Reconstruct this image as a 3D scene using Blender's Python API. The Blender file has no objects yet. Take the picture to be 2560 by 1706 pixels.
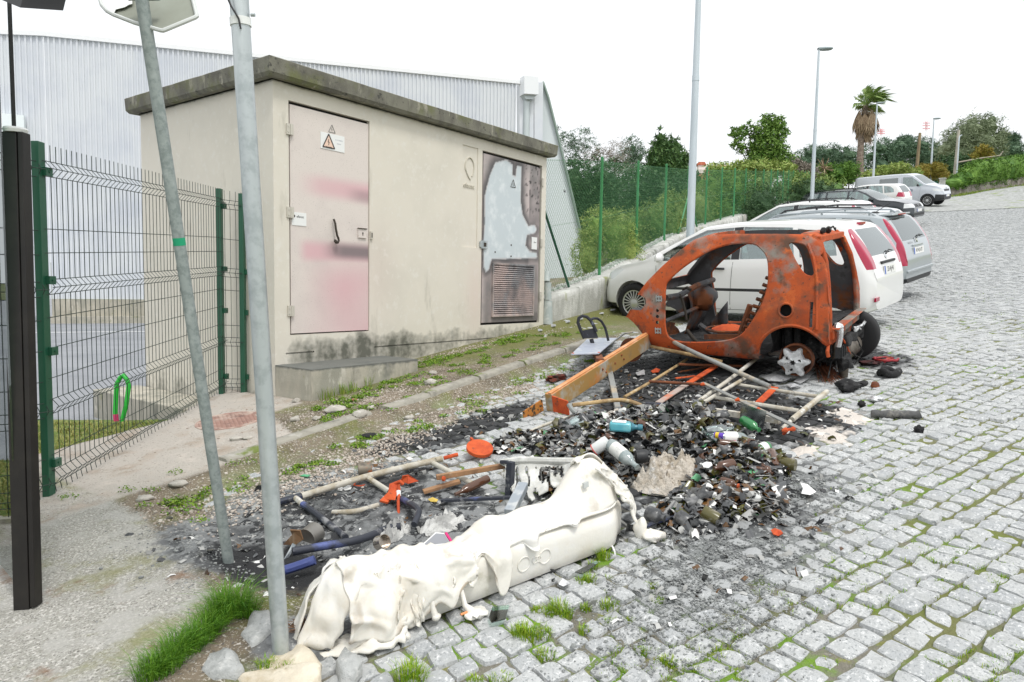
import bpy, bmesh, math, random
import numpy as np
from mathutils import Vector, Matrix, noise
from mathutils.bvhtree import BVHTree
rnd = random.Random(7)
SC = bpy.context.scene
COL = SC.collection
PI = math.pi
def rad(a): return math.radians(a)

# ------------------------------------------------------------------ camera
# world axes: X along the street (uphill), Y from the street towards the fence, Z up
F, PITCH, ROLL, YAW, EYE = 1770.88, -.0742, -.0165, .9339, 1.6
_c, _s = math.cos(YAW), math.sin(YAW)
CX, CY = -4.0005, -5.7252
CAMP = Vector((CX, CY, EYE))
def ruv(v): return Vector((v[0]*_c + v[1]*_s, -v[0]*_s + v[1]*_c, v[2]))
_f = Vector((0, math.cos(PITCH), math.sin(PITCH))); _u = Vector((0, -math.sin(PITCH), math.cos(PITCH))); _r = Vector((1, 0, 0))
_right = ruv(_r*math.cos(ROLL) - _u*math.sin(ROLL)); _up = ruv(_r*math.sin(ROLL) + _u*math.cos(ROLL)); _fw = ruv(_f)
cam = bpy.data.cameras.new('camera'); camo = bpy.data.objects.new('camera', cam); COL.objects.link(camo)
camo.matrix_world = Matrix(((_right.x, _up.x, -_fw.x, CAMP.x), (_right.y, _up.y, -_fw.y, CAMP.y), (_right.z, _up.z, -_fw.z, CAMP.z), (0, 0, 0, 1)))
cam.sensor_width = 36; cam.lens = F/2560*36; cam.clip_start = .05; cam.clip_end = 3000
SC.camera = camo

# ------------------------------------------------------------------ sky, sun, exposure (bright overcast)
SUN_EL, SUN_AZ = 62, 250
w = bpy.data.worlds.new('World'); SC.world = w; w.use_nodes = True
nt = w.node_tree; bg = nt.nodes['Background']
sky = nt.nodes.new('ShaderNodeTexSky'); sky.sky_type = 'NISHITA'; sky.sun_disc = False
sky.sun_elevation = rad(SUN_EL); sky.sun_rotation = rad(90 - SUN_AZ); sky.dust_density = 4; sky.air_density = 1; sky.ozone_density = 1
hs = nt.nodes.new('ShaderNodeHueSaturation'); hs.inputs['Saturation'].default_value = .10; hs.inputs['Value'].default_value = 1.0
nt.links.new(sky.outputs[0], hs.inputs['Color']); 
cl = nt.nodes.new('ShaderNodeMix'); cl.data_type = 'RGBA'; cl.inputs[0].default_value = .78; cl.inputs[7].default_value = (7.6, 7.8, 8.0, 1)   # an even deck of cloud over the sky
nt.links.new(hs.outputs[0], cl.inputs[6]); nt.links.new(cl.outputs[2], bg.inputs[0]); bg.inputs[1].default_value = .14
sl = bpy.data.lights.new('sun', 'SUN'); sl.energy = 1.5; sl.angle = rad(14); sl.color = (1, .97, .92)
so = bpy.data.objects.new('sun', sl); COL.objects.link(so)
so.rotation_euler = Vector((math.cos(rad(SUN_AZ))*math.cos(rad(SUN_EL)), math.sin(rad(SUN_AZ))*math.cos(rad(SUN_EL)), math.sin(rad(SUN_EL)))).to_track_quat('Z', 'Y').to_euler()
SC.view_settings.view_transform = 'Standard'; SC.view_settings.look = 'None'; SC.view_settings.gamma = 1
SC.view_settings.exposure = .26
SC.render.engine = 'CYCLES'
SC.cycles.max_bounces = 7; SC.cycles.transparent_max_bounces = 24; SC.cycles.caustics_reflective = False; SC.cycles.caustics_refractive = False
SC.cycles.use_denoising = True

# ------------------------------------------------------------------ measuring helpers (real positions on the real ground)
def pray(px, py):
    xr = (px - 1280)/F; zr = -(py - 853)/F
    return _fw + _right*xr + _up*zr
def dist(px, py, d): return CAMP + pray(px, py)*d
STREET = -.08
def smooth(a, b, x):
    t = min(1, max(0, (x - a)/(b - a))); return t*t*(3 - 2*t)
def base(u):
    z = .555 + .118*u
    if u > 8: z += .016*(u-8)**2/8*1.0 if u < 12 else .032 + .032*(u-12)
    if u > 66: z -= .1*(u-66)
    return z
def streetness(u, v):
    d = max(min(-1.40 - v, u + 2.02 - .2*max(-2, min(0, v + 1.5))), -3.42 - v)
    if u > 3.6: d = max(d, .35*min(1, (u-3.6)/.5) if v < -.12 else -1)
    return smooth(0, .12 + .2*smooth(-1.0, -1.6, u), d)
def fence_v(u): return .2 if u < 6.4 else .2 + .16*(u - 6.4)
def ground(u, v):
    z = base(u) + STREET*streetness(u, v)
    if u > 4.5 and v < fence_v(u): z -= .11*smooth(4.5, 7, u)*smooth(.1, -1.5, v)*smooth(40, 20, u)
    if v > .15 and u < 4.6 and (u > 0 or seg_side((u, v), F0, F1) > .1*2.6): return -.6
    if v > fence_v(u) + .6 and u > 4.6:
        d = v - fence_v(u) - .6; z -= 1.6*smooth(0, 4, d)
    if v > .3 and u <= 4.6 and u < .0:
        pass
    return z
def G(px, py, h=0, off=None):
    d = pray(px, py); o = STREET if off is None else off
    t = (.555 + o + h + .118*CAMP.x - CAMP.z)/(d.z - .118*d.x)
    return CAMP + d*t
def PV(px, py, v):
    d = pray(px, py); return CAMP + d*((v - CAMP.y)/d.y)
SLOPE = math.atan(.118)
NRM = Vector((-math.sin(SLOPE), 0, math.cos(SLOPE)))

# ------------------------------------------------------------------ objects
def tag(o, label=None, cat=None, group=None, kind=None):
    if label: o['label'] = label
    if cat: o['category'] = cat
    if group: o['group'] = group
    if kind: o['kind'] = kind
    return o
def thing(name, label, cat, loc=(0, 0, 0), group=None, rot=None):
    o = bpy.data.objects.new(name, None); COL.objects.link(o); o.location = loc; o.empty_display_size = .1
    if rot is not None: o.rotation_euler = rot
    return tag(o, label, cat, group)
def basis(x, y, z): return Matrix(((x[0], y[0], z[0]), (x[1], y[1], z[1]), (x[2], y[2], z[2])))
def frame(d, up=(0, 0, 1)):
    d = Vector(d).normalized(); up = Vector(up)
    if abs(d.dot(up)) > .98: up = Vector((1, 0, 0)) if abs(d.x) < .9 else Vector((0, 1, 0))
    s = up.cross(d).normalized(); return d, s, d.cross(s)

class MB:
    def __init__(s): s.v = []; s.f = []; s.m = []
    def add(s, vs, fs, mi=0):
        n = len(s.v); s.v += [tuple(p) for p in vs]; s.f += [tuple(i + n for i in f) for f in fs]; s.m += [mi]*len(fs)
    def box(s, c, size, mi=0, R=None):
        c = Vector(c); h = [x/2 for x in size]; vs = []
        for dx in (-1, 1):
            for dy in (-1, 1):
                for dz in (-1, 1):
                    p = Vector((dx*h[0], dy*h[1], dz*h[2])); vs.append(c + (R @ p if R else p))
        s.add(vs, [(0, 1, 3, 2), (4, 6, 7, 5), (0, 4, 5, 1), (2, 3, 7, 6), (0, 2, 6, 4), (1, 5, 7, 3)], mi)
    def bar(s, a, b, w, h, mi=0, up=(0, 0, 1)):
        a = Vector(a); b = Vector(b); d, sd, u = frame(b - a, up)
        s.box((a + b)/2, ((b - a).length, w, h), mi, basis(d, sd, u))
    def tube(s, pts, r, n=8, mi=0, cap=True):
        pts = [Vector(p) for p in pts]; k = len(pts); rs = r if isinstance(r, (list, tuple)) else [r]*k
        vs = []; fs = []; up = Vector((0, 0, 1)); ps = None
        for i, p in enumerate(pts):
            d = (pts[min(i+1, k-1)] - pts[max(i-1, 0)])
            d, sd, u = frame(d, up if ps is None else ps); ps = u
            for j in range(n):
                a = 2*PI*j/n; vs.append(p + (sd*math.cos(a) + u*math.sin(a))*rs[i])
        for i in range(k-1):
            for j in range(n):
                fs.append((i*n + j, i*n + (j+1) % n, (i+1)*n + (j+1) % n, (i+1)*n + j))
        if cap: fs += [tuple(range(n-1, -1, -1)), tuple((k-1)*n + j for j in range(n))]
        s.add(vs, fs, mi)
    def prism(s, poly, ext, mi=0):
        n = len(poly); ext = Vector(ext); vs = [Vector(p) for p in poly] + [Vector(p) + ext for p in poly]
        fs = [tuple(range(n-1, -1, -1)), tuple(range(n, 2*n))] + [(i, (i+1) % n, n + (i+1) % n, n + i) for i in range(n)]
        s.add(vs, fs, mi)
    def lathe(s, c, axis, prof, n=20, mi=0):      # prof: (along, radius)
        c = Vector(c); d, sd, u = frame(axis); vs = []; fs = []; k = len(prof)
        for (t, r) in prof:
            for j in range(n):
                a = 2*PI*j/n; vs.append(c + d*t + (sd*math.cos(a) + u*math.sin(a))*max(r, 1e-4))
        for i in range(k-1):
            for j in range(n):
                fs.append((i*n + j, i*n + (j+1) % n, (i+1)*n + (j+1) % n, (i+1)*n + j))
        fs += [tuple(range(n-1, -1, -1)), tuple((k-1)*n + j for j in range(n))]
        s.add(vs, fs, mi)
    def lump(s, c, r, mi=0, amp=.25, seed=0, n=8, m=6, sc=1.3):   # an irregular stone / blob
        c = Vector(c); r = (r, r, r) if not isinstance(r, (tuple, list)) else r; vs = []; fs = []
        for i in range(m+1):
            th = PI*i/m
            for j in range(n):
                a = 2*PI*j/n; d = Vector((math.sin(th)*math.cos(a), math.sin(th)*math.sin(a), math.cos(th)))
                k = 1 + amp*noise.noise(d*sc + Vector((seed*3.7, seed*1.3, seed)))*2
                vs.append(c + Vector((d.x*r[0], d.y*r[1], d.z*r[2]))*k)
        for i in range(m):
            for j in range(n): fs.append((i*n + j, (i+1)*n + j, (i+1)*n + (j+1) % n, i*n + (j+1) % n))
        s.add(vs, fs, mi)
    def grid(s, P, mi=0, closed=False):           # P[i][j] points
        n = len(P); m = len(P[0]); vs = [p for r in P for p in r]; fs = []
        for i in range(n-1):
            for j in range(m if closed else m-1): fs.append((i*m + j, i*m + (j+1) % m, (i+1)*m + (j+1) % m, (i+1)*m + j))
        s.add(vs, fs, mi)
    def build(s, name, mats, parent=None, smooth=True, loc=(0, 0, 0), bevel=0, sharp=40, local=True, solid=0):
        me = bpy.data.meshes.new(name); L = Vector(loc)
        vs = [(p[0]-L.x, p[1]-L.y, p[2]-L.z) for p in s.v] if (L.length and local) else s.v
        me.from_pydata(vs, [], s.f); mats = mats if isinstance(mats, (list, tuple)) else [mats]
        for m in mats: me.materials.append(m)
        if len(mats) > 1: me.polygons.foreach_set('material_index', s.m)
        if smooth:
            me.polygons.foreach_set('use_smooth', [True]*len(me.polygons)); me.set_sharp_from_angle(angle=rad(sharp))
        me.update(); o = bpy.data.objects.new(name, me); COL.objects.link(o)
        if parent: o.parent = parent
        if L.length: o.location = L
        if solid:
            b = o.modifiers.new('thick', 'SOLIDIFY'); b.thickness = solid; b.offset = 0
        if bevel:
            b = o.modifiers.new('bevel', 'BEVEL'); b.width = bevel; b.segments = 2; b.limit_method = 'ANGLE'; b.angle_limit = rad(35)
        return o

# ------------------------------------------------------------------ materials
MATS = {}
def mat(name, col, rough=.6, metal=0, layers=(), bump=None, coat=0, spec=.5, trans=0, rand=None, coord='Object', alpha=1, sss=0):
    """layers: (colour, scale, lo, hi, [detail, [stretch xyz, [rough?]]]) noise masks over the base colour; rand: (colour, amount) per-island shift"""
    m = bpy.data.materials.new(name); m.use_nodes = True; t = m.node_tree; N = t.nodes; K = t.links
    p = N['Principled BSDF']; p.inputs['Roughness'].default_value = rough; p.inputs['Metallic'].default_value = metal
    p.inputs['Specular IOR Level'].default_value = spec
    if coat: p.inputs['Coat Weight'].default_value = coat; p.inputs['Coat Roughness'].default_value = .05
    if trans: p.inputs['Transmission Weight'].default_value = trans
    if sss: p.inputs['Subsurface Weight'].default_value = sss; p.inputs['Subsurface Radius'].default_value = (.02, .015, .01)
    tc = N.new('ShaderNodeTexCoord'); out = None
    def rgb(c):
        n = N.new('ShaderNodeRGB'); n.outputs[0].default_value = (*c, 1); return n.outputs[0]
    def mix(f, a, b):
        n = N.new('ShaderNodeMix'); n.data_type = 'RGBA'
        K.new(f, n.inputs[0]); K.new(a, n.inputs[6]); K.new(b, n.inputs[7]); return n.outputs[2]
    def nz(scale, detail, stretch, off=0):
        src = tc.outputs[coord]
        mp = N.new('ShaderNodeMapping'); mp.inputs['Scale'].default_value = stretch; mp.inputs['Location'].default_value = (off*3.1, off*1.7, off*2.3)
        K.new(src, mp.inputs[0]); n = N.new('ShaderNodeTexNoise'); n.inputs['Scale'].default_value = scale; n.inputs['Detail'].default_value = detail
        n.inputs['Roughness'].default_value = .62
        K.new(mp.outputs[0], n.inputs['Vector']); return n.outputs['Fac']
    out = rgb(col)
    if rand:
        geo = N.new('ShaderNodeNewGeometry'); mr = N.new('ShaderNodeMath'); mr.operation = 'MULTIPLY'; mr.inputs[1].default_value = rand[1]
        K.new(geo.outputs['Random Per Island'], mr.inputs[0]); out = mix(mr.outputs[0], out, rgb(rand[0]))
    for i, l in enumerate(layers):
        c, sc, lo, hi = l[:4]; det = l[4] if len(l) > 4 else 5; st = l[5] if len(l) > 5 else (1, 1, 1)
        f = nz(sc, det, st, i + 1); r = N.new('ShaderNodeMapRange'); r.inputs[1].default_value = lo; r.inputs[2].default_value = hi; r.clamp = True
        K.new(f, r.inputs[0]); out = mix(r.outputs[0], out, rgb(c))
    K.new(out, p.inputs['Base Color'])
    if bump:
        b = N.new('ShaderNodeBump'); b.inputs['Strength'].default_value = bump[1]; b.inputs['Distance'].default_value = bump[2] if len(bump) > 2 else .01
        K.new(nz(bump[0], 6, (1, 1, 1), 9), b.inputs['Height']); K.new(b.outputs[0], p.inputs['Normal'])
    MATS[name] = m; return m
def glassmat(name, tint, opac=.35, rough=.03, fres=1.45):
    m = bpy.data.materials.new(name); m.use_nodes = True; t = m.node_tree; N = t.nodes; K = t.links; N.remove(N['Principled BSDF'])
    tr = N.new('ShaderNodeBsdfTransparent'); tr.inputs[0].default_value = (*tint, 1)
    gl = N.new('ShaderNodeBsdfGlossy'); gl.inputs['Roughness'].default_value = rough; gl.inputs[0].default_value = (.9, .95, .95, 1)
    fr = N.new('ShaderNodeFresnel'); fr.inputs[0].default_value = fres
    mx = N.new('ShaderNodeMath'); mx.operation = 'ADD'; mx.use_clamp = True; mx.inputs[1].default_value = opac; K.new(fr.outputs[0], mx.inputs[0])
    s = N.new('ShaderNodeMixShader'); K.new(mx.outputs[0], s.inputs[0]); K.new(tr.outputs[0], s.inputs[1]); K.new(gl.outputs[0], s.inputs[2])
    K.new(s.outputs[0], N['Material Output'].inputs[0]); MATS[name] = m; return m
def text(body, size, mtl, name, parent, M4, ext=.002, align='CENTER'):
    c = bpy.data.curves.new(name, 'FONT'); c.body = body; c.size = size; c.extrude = ext; c.align_x = align; c.align_y = 'CENTER'; c.resolution_u = 3
    o = bpy.data.objects.new(name, c); COL.objects.link(o); bpy.context.view_layer.update()
    me = bpy.data.meshes.new_from_object(o.evaluated_get(bpy.context.evaluated_depsgraph_get()))
    COL.objects.unlink(o); bpy.data.objects.remove(o)
    me.materials.clear(); me.materials.append(mtl); o = bpy.data.objects.new(name, me); COL.objects.link(o)
    if parent: o.parent = parent
    o.matrix_local = M4; return o
def M4(x, y, z, loc):
    return Matrix(((x[0], y[0], z[0], loc[0]), (x[1], y[1], z[1], loc[1]), (x[2], y[2], z[2], loc[2]), (0, 0, 0, 1)))

# ------------------------------------------------------------------ materials of the place
def masked(m, attr, col, amount=1.0, noise_scale=None, lo=.3, hi=.7):
    """mix a colour over the base where a vertex mask says so (stains with a shape of their own)"""
    t = m.node_tree; N = t.nodes; K = t.links; p = N['Principled BSDF']; src = p.inputs['Base Color'].links[0].from_socket
    a = N.new('ShaderNodeAttribute'); a.attribute_name = attr; f = a.outputs['Fac']
    if noise_scale:
        tc = N.new('ShaderNodeTexCoord'); n = N.new('ShaderNodeTexNoise'); n.inputs['Scale'].default_value = noise_scale; n.inputs['Detail'].default_value = 6
        K.new(tc.outputs['Object'], n.inputs['Vector'])
        q = N.new('ShaderNodeMath'); q.operation = 'MULTIPLY_ADD'; q.inputs[1].default_value = .9; K.new(n.outputs['Fac'], q.inputs[0]); K.new(f, q.inputs[2])
        r = N.new('ShaderNodeMapRange'); r.inputs[1].default_value = .45 + max(lo, .22); r.inputs[2].default_value = .45 + max(hi, .4); K.new(q.outputs[0], r.inputs[0]); f = r.outputs[0]
    q = N.new('ShaderNodeMath'); q.operation = 'MULTIPLY'; q.inputs[1].default_value = amount; q.use_clamp = True; K.new(f, q.inputs[0])
    n = N.new('ShaderNodeMix'); n.data_type = 'RGBA'; K.new(q.outputs[0], n.inputs[0]); K.new(src, n.inputs[6]); n.inputs[7].default_value = (*col, 1)
    K.new(n.outputs[2], p.inputs['Base Color'])
granite = mat('granite', (.50, .51, .505), .85, layers=[((.26, .275, .28), 75, .52, .64, 5), ((.66, .665, .66), 60, .54, .66, 4), ((.40, .41, .405), 14, .5, .7, 4), ((.13, .14, .14), 130, .62, .7, 3)], bump=(80, .9, .005), rand=((.36, .375, .385), .9))
soil = mat('soil', (.235, .19, .135), .95, layers=[((.125, .10, .065), 3, .42, .62, 6), ((.16, .165, .05), 2.2, .5, .66, 6), ((.48, .44, .38), 90, .57, .64, 2), ((.13, .12, .11), 60, .6, .68, 2), ((.62, .58, .52), 40, .63, .68, 2)], bump=(60, .9, .02))
# ------------------------------------------------------------------ stain masks on the ground, in metres on the street
def blob(px, py, ru, rv, wgt=1, ang=0):
    p = G(px, py); return (p.x, p.y, ru, rv, wgt, ang)
SOOT = [blob(1720, 985, 1.0, .75, 1.1), blob(1960, 1045, .62, .5, 1.1), blob(1190, 1060, .75, .22, 1.0), blob(1010, 1110, .35, .22, .7), blob(1560, 1150, .85, .55, 1.0), blob(1720, 900, 1.3, 1.0, 1),
        blob(2080, 880, .7, .5, .9), blob(2200, 900, .45, .35, .6), blob(1850, 1250, .5, .35, .75), blob(620, 1420, .22, .3, .7), blob(680, 1440, .25, .3, .8), blob(1480, 1330, .5, .2, .5), blob(820, 1270, .45, .4, .36), blob(960, 1300, .4, .4, .34), blob(1000, 1200, .4, .2, .5), blob(640, 1330, .25, .3, .36)]
ASH = [blob(840, 1290, .70, .66, 1.7), blob(1000, 1310, .62, .5, 1.7), blob(720, 1330, .45, .5, 1.5), blob(940, 1210, .5, .3, 1.3), blob(600, 1370, .34, .45, 1.1), blob(700, 1250, .4, .3, .8), blob(1870, 1330, .55, .4, .75), blob(2000, 1200, .5, .35, .6), blob(800, 1600, .3, .16, .7), blob(1750, 1430, .5, .25, .6), blob(1600, 870, .7, .5, .6)]
PALE = [blob(2120, 1040, .22, .11, 1.1, .5), blob(2075, 1085, .2, .1, 1.1, .4), blob(2010, 1125, .13, .07, 1), blob(1960, 1155, .12, .06, 1)]
def msum(L, u, v):
    r = 0
    for (a, b, ru, rv, wg, an) in L:
        du, dv = u - a, v - b
        if an: du, dv = du*math.cos(an) + dv*math.sin(an), -du*math.sin(an) + dv*math.cos(an)
        d = (du/ru)**2 + (dv/rv)**2
        if d < 4: r = max(r, wg*math.exp(-d*d*.9))
    return r
def seg_side(p, a, b): return (b[0]-a[0])*(p[1]-a[1]) - (b[1]-a[1])*(p[0]-a[0])
F0, F1 = (-2.24, -.93), (-.17, .58)                    # line of the wire fence
def behind_fence(u, v): return seg_side((u, v), F0, F1)/math.hypot(F1[0]-F0[0], F1[1]-F0[1]) if u < .02 else -1
def n2(u, v, s, o=0): return noise.noise(Vector((u*s + o, v*s - o, o*1.7)))
SLAB_EDGE = [(-2.08, -1.3), (-2.14, -1.9), (-2.25, -2.33), (-2.34, -2.79), (-2.42, -3.05), (-2.62, -3.3), (-2.95, -3.36), (-3.6, -3.3), (-9, -3.3)]
def slab_edge_dist(u, v):      # >0 on the concrete pavement in the lower left
    if v > -1.3: return -.3 - (u + 2.08)*.2 if u > -2.08 else .2
    best = 9
    for a, b in zip(SLAB_EDGE, SLAB_EDGE[1:]):
        dx, dy = b[0]-a[0], b[1]-a[1]; t = max(0, min(1, ((u-a[0])*dx + (v-a[1])*dy)/(dx*dx+dy*dy))); best = min(best, math.hypot(u-a[0]-dx*t, v-a[1]-dy*t))
    ins = False; poly = SLAB_EDGE + [(-9, 0), (-2.08, 0)]
    j = len(poly)-1
    for i in range(len(poly)):
        (x1, y1), (x2, y2) = poly[i], poly[j]
        if (y1 > v) != (y2 > v) and u < (x2-x1)*(v-y1)/(y2-y1) + x1: ins = not ins
        j = i
    return best if ins else -best
def path_mask(u, v):           # the concrete path along the fence up to the corner of the hut
    b = behind_fence(u, v)
    lower = -1.42 + .02*math.sin(u*5) + .9*smooth(-.85, -.35, u)
    return smooth(0, .06, v - lower)*smooth(.02, -.02, u - .0 + .35*smooth(-.2, -1.3, v))
def cover(u, v):               # how much earth, grit or ash hides the setts
    c = 0
    if u > -2.6:
        vb = -1.95 - .12*n2(u, v, 1.5) - .5*smooth(.4, -1.2, u) + .45*smooth(1.2, 3.2, u)
        c = smooth(vb - .12, vb + .2, v)*(.75 + .5*n2(u, v, 3, 5))
        c = max(c, smooth(-1.3, -1.95, u)*smooth(-3.5, -3.2, v + .1*n2(u, v, 3)))
    c = max(c, 1.1*msum(ASH, u, v) - .25 - .3*abs(n2(u, v, 4, 2)))
    c = max(c, .8*msum(PALE, u, v)) 
    return max(0, min(1, c))
def gsheet(u, v):
    z = ground(u, v); s = streetness(u, v)
    c = cover(u, v) if v < -1.2 else 1
    z += s*(-.016 + .024*c) + .006*n2(u, v, 9) + .004*n2(u, v, 25, 3)
    a = msum(ASH, u, v)
    if a > .2: z += (a-.2)*(.02*abs(n2(u, v, 7, 4)) + .018*n2(u, v, 16, 8))*s
    return z
# ------------------------------------------------------------------ ground sheet
def steps(*segs):
    r = []
    for a, b, d in segs: r += list(np.arange(a, b - 1e-6, d))
    return r + [segs[-1][1]]
us = steps((-8, -4.2, .4), (-4.2, 5.4, .04), (5.4, 14, .12), (14, 34, .5), (34, 110, 2))
vs = steps((-40, -14, 4), (-14, -6.6, .5), (-6.6, 1.2, .04), (1.2, 12, .3), (12, 30, 3))
nu, nv = len(us), len(vs); P = []; att = {k: [] for k in ('soot', 'ash', 'pale', 'slab', 'path', 'moss', 'bed')}
for u in us:
    for v in vs:
        near = -4.3 < u < 8 and -7 < v < 1.3
        P.append((u, v, gsheet(u, v) if near else ground(u, v) - (.03*streetness(u, v) if u < 38.5 else 0)))
        so_ = msum(SOOT, u, v) if near else 0
        att['soot'].append(so_); att['ash'].append(msum(ASH, u, v) if near else 0); att['pale'].append(msum(PALE, u, v) if near else 0)
        sd = slab_edge_dist(u, v) if u < -1.5 and v < 1 else -1
        att['slab'].append(smooth(-.03, .03, sd + .03*n2(u, v, 6)) if near else (1 if u < -3 and v > -3.3 else 0))
        att['path'].append(path_mask(u, v) if near and v > -1.6 and u < .2 else 0)
        st = streetness(u, v)
        att['bed'].append(st*(1 - (cover(u, v) if near else 0)))
        m = .42 + .5*n2(u, v, 1.1, 7) + .35*n2(u, v, 4, 1)
        if v < -1.4: m = m*.9 + .6*smooth(-4.3, -5.1, v) - .15
        if -1.4 < v < .1 and u > -.2: m = .3 + .5*smooth(-.2, .8, u)*smooth(-1.1, -.3, v) + .3*n2(u, v, 2.5, 1) + .3*smooth(2, 3.4, u)
        att['moss'].append(max(0, min(1, m - 1.3*so_ - .8*(att['ash'][-1]) - .9*att['slab'][-1] - .9*att['path'][-1])))
me = bpy.data.meshes.new('ground')
me.from_pydata(P, [], [(i*nv+j, (i+1)*nv+j, (i+1)*nv+j+1, i*nv+j+1) for i in range(nu-1) for j in range(nv-1)])
for k, a in att.items():
    at = me.attributes.new(k, 'FLOAT', 'POINT'); at.data.foreach_set('value', a)
me.polygons.foreach_set('use_smooth', [True]*len(me.polygons))
masked(soil, 'bed', (.22, .21, .17), .85)
masked(soil, 'slab', (.37, .36, .32), 1)
masked(soil, 'path', (.50, .46, .41), 1)
def speck(m, attr, col, scale, lo, hi, amt=1):         # speckle limited to a mask
    t = m.node_tree; N = t.nodes; K = t.links; p = N['Principled BSDF']; src = p.inputs['Base Color'].links[0].from_socket
    a = N.new('ShaderNodeAttribute'); a.attribute_name = attr; tc = N.new('ShaderNodeTexCoord'); n = N.new('ShaderNodeTexNoise')
    n.inputs['Scale'].default_value = scale; n.inputs['Detail'].default_value = 5; n.inputs['Roughness'].default_value = .65; K.new(tc.outputs['Object'], n.inputs['Vector'])
    r = N.new('ShaderNodeMapRange'); r.inputs[1].default_value = lo; r.inputs[2].default_value = hi; K.new(n.outputs['Fac'], r.inputs[0])
    q = N.new('ShaderNodeMath'); q.operation = 'MULTIPLY'; K.new(a.outputs['Fac'], q.inputs[0]); K.new(r.outputs[0], q.inputs[1])
    z = N.new('ShaderNodeMath'); z.operation = 'MULTIPLY'; z.inputs[1].default_value = amt; K.new(q.outputs[0], z.inputs[0])
    x = N.new('ShaderNodeMix'); x.data_type = 'RGBA'; K.new(z.outputs[0], x.inputs[0]); K.new(src, x.inputs[6]); x.inputs[7].default_value = (*col, 1); K.new(x.outputs[2], p.inputs['Base Color'])
speck(soil, 'bed', (.16, .30, .02), 2.6, .47, .57, .95); speck(soil, 'bed', (.30, .30, .05), 7, .58, .66, .7)
speck(soil, 'slab', (.66, .64, .6), 75, .5, .62); speck(soil, 'slab', (.15, .145, .13), 110, .55, .63); speck(soil, 'slab', (.2, .19, .16), 22, .6, .7, .7); speck(soil, 'slab', (.25, .25, .1), 2.2, .5, .64, .75); speck(soil, 'slab', (.22, .12, .06), 3.1, .6, .7, .8); speck(soil, 'slab', (.47, .46, .43), 4, .5, .6, .7)
speck(soil, 'path', (.3, .22, .15), 4, .53, .66, .8); speck(soil, 'path', (.62, .56, .5), 8, .5, .7, .7); speck(soil, 'path', (.16, .12, .08), 40, .6, .68)
masked(soil, 'moss', (.10, .14, .03), .65, 30, .5, .9)
masked(soil, 'moss', (.21, .2, .06), .5, 12, .55, .9)
masked(soil, 'ash', (.25, .26, .265), .95, 14, .22, .5)
speck(soil, 'ash', (.04, .042, .045), 11, .48, .58); speck(soil, 'ash', (.55, .55, .53), 26, .58, .66)
masked(soil, 'soot', (.018, .019, .021), .97, 12, .2, .55)
masked(soil, 'pale', (.72, .66, .6), .95, 12, .25, .5)
me.materials.append(soil)
gr = bpy.data.objects.new('ground', me); COL.objects.link(gr); tag(gr, kind='structure')

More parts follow.
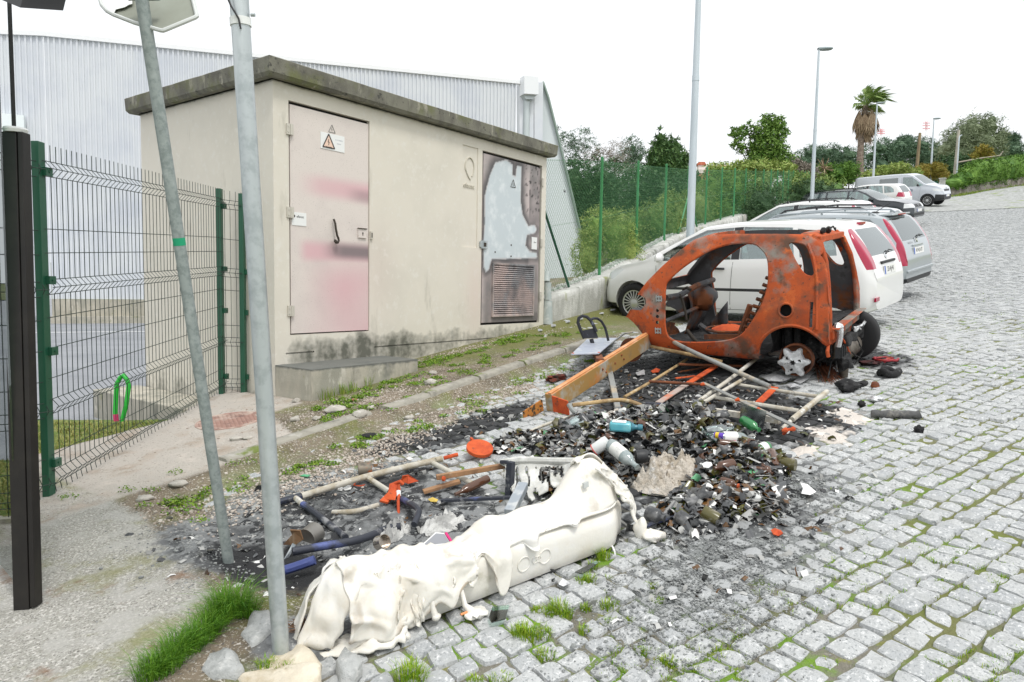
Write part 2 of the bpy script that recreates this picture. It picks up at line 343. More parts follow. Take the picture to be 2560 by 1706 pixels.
# ------------------------------------------------------------------ granite setts of the street (one paved surface)
masked(granite, 'soot', (.02, .021, .023), .96, 12, .15, .55)
masked(granite, 'ash', (.36, .37, .37), .8, 14, .3, .6)
masked(granite, 'pale', (.75, .69, .63), .95, 12, .2, .45)
def setts():
    th = rad(-18.5); ca, sa = math.cos(th), math.sin(th); vs_, fs_, A = [], [], {'soot': [], 'ash': [], 'pale': []}
    def tmpl(k):
        g_ = np.array([-1, -.90, -.36, .36, .90, 1]) if k == 6 else np.array([-1, -.86, .86, 1]); a, b = np.meshgrid(g_, g_, indexing='ij'); ring = np.maximum(abs(a), abs(b)) > .99
        e = np.where(np.maximum(abs(a), abs(b)) > .8, 1, 0)
        x = a*(1 - .07*b*b*b*b*e); y = b*(1 - .07*a*a*a*a*e)
        z = np.where(ring, -.024, .005*(1 - np.maximum(abs(a), abs(b))**2) - .004*(abs(a*b) > .3))
        f = [(i*k+j, (i+1)*k+j, (i+1)*k+j+1, i*k+j+1) for i in range(k-1) for j in range(k-1)]
        return x.ravel(), y.ravel(), z.ravel(), f, ring.ravel()
    T = {6: tmpl(6), 4: tmpl(4)}; rg = np.random.RandomState(3)
    p = .112; row = -70
    while row < 190:
        yy = row*p + rg.uniform(-.006, .006); row += 1; x = -9 + rg.uniform(0, .1)
        while x < 42:
            wd = rg.uniform(.085, .135); xc = x + wd/2; x += wd
            wob = .012*math.sin(xc*1.7 + row*.4)
            u = xc*ca - (yy+wob)*sa; v = xc*sa + (yy+wob)*ca
            if not (-4.2 < u < 39 and -8.4 < v < max(.2, fence_v(u) - .3)): continue
            if streetness(u, v) < .9 and not (u > 4 and v < -.1): continue
            c = cover(u, v) if u < 8 else 0
            if c > .93: continue
            k = 6 if u < 5.2 else 4; tx, ty, tz, tf, ring = T[k]
            gap = rg.uniform(.001, .010) if u < 5 else .004
            hx, hy = wd/2 - gap*.6, p/2 - gap*.75
            rot = rg.normal(0, .045); cr, sr = math.cos(th+rot), math.sin(th+rot)
            lx, ly = tx*hx*(1+rg.normal(0, .035)), ty*hy
            lx = lx + ty*rg.normal(0, .006); ly = ly + tx*rg.normal(0, .006)
            U = u + lx*cr - ly*sr; V = v + lx*sr + ly*cr
            z0 = ground(u, v) + rg.normal(0, .005) - .004; tl = rg.normal(0, .03, 2)
            Z = z0 + .118*(U-u) + lx*tl[0] + ly*tl[1] + tz + np.where(ring, 0, rg.normal(0, .0030, len(tx)))
            n = len(vs_)
            vs_.extend(zip(U.tolist(), V.tolist(), Z.tolist())); fs_.extend([tuple(i+n for i in f) for f in tf])
            near = u < 8
            s1, s2, s3 = (msum(SOOT, u, v), msum(ASH, u, v), msum(PALE, u, v)) if near else (0, 0, 0)
            A['soot'] += [s1]*len(tx); A['ash'] += [s2]*len(tx); A['pale'] += [s3]*len(tx)
    me = bpy.data.meshes.new('cobbled_street'); me.from_pydata(vs_, [], fs_)
    for k, a in A.items(): me.attributes.new(k, 'FLOAT', 'POINT').data.foreach_set('value', a)
    me.polygons.foreach_set('use_smooth', [True]*len(me.polygons)); me.set_sharp_from_angle(angle=rad(28)); me.materials.append(granite)
    o = bpy.data.objects.new('cobbled_street', me); COL.objects.link(o); tag(o, kind='structure')
setts()
# far stretch of the street and the country round it
farm = mat('far_paving', (.38, .39, .38), .9, layers=[((.22, .23, .21), 5, .48, .62, 5), ((.5, .5, .49), 3, .54, .66, 5), ((.2, .26, .06), .8, .58, .68, 6)], bump=(9, .6, .03))
mb = MB(); us2 = steps((38.3, 70, 2)); mb.grid([[(u, v, ground(u, v) + .012 + (.45*smooth(50, 58, u)*smooth(1, -4, v))) for v in (-30, -20, -14, -9, -7, -5.5, -4, -2.5, -1, 0, 1, 2.2, 3.4)] for u in us2])
tag(mb.build('far_street', farm), kind='structure')
field = mat('meadow', (.10, .13, .04), 1, layers=[((.2, .17, .09), .15, .4, .65, 6), ((.05, .09, .02), .6, .45, .6, 5)])
def hill(x, y):
    if y < 8: return min(base(min(x, 66)), 9.6) - 2.4
    return -2.2 + .80*max(0, base(min(max(x, 0), 66)))*smooth(-10, 30, x)
mb = MB(); mb.grid([[(x, y, hill(x, y)) for y in (-700, -300, -60, -20, 0, 7.9, 8.1, 30, 60, 120, 300, 900)] for x in (-900, -300, -60, -20, 0, 10, 20, 30, 40, 50, 66, 100, 160, 300, 1200)])
tag(mb.build('terrain', field), kind='structure')

# ------------------------------------------------------------------ the transformer hut
cream = mat('cream_render', (.71, .67, .585), .9, layers=[((.66, .625, .545), 1.2, .45, .65, 5), ((.73, .70, .63), 14, .55, .7, 4), ((.5, .47, .4), 5, .62, .78, 5, (1, 1, .25))], bump=(160, .25, .004))
roofc = mat('weathered_concrete', (.21, .205, .165), .95, layers=[((.13, .125, .105), 5, .42, .6, 6, (1, 1, .6)), ((.16, .17, .08), 3.2, .5, .68, 6), ((.36, .345, .28), 9, .58, .7, 5, (1, 1, .4)), ((.06, .06, .055), 14, .6, .7, 5)], bump=(70, .6, .008))
conc = mat('plinth_concrete', (.46, .43, .36), .93, layers=[((.33, .32, .27), 4, .42, .62, 5, (1, 1, .35)), ((.6, .57, .5), 10, .58, .72, 5, (1, 1, .4)), ((.18, .18, .15), 3, .56, .72, 6, (2.2, 2.2, .35)), ((.25, .26, .14), 6, .6, .75, 5)], bump=(90, .5, .006))
dark = mat('black_gap', (.012, .011, .01), .9)
doorm = mat('cream_door', (.71, .645, .60), .55, layers=[((.65, .585, .55), 2, .5, .7, 4), ((.4, .37, .32), 120, .66, .7, 2)], bump=(250, .12, .002))
burnt = mat('burnt_door', (.52, .45, .44), .5, layers=[((.42, .38, .37), 5, .45, .65, 5), ((.60, .50, .48), 8, .55, .7, 4)], bump=(60, .2, .003))
steelm = mat('galvanised', (.50, .54, .55), .42, .55, layers=[((.40, .44, .45), 18, .45, .6, 4), ((.58, .62, .63), 6, .55, .7, 5, (1, 1, .2))], bump=(40, .1, .002))
oldgalv = mat('old_galvanised', (.33, .37, .36), .6, .4, layers=[((.25, .29, .28), 40, .45, .6, 4), ((.42, .46, .45), 14, .55, .7, 5)], bump=(120, .25, .002))
whitep = mat('white_enamel', (.82, .83, .82), .35)
blackp = mat('black_paint', (.015, .015, .016), .4)
ZG = EYE - .649
WD, DP, ZR, ZT = 4.4962, 2.4534, ZG + 2.5161, ZG + 2.6855
hut = thing('transformer_hut', 'cream prefabricated transformer hut with two metal doors and a mossy flat concrete roof', 'hut', (0, 0, ZG - .45))
HB = ZG - .45
def hl(u, v, z): return (u, v, z - HB)      # hut-local
D1 = (.1686, 1.1701, ZG + .1672, ZG + 2.3672); D2 = (3.0513, 4.3876, ZG + .1687, ZG + 2.3778)
LG = (2.668, 2.964, ZG + 1.15, ZG + 2.384)
def cuts(a, b, extra, step):
    xs = sorted(set([round(x, 4) for x in list(np.arange(a, b, step)) + [a, b] + list(extra)])); r = [xs[0]]
    for x in xs[1:]:
        if x - r[-1] > .004 or x in [round(e, 4) for e in extra]: r.append(x)
    return r
holes = [D1, D2, LG, (.12, .45, ZG - .014, ZG), (1.24, 4.05, ZG - .014, ZG)]
U_ = cuts(0, WD, [h[i] for h in holes for i in (0, 1)], .06); Z_ = cuts(ZG - .75, ZR, [h[i] for h in holes for i in (2, 3)], .06)
mb = MB(); idx = {}; dep = [.045, .045, .012, .012, .012]
def vtx(u, v, z):
    k = (round(u, 4), round(v, 4), round(z, 4))
    if k not in idx: idx[k] = len(mb.v); mb.v.append(hl(*k))
    return idx[k]
def inh(u, z):
    for n, h in enumerate(holes):
        if h[0] < u < h[1] and h[2] < z < h[3]: return n
    return -1
for i in range(len(U_)-1):
    for j in range(len(Z_)-1):
        a, b, c, d = U_[i], U_[i+1], Z_[j], Z_[j+1]; h = inh((a+b)/2, (c+d)/2); y = 0 if h < 0 else dep[h]
        mb.f.append((vtx(a, y, c), vtx(b, y, c), vtx(b, y, d), vtx(a, y, d))); mb.m.append(1 if h in (0, 1) else 0)
        for (x0, z0, x1, z1, ou, oz) in ((a, c, a, d, -1, 0), (b, c, b, d, 1, 0), (a, c, b, c, 0, -1), (a, d, b, d, 0, 1)):
            hn = inh((a+b)/2 + ou*(b-a)/2 + ou*.003, (c+d)/2 + oz*(d-c)/2 + oz*.003); yn = 0 if hn < 0 else dep[hn]
            if h >= 0 and yn < y: mb.f.append((vtx(x0, yn, z0), vtx(x1, yn, z1), vtx(x1, y, z1), vtx(x0, y, z0))); mb.m.append(1 if h in (3, 4) else 0)
# other three sides
for (a, b) in (((0, DP), (0, 0)), ((WD, 0), (WD, DP)), ((WD, DP), (0, DP))):
    n = 40
    P_ = [[hl(a[0] + (b[0]-a[0])*k/n, a[1] + (b[1]-a[1])*k/n, z) for k in range(n+1)] for z in Z_]
    mb.grid(P_)
wo = mb.build('wall', [cream, dark], hut, smooth=False)
def setattr_(o, k, fn):
    me = o.data; at = me.attributes.new(k, 'FLOAT', 'POINT'); at.data.foreach_set('value', [fn(*p.co) for p in me.vertices])
def mould_dark(x, y, z):
    z += HB - ZG; st = .5 + .5*noise.noise(Vector((x*5, y*5, 1))) + .35*noise.noise(Vector((x*17, y*17, 4)))
    top = .16 + .1*noise.noise(Vector((x*3.3, y, 2)))
    m = smooth(top + .06, top - .12, z)*smooth(-.5, -.05, z)*(.35 + .65*st)*(1.15 if x < 2 else .85)*smooth(.02, .3, x)
    if y > .05: m = .9*smooth(-.2, -.5, z)*st
    m = max(m, .8*smooth(2.49, 2.515, z))  # narrow dark band along the wall top, just below the roof slab
    for (sx, sw) in ((3.5, .1), (4.15, .16)): m = max(m, .8*smooth(sw, .0, abs(x - sx))*smooth(.2, .1, z)*smooth(-.35, .05, z))
    return max(0, min(1, m))
setattr_(wo, 'mould_dark', mould_dark)
setattr_(wo, 'pink', lambda x, y, z: .55*math.exp(-((x-2.95)/.2)**2 - ((z+HB-ZG-.55)/.5)**2) + .3*math.exp(-((x-1.3)/.25)**2-((z+HB-ZG-.8)/.5)**2))
masked(cream, 'pink', (.66, .48, .45), .6); masked(cream, 'mould_dark', (.075, .08, .06), .9, 14, .25, .9)
# roof slab with slanted edges
mb = MB(); o1, o2 = .1168, .0836
def rect(o, z): return [hl(-o, -o, z), hl(WD+o, -o, z), hl(WD+o, DP+o, z), hl(-o, DP+o, z)]
rings = [rect(0.02, ZR + .004), rect(o2, ZR + .004), rect(o1 - .008, ZR + .035), rect(o1, ZT - .008), rect(o1 - .008, ZT), rect(.3, ZT + .02) if 0 else rect(-.6, ZT + .03)]
def densify(r, k=24):
    out = []
    for a, b in zip(r, r[1:] + r[:1]):
        for i in range(k): out.append(tuple(a[q] + (b[q]-a[q])*i/k for q in range(3)))
    return out
R_ = [densify(r) for r in rings]
R_ = [[(x + .004*noise.noise(Vector((x*9, y*9, z*20))), y + .004*noise.noise(Vector((x*9, y*9, z*20+5))), z + .004*noise.noise(Vector((x*6, y*6, z*9)))) if 0 < i < 5 else (x, y, z) for (x, y, z) in r] for i, r in enumerate(R_)]
mb.grid(R_, closed=True); n = len(R_[0]); mb.f.append(tuple(range(5*n, 6*n))); mb.m.append(0)
mb.build('roof', roofc, hut, sharp=22)
# --- door with hooks and warning plates
def door_leaf(D, name, m, gl, gr, gt, gb, attrs, label=None):
    a, b, c, d = D[0] + gl, D[1] - gr, D[2] + gb, D[3] - gt; nx, nz_ = int((b-a)/.02), int((d-c)/.02)
    mb = MB(); mb.grid([[hl(a + (b-a)*i/nx, .012, c + (d-c)*j/nz_) for j in range(nz_+1)] for i in range(nx+1)])
    for (x0, z0, x1, z1) in ((a, c, b, c), (b, c, b, d), (b, d, a, d), (a, d, a, c)):
        mb.add([hl(x0, .012, z0), hl(x1, .012, z1), hl(x1, .04, z1), hl(x0, .04, z0)], [(0, 1, 2, 3)])
    o = mb.build(name, m, hut, smooth=False, label=None) if 0 else mb.build(name, m, hut, smooth=False)
    if label: o['label'] = label
    for k, fn in attrs.items(): setattr_(o, k, fn)
    return o
def fz(x, y, z): return z + HB - ZG
d1 = door_leaf(D1, 'door', doorm, .022, .006, .03, .014, {
    'pink': lambda x, y, z: max(.8*smooth(.16, .02, abs(fz(x,y,z)-1.62))*smooth(.2, .6, x)*(.6+.4*x), .8*smooth(.15, .03, abs(fz(x,y,z)-.98))*smooth(.25, .4, x), .85*smooth(1.15, .6, fz(x,y,z))*smooth(.2, .9, x)*(.75+.4*noise.noise(Vector((x*2, z*2, 0))))),
    'scorch': lambda x, y, z: max(.85*smooth(.12, .02, abs(fz(x,y,z)-1.0))*smooth(.5, .85, x), .4*smooth(.1, .02, abs(fz(x,y,z)-1.58))*smooth(.8, 1.1, x))}, 'cream door with pink scorched bands and a warning plate')
masked(doorm, 'pink', (.68, .40, .44), 1.0); masked(doorm, 'scorch', (.16, .145, .15), 1)
def q2(x, y): p = PV(600 + x/1.742, 100 + y/1.742, .012); return (p.x, p.z)
SC_POLY = [q2(*p) for p in [(1112, 535), (1160, 522), (1188, 545), (1186, 588), (1200, 596), (1206, 548), (1226, 552), (1222, 700), (1230, 760), (1255, 812), (1282, 806), (1292, 825), (1284, 842), (1250, 850), (1243, 895), (1262, 922), (1292, 928), (1294, 950), (1095, 955), (1084, 1000), (1072, 1012), (1062, 990), (1060, 880), (1066, 800), (1066, 680), (1088, 590)]]
def pdist(x, z, poly):
    ins = False; best = 9; n = len(poly); j = n-1
    for i in range(n):
        (x1, y1), (x2, y2) = poly[i], poly[j]
        if (y1 > z) != (y2 > z) and x < (x2-x1)*(z-y1)/(y2-y1) + x1: ins = not ins
        dx, dy = x2-x1, y2-y1; t = max(0, min(1, ((x-x1)*dx + (z-y1)*dy)/(dx*dx+dy*dy+1e-9))); best = min(best, math.hypot(x-x1-dx*t, z-y1-dy*t)); j = i
    return best if ins else -best
def sc_dark(x, y, z):
    zz = z + HB; d = -pdist(x, zz, SC_POLY); nn = noise.noise(Vector((x*6, z*6, 3)))
    if d < 0: return 0
    r = .12 if zz > ZG + .95 else .1
    e = smooth(r*1.5, .0, d + .03*nn)*.95
    if x > 4.1: e = max(e*.8, .5*smooth(ZG + .9, ZG + 1.5, zz)*(1 + nn))
    if zz < ZG + 1.0: e = max(.55*smooth(.16, .02, abs(x - D2[0] - .16)) + .5*smooth(.16, .04, abs(x - D2[1] + .12)), e*.9, .75*smooth(.14, .05, abs(zz - ZG - .24))*smooth(D2[0]+.1, D2[0]+.3, x))
    return min(1, max(0, e))
d2 = door_leaf(D2, 'door', burnt, .035, .03, .03, .03, {'bare': lambda x, y, z: smooth(-.012, .02, pdist(x, z + HB, SC_POLY)), 'scorch': sc_dark,
    'spot': lambda x, y, z: smooth(.28, .4, noise.noise(Vector((x*22, z*22, 7))))*smooth(3.9, 4.1, x)*smooth(ZG + 1.6, ZG + 1.8, z + HB)}, 'scorched metal door with a bare silvery patch and a louvred vent')
masked(burnt, 'scorch', (.045, .045, .048), .95); masked(burnt, 'bare', (.56, .62, .65), 1)
masked(burnt, 'spot', (.03, .025, .025), 1)
speck(burnt, 'bare', (.76, .80, .82), 5, .5, .7, .8)
# louvred vent
mb = MB(); la, lb = 3.30, 4.22; lz0, lz1 = ZG + .27, ZG + .98; ns = 25
for k in range(ns):
    z = lz0 + .03 + (lz1 - lz0 - .05)*k/(ns-1); hh = (lz1-lz0)/ns
    mb.add([hl(la+.01, -.012, z - hh*.30), hl(lb-.01, -.012, z - hh*.30), hl(lb-.01, .008, z + hh*.45), hl(la+.01, .008, z + hh*.45), hl(la+.01, .010, z - hh*.30), hl(lb-.01, .010, z - hh*.30)], [(0, 1, 2, 3), (0, 4, 5, 1)])
for (a, b, c, d) in ((la-.015, la+.01, lz0, lz1), (lb-.01, lb+.015, lz0, lz1), (la+.01, lb-.01, lz0, lz0+.02), (la+.01, lb-.01, lz1-.02, lz1)):
    mb.box(hl((a+b)/2, 0, (c+d)/2), (b-a, .025, d-c))
mb.add([hl(la, .0105, lz0), hl(lb, .0105, lz0), hl(lb, .0105, lz1), hl(la, .0105, lz1)], [(0, 1, 2, 3)], 1)
ventm = mat('scorched_louvre', (.5, .40, .37), .5, layers=[((.16, .155, .16), 2.2, .42, .6, 4), ((.3, .3, .31), 3.5, .5, .65, 4)])
mb.build('louvre', [ventm, dark], d2, smooth=False)
hinm = mat('hinge_metal', (.6, .57, .5), .5, .2)
for z in (.4, 1.33, 2.1):
    mb = MB(); mb.box(hl(.176, -.008, ZG + z), (.075, .012, .1)); mb.tube([hl(.185, -.016, ZG + z - .05), hl(.185, -.016, ZG + z + .05)], .009)
    mb.box(hl(.155, -.016, ZG + z + .025), (.012, .006, .012)); mb.box(hl(.155, -.016, ZG + z - .025), (.012, .006, .012)); mb.build('hinge', hinm, d1, smooth=False)
for z in (.55, 1.3, 2.15):
    mb = MB(); mb.box(hl(4.40, -.006, ZG + z), (.05, .012, .11)); mb.tube([hl(4.385, -.012, ZG + z - .055), hl(4.385, -.012, ZG + z + .055)], .01); mb.build('hinge', hinm, d2, smooth=False)
def plate(a, b, c, d, y=-.001): 
    mb = MB(); mb.box(hl((a+b)/2, y, (c+d)/2), (b-a, .004, d-c)); return mb
def qv(px, py): p = PV(px, py, .012); return p.x, p.z
pl = plate(.543, .841, ZG + 1.99, ZG + 2.15, .009).build('sign_plate', whitep, d1, smooth=False)
yel = mat('faded_orange', (.85, .62, .5), .5)
def tri(mb, cx, cz, s, y, mi, th):
    P_ = [(cx, cz + s*.6), (cx + s*.55, cz - s*.4), (cx - s*.55, cz - s*.4)]
    for a, b in zip(P_, P_[1:] + P_[:1]): mb.bar(hl(a[0], y, a[1]), hl(b[0], y, b[1]), th, .003, mi, up=(0, 1, 0))
    return P_
def bolt(mb, cx, cz, s, y, mi):
    z_ = [(0, .3), (-.09, .0), (.05, .02), (-.02, -.28)]
    for a, b in zip(z_, z_[1:]): mb.bar(hl(cx + a[0]*s, y, cz + a[1]*s), hl(cx + b[0]*s, y, cz + b[1]*s), s*.05, .003, mi, up=(0, 1, 0))
mb = MB(); P_ = tri(mb, .64, ZG + 2.062, .132, .003, 0, .009); mb.add([hl(P_[0][0], .005, P_[0][1]), hl(P_[1][0], .005, P_[1][1]), hl(P_[2][0], .005, P_[2][1])], [(0, 1, 2)], 1); bolt(mb, .64, ZG + 2.062, .10, .003, 0)
mb.build('warning_triangle', [blackp, yel], pl, smooth=False)
mb = MB(); tri(mb, .684, ZG + 2.195, .075, .009, 0, .004); bolt(mb, .684, ZG + 2.195, .06, .009, 0); mb.build('warning_triangle', mat('faded_black', (.2, .2, .19), .7), d1, smooth=False)
greyt = mat('faded_print', (.5, .52, .58), .7)
XM, ZM_ = (1, 0, 0), (0, -1, 0)
text('PERIGO DE MORTE', .0095, blackp, 'lettering', pl, M4((1, 0, 0), (0, 0, 1), (0, -1, 0), hl(.64, .0045, ZG + 2.017)), .0005)
for k, tx in enumerate(('ALTA TENSÃO', 'PERIGO', '')): 
    if tx: text(tx, .015, greyt, 'lettering', pl, M4((1, 0, 0), (0, 0, 1), (0, -1, 0), hl(.77, .0065, ZG + 2.10 - .035*k)), .0005)
pl2 = plate(.205, .37, ZG + 1.215, ZG + 1.34, .009).build('sign_plate', whitep, d1, smooth=False)
text('efacec', .034, blackp, 'lettering', pl2, M4((1, 0, 0), (0, 0, 1), (0, -1, 0), hl(.3, .0065, ZG + 1.30)), .0005)
mb = MB(); mb.lathe(hl(.228, .0065, ZG + 1.302), (0, -1, 0), [(0, .013), (.001, .013), (.001, .007), (0, .007)], 12); mb.build('emblem', blackp, pl2, smooth=False)
for k in range(4): text('- - - - - -', .012, greyt, 'lettering', pl2, M4((1, 0, 0), (0, 0, 1), (0, -1, 0), hl(.285, .0065, ZG + 1.272 - .013*k)), .0004) if k < 0 else None
# hook handle and lock of the first door
hookm = mat('rusty_dark_iron', (.06, .05, .04), .8, .3)
mb = MB(); hk = [(.688, 1.31), (.69, 1.25), (.70, 1.16), (.715, 1.08), (.73, 1.04), (.735, 1.01), (.72, .985), (.70, .985), (.69, 1.0), (.693, 1.02)]
mb.tube([hl(a, -.03 + .02*(i < 1), ZG + 1.31 - (1.31 - b)*.70) for i, (a, b) in enumerate(hk)], [.011]*6 + [.016]*3 + [.012], 8); mb.build('handle', hookm, d1)
mb = MB(); mb.box(hl(1.07, .004, ZG + 1.2), (.11, .016, .10)); mb.box(hl(1.07, -.004, ZG + 1.247), (.12, .02, .008), 1); mb.box(hl(1.075, -.005, ZG + 1.19), (.008, .004, .03), 1); mb.lathe(hl(1.075, -.003, ZG + 1.2), (0, -1, 0), [(0, .009), (.003, .009)], 10, 1)
mb.build('lock', [doorm, hookm], d1, smooth=False)
mb = MB(); mb.box(hl(1.188, -.01, ZG + 1.185), (.03, .02, .08)); mb.box(hl(1.188, -.02, ZG + 1.185), (.012, .004, .05), 1); mb.build('latch', [hinm, hookm], d1, smooth=False)
# lock, faded triangle and small plate on the scorched door
mb = MB(); mb.box(hl(3.10, -.002, ZG + 1.2), (.13, .02, .1)); mb.box(hl(3.11, -.013, ZG + 1.2), (.05, .006, .05), 1); mb.box(hl(3.02, -.01, ZG + 1.2), (.03, .02, .07)); mb.build('lock', [steelm, hookm], d2, smooth=False)
mb = MB(); tri(mb, 3.72, ZG + 2.04, .1, .008, 0, .006); bolt(mb, 3.72, ZG + 2.03, .08, .008, 0); mb.build('warning_triangle', hookm, d2, smooth=False)
pl3 = plate(4.17, 4.3, ZG + 1.2, ZG + 1.37, .006).build('sign_plate', whitep, d2, smooth=False)
text('efacec', .026, blackp, 'lettering', pl3, M4((1, 0, 0), (0, 0, 1), (0, -1, 0), hl(4.25, .0035, ZG + 1.3)), .0005)
for (x, z) in ((3.70, 1.23), (3.70, 1.08), (3.35, 1.12)):
    mb = MB(); mb.lathe(hl(x, .012, ZG + z), (0, -1, 0), [(0, .012), (.006, .010), (.008, 0)], 8); mb.build('bolt', hookm, d2)
# embossed emblem and lettering in the wall recess
emb = mat('embossed_render', (.60, .565, .48), .9)
text('efacec', .085, emb, 'lettering', hut, M4((1, 0, 0), (0, 0, 1), (0, -1, 0), hl(2.80, .008, ZG + 1.905)), .006)
mb = MB()
mb.tube([hl(2.81 + .085*math.cos(a), .006, ZG + 2.13 + .12*math.sin(a)) for a in np.linspace(rad(-60), rad(200), 22)], .008, 6)
mb.tube([hl(2.735 + .03*t + .05*t*t, .006, ZG + 2.11 - .12*t) for t in np.linspace(0, 1.1, 8)], .008, 6); mb.build('emblem', emb, hut)
# the step in front of the first door
def stepgrid():
    mb = MB(); a, b, c, d = .0, 1.3546, -.5388, -.004; zt = ZG - .107; zb = .3
    n = 30; X = [a + (b-a)*i/n for i in range(n+1)]; Y = [c + (d-c)*i/12 for i in range(13)]; Zs = [zb + (zt-zb)*i/16 for i in range(17)]
    j = lambda x, y, z: (x + .003*n2(x*3, z*3, 3), y + .003*n2(x, z*2, 5), z + .003*n2(x, y, 6))
    mb.grid([[j(x, c, z) for z in Zs] for x in X]); mb.grid([[j(a, y, z) for z in Zs] for y in Y]); mb.grid([[j(b, y, z) for z in Zs] for y in Y]); mb.grid([[j(x, y, zt) for y in Y] for x in X]); return mb
st = stepgrid().build('concrete_step', conc, smooth=False, loc=(0, 0, .3)); tag(st, 'stained concrete step in front of the cream door', 'step')
setattr_(st, 'mould_dark', lambda x, y, z: (.95 if z + .3 > ZG - .112 else smooth(.3, .6, x)*.75*max(0, .45 + .8*noise.noise(Vector((x*6, y*6, .5*z))))*smooth(-.25, .1, z + .3 - ZG + .25)))
masked(conc, 'mould_dark', (.10, .11, .105), .85, 18, .3, .8)
# concrete ledge along the left side of the hut
mb = MB(); mb.box((-.26, 1.66, .05), (.5, 1.9, .72)); lg = mb.build('concrete_ledge', conc, smooth=False, loc=(-.26, 1.66, -.2), bevel=.01); tag(lg, 'low concrete ledge running along the shaded left side of the hut', 'ledge')
# downpipe at the right corner
mb = MB(); x0, y0 = 4.56, -.03
mb.tube([(x0, y0, base(4.55)), (x0, y0, base(4.55) + .34)], [.075, .06], 10); mb.tube([(x0, y0, base(4.55) + .35), (x0 + .0, y0 + .01, base(4.55) + .6)], .05, 10); mb.tube([(x0 - .02, y0 + .02, base(4.55) + .61), (x0 + .02, y0 + .05, base(4.55) + .75)], .05, 10)
dp = mb.build('broken_pipe', mat('grey_pipe', (.42, .47, .46), .8, layers=[((.6, .62, .6), 12, .5, .7)]), loc=(x0, y0, base(4.55))); tag(dp, 'grey broken pipe standing against the right corner of the hut', 'pipe')

# ------------------------------------------------------------------ fences, walls, poles, the yard and the warehouse behind
def GZ(px, py, z): d = pray(px, py); return CAMP + d*((z - CAMP.z)/d.z)
greenp = mat('green_powder_coat', (.012, .085, .045), .4, coat=.2)
greenl = mat('green_post_paint', (.03, .20, .06), .5, layers=[((.06, .28, .12), 3, .5, .7, 4, (1, 1, .3))])
wirem = mat('dark_green_wire', (.012, .03, .022), .5)
netm = mat('green_plastic_wire', (.06, .21, .08), .5)
A0, A1, A2 = Vector((-2.24, -.93, 0)), Vector((-.17, .58, 0)), Vector((-.03, .43, 0)); Am = Vector((-4.7, -1.25, 0))
fence = thing('mesh_fence', 'dark green welded mesh fence with folded wires left of the hut', 'fence', (A0.x, A0.y, .3))
FO = Vector((A0.x, A0.y, .3))
def mesh_panel(a, za, ta, b, zb, tb, n):
    mb = MB(); a = Vector(a); b = Vector(b); d = (b - a).normalized(); nn = Vector((d.y, -d.x, 0))
    prof = [(1.015, 0)]
    for f in (.945, .60, .245, .03): prof += [(f + .022, 0), (f, .042), (f - .022, 0)]
    prof = [(t, o) for t, o in prof if t > -.02] + [(-.015, .01)]
    prof = sorted(set(prof), reverse=True)
    def at(s, t, o): p = a.lerp(b, s) + nn*o; z0 = za + (zb-za)*s; t0 = ta + (tb-ta)*s; return Vector((p.x, p.y, z0 + (t0-z0)*t)) - FO
    for i in range(n+1):
        s = (i + .5)/(n+1); mb.tube([at(s, t, o) for t, o in prof], .0026, 4, cap=False)
    for f in (.945, .60, .245, .03):
        for dt, o in ((.022, .003), (0, .045), (-.022, .003)): mb.tube([at(s, f + dt, o) for s in (0, 1)], .0026, 4, cap=False)
    for f in (.87, .77, .70, .51, .42, .33, .17, .10) if n > 8 else (.77, .51, .33, .12): 
        if f in (.77, .51, .42, .33, .12, .70, .10): mb.tube([at(s, f, .003) for s in (0, 1)], .0026, 4, cap=False)
    return mb.build('mesh_panel', wirem, fence, sharp=80)
mesh_panel(A0, .33, 2.38, A1, .60, 2.47, 48); mesh_panel(A1, .58, 2.46, A2, .58, 2.44, 3); mesh_panel(Am, .22, 2.36, A0, .31, 2.37, 48)
for (p, z0, z1) in ((A0, .27, 2.42), (A1, .50, 2.5), (A2, .50, 2.46)):
    mb = MB(); dd = (A1 - A0).normalized(); R = basis((dd.x, dd.y, 0), (-dd.y, dd.x, 0), (0, 0, 1)); c = p - Vector((-dd.y, dd.x, 0))*-.02
    mb.box(Vector((c.x, c.y, (z0+z1)/2)) - FO, (.062, .045, z1 - z0), 0, R); po = mb.build('post', greenp, fence, smooth=False, bevel=.004)
    for f in (.1, .42, .62, .92):
        mb = MB(); q = p - Vector((-dd.y, dd.x, 0))*.012 + Vector((dd.x, dd.y, 0))*.028; zz = z0 + (z1-z0)*f
        mb.box(Vector((q.x, q.y, zz)) - FO, (.06, .03, .05), 0, R); mb.lathe(Vector((q.x, q.y, zz)) - FO, (dd.y, -dd.x, 0), [(.014, .007), (.02, .007)], 8); mb.build('clamp', greenp, po, smooth=False)
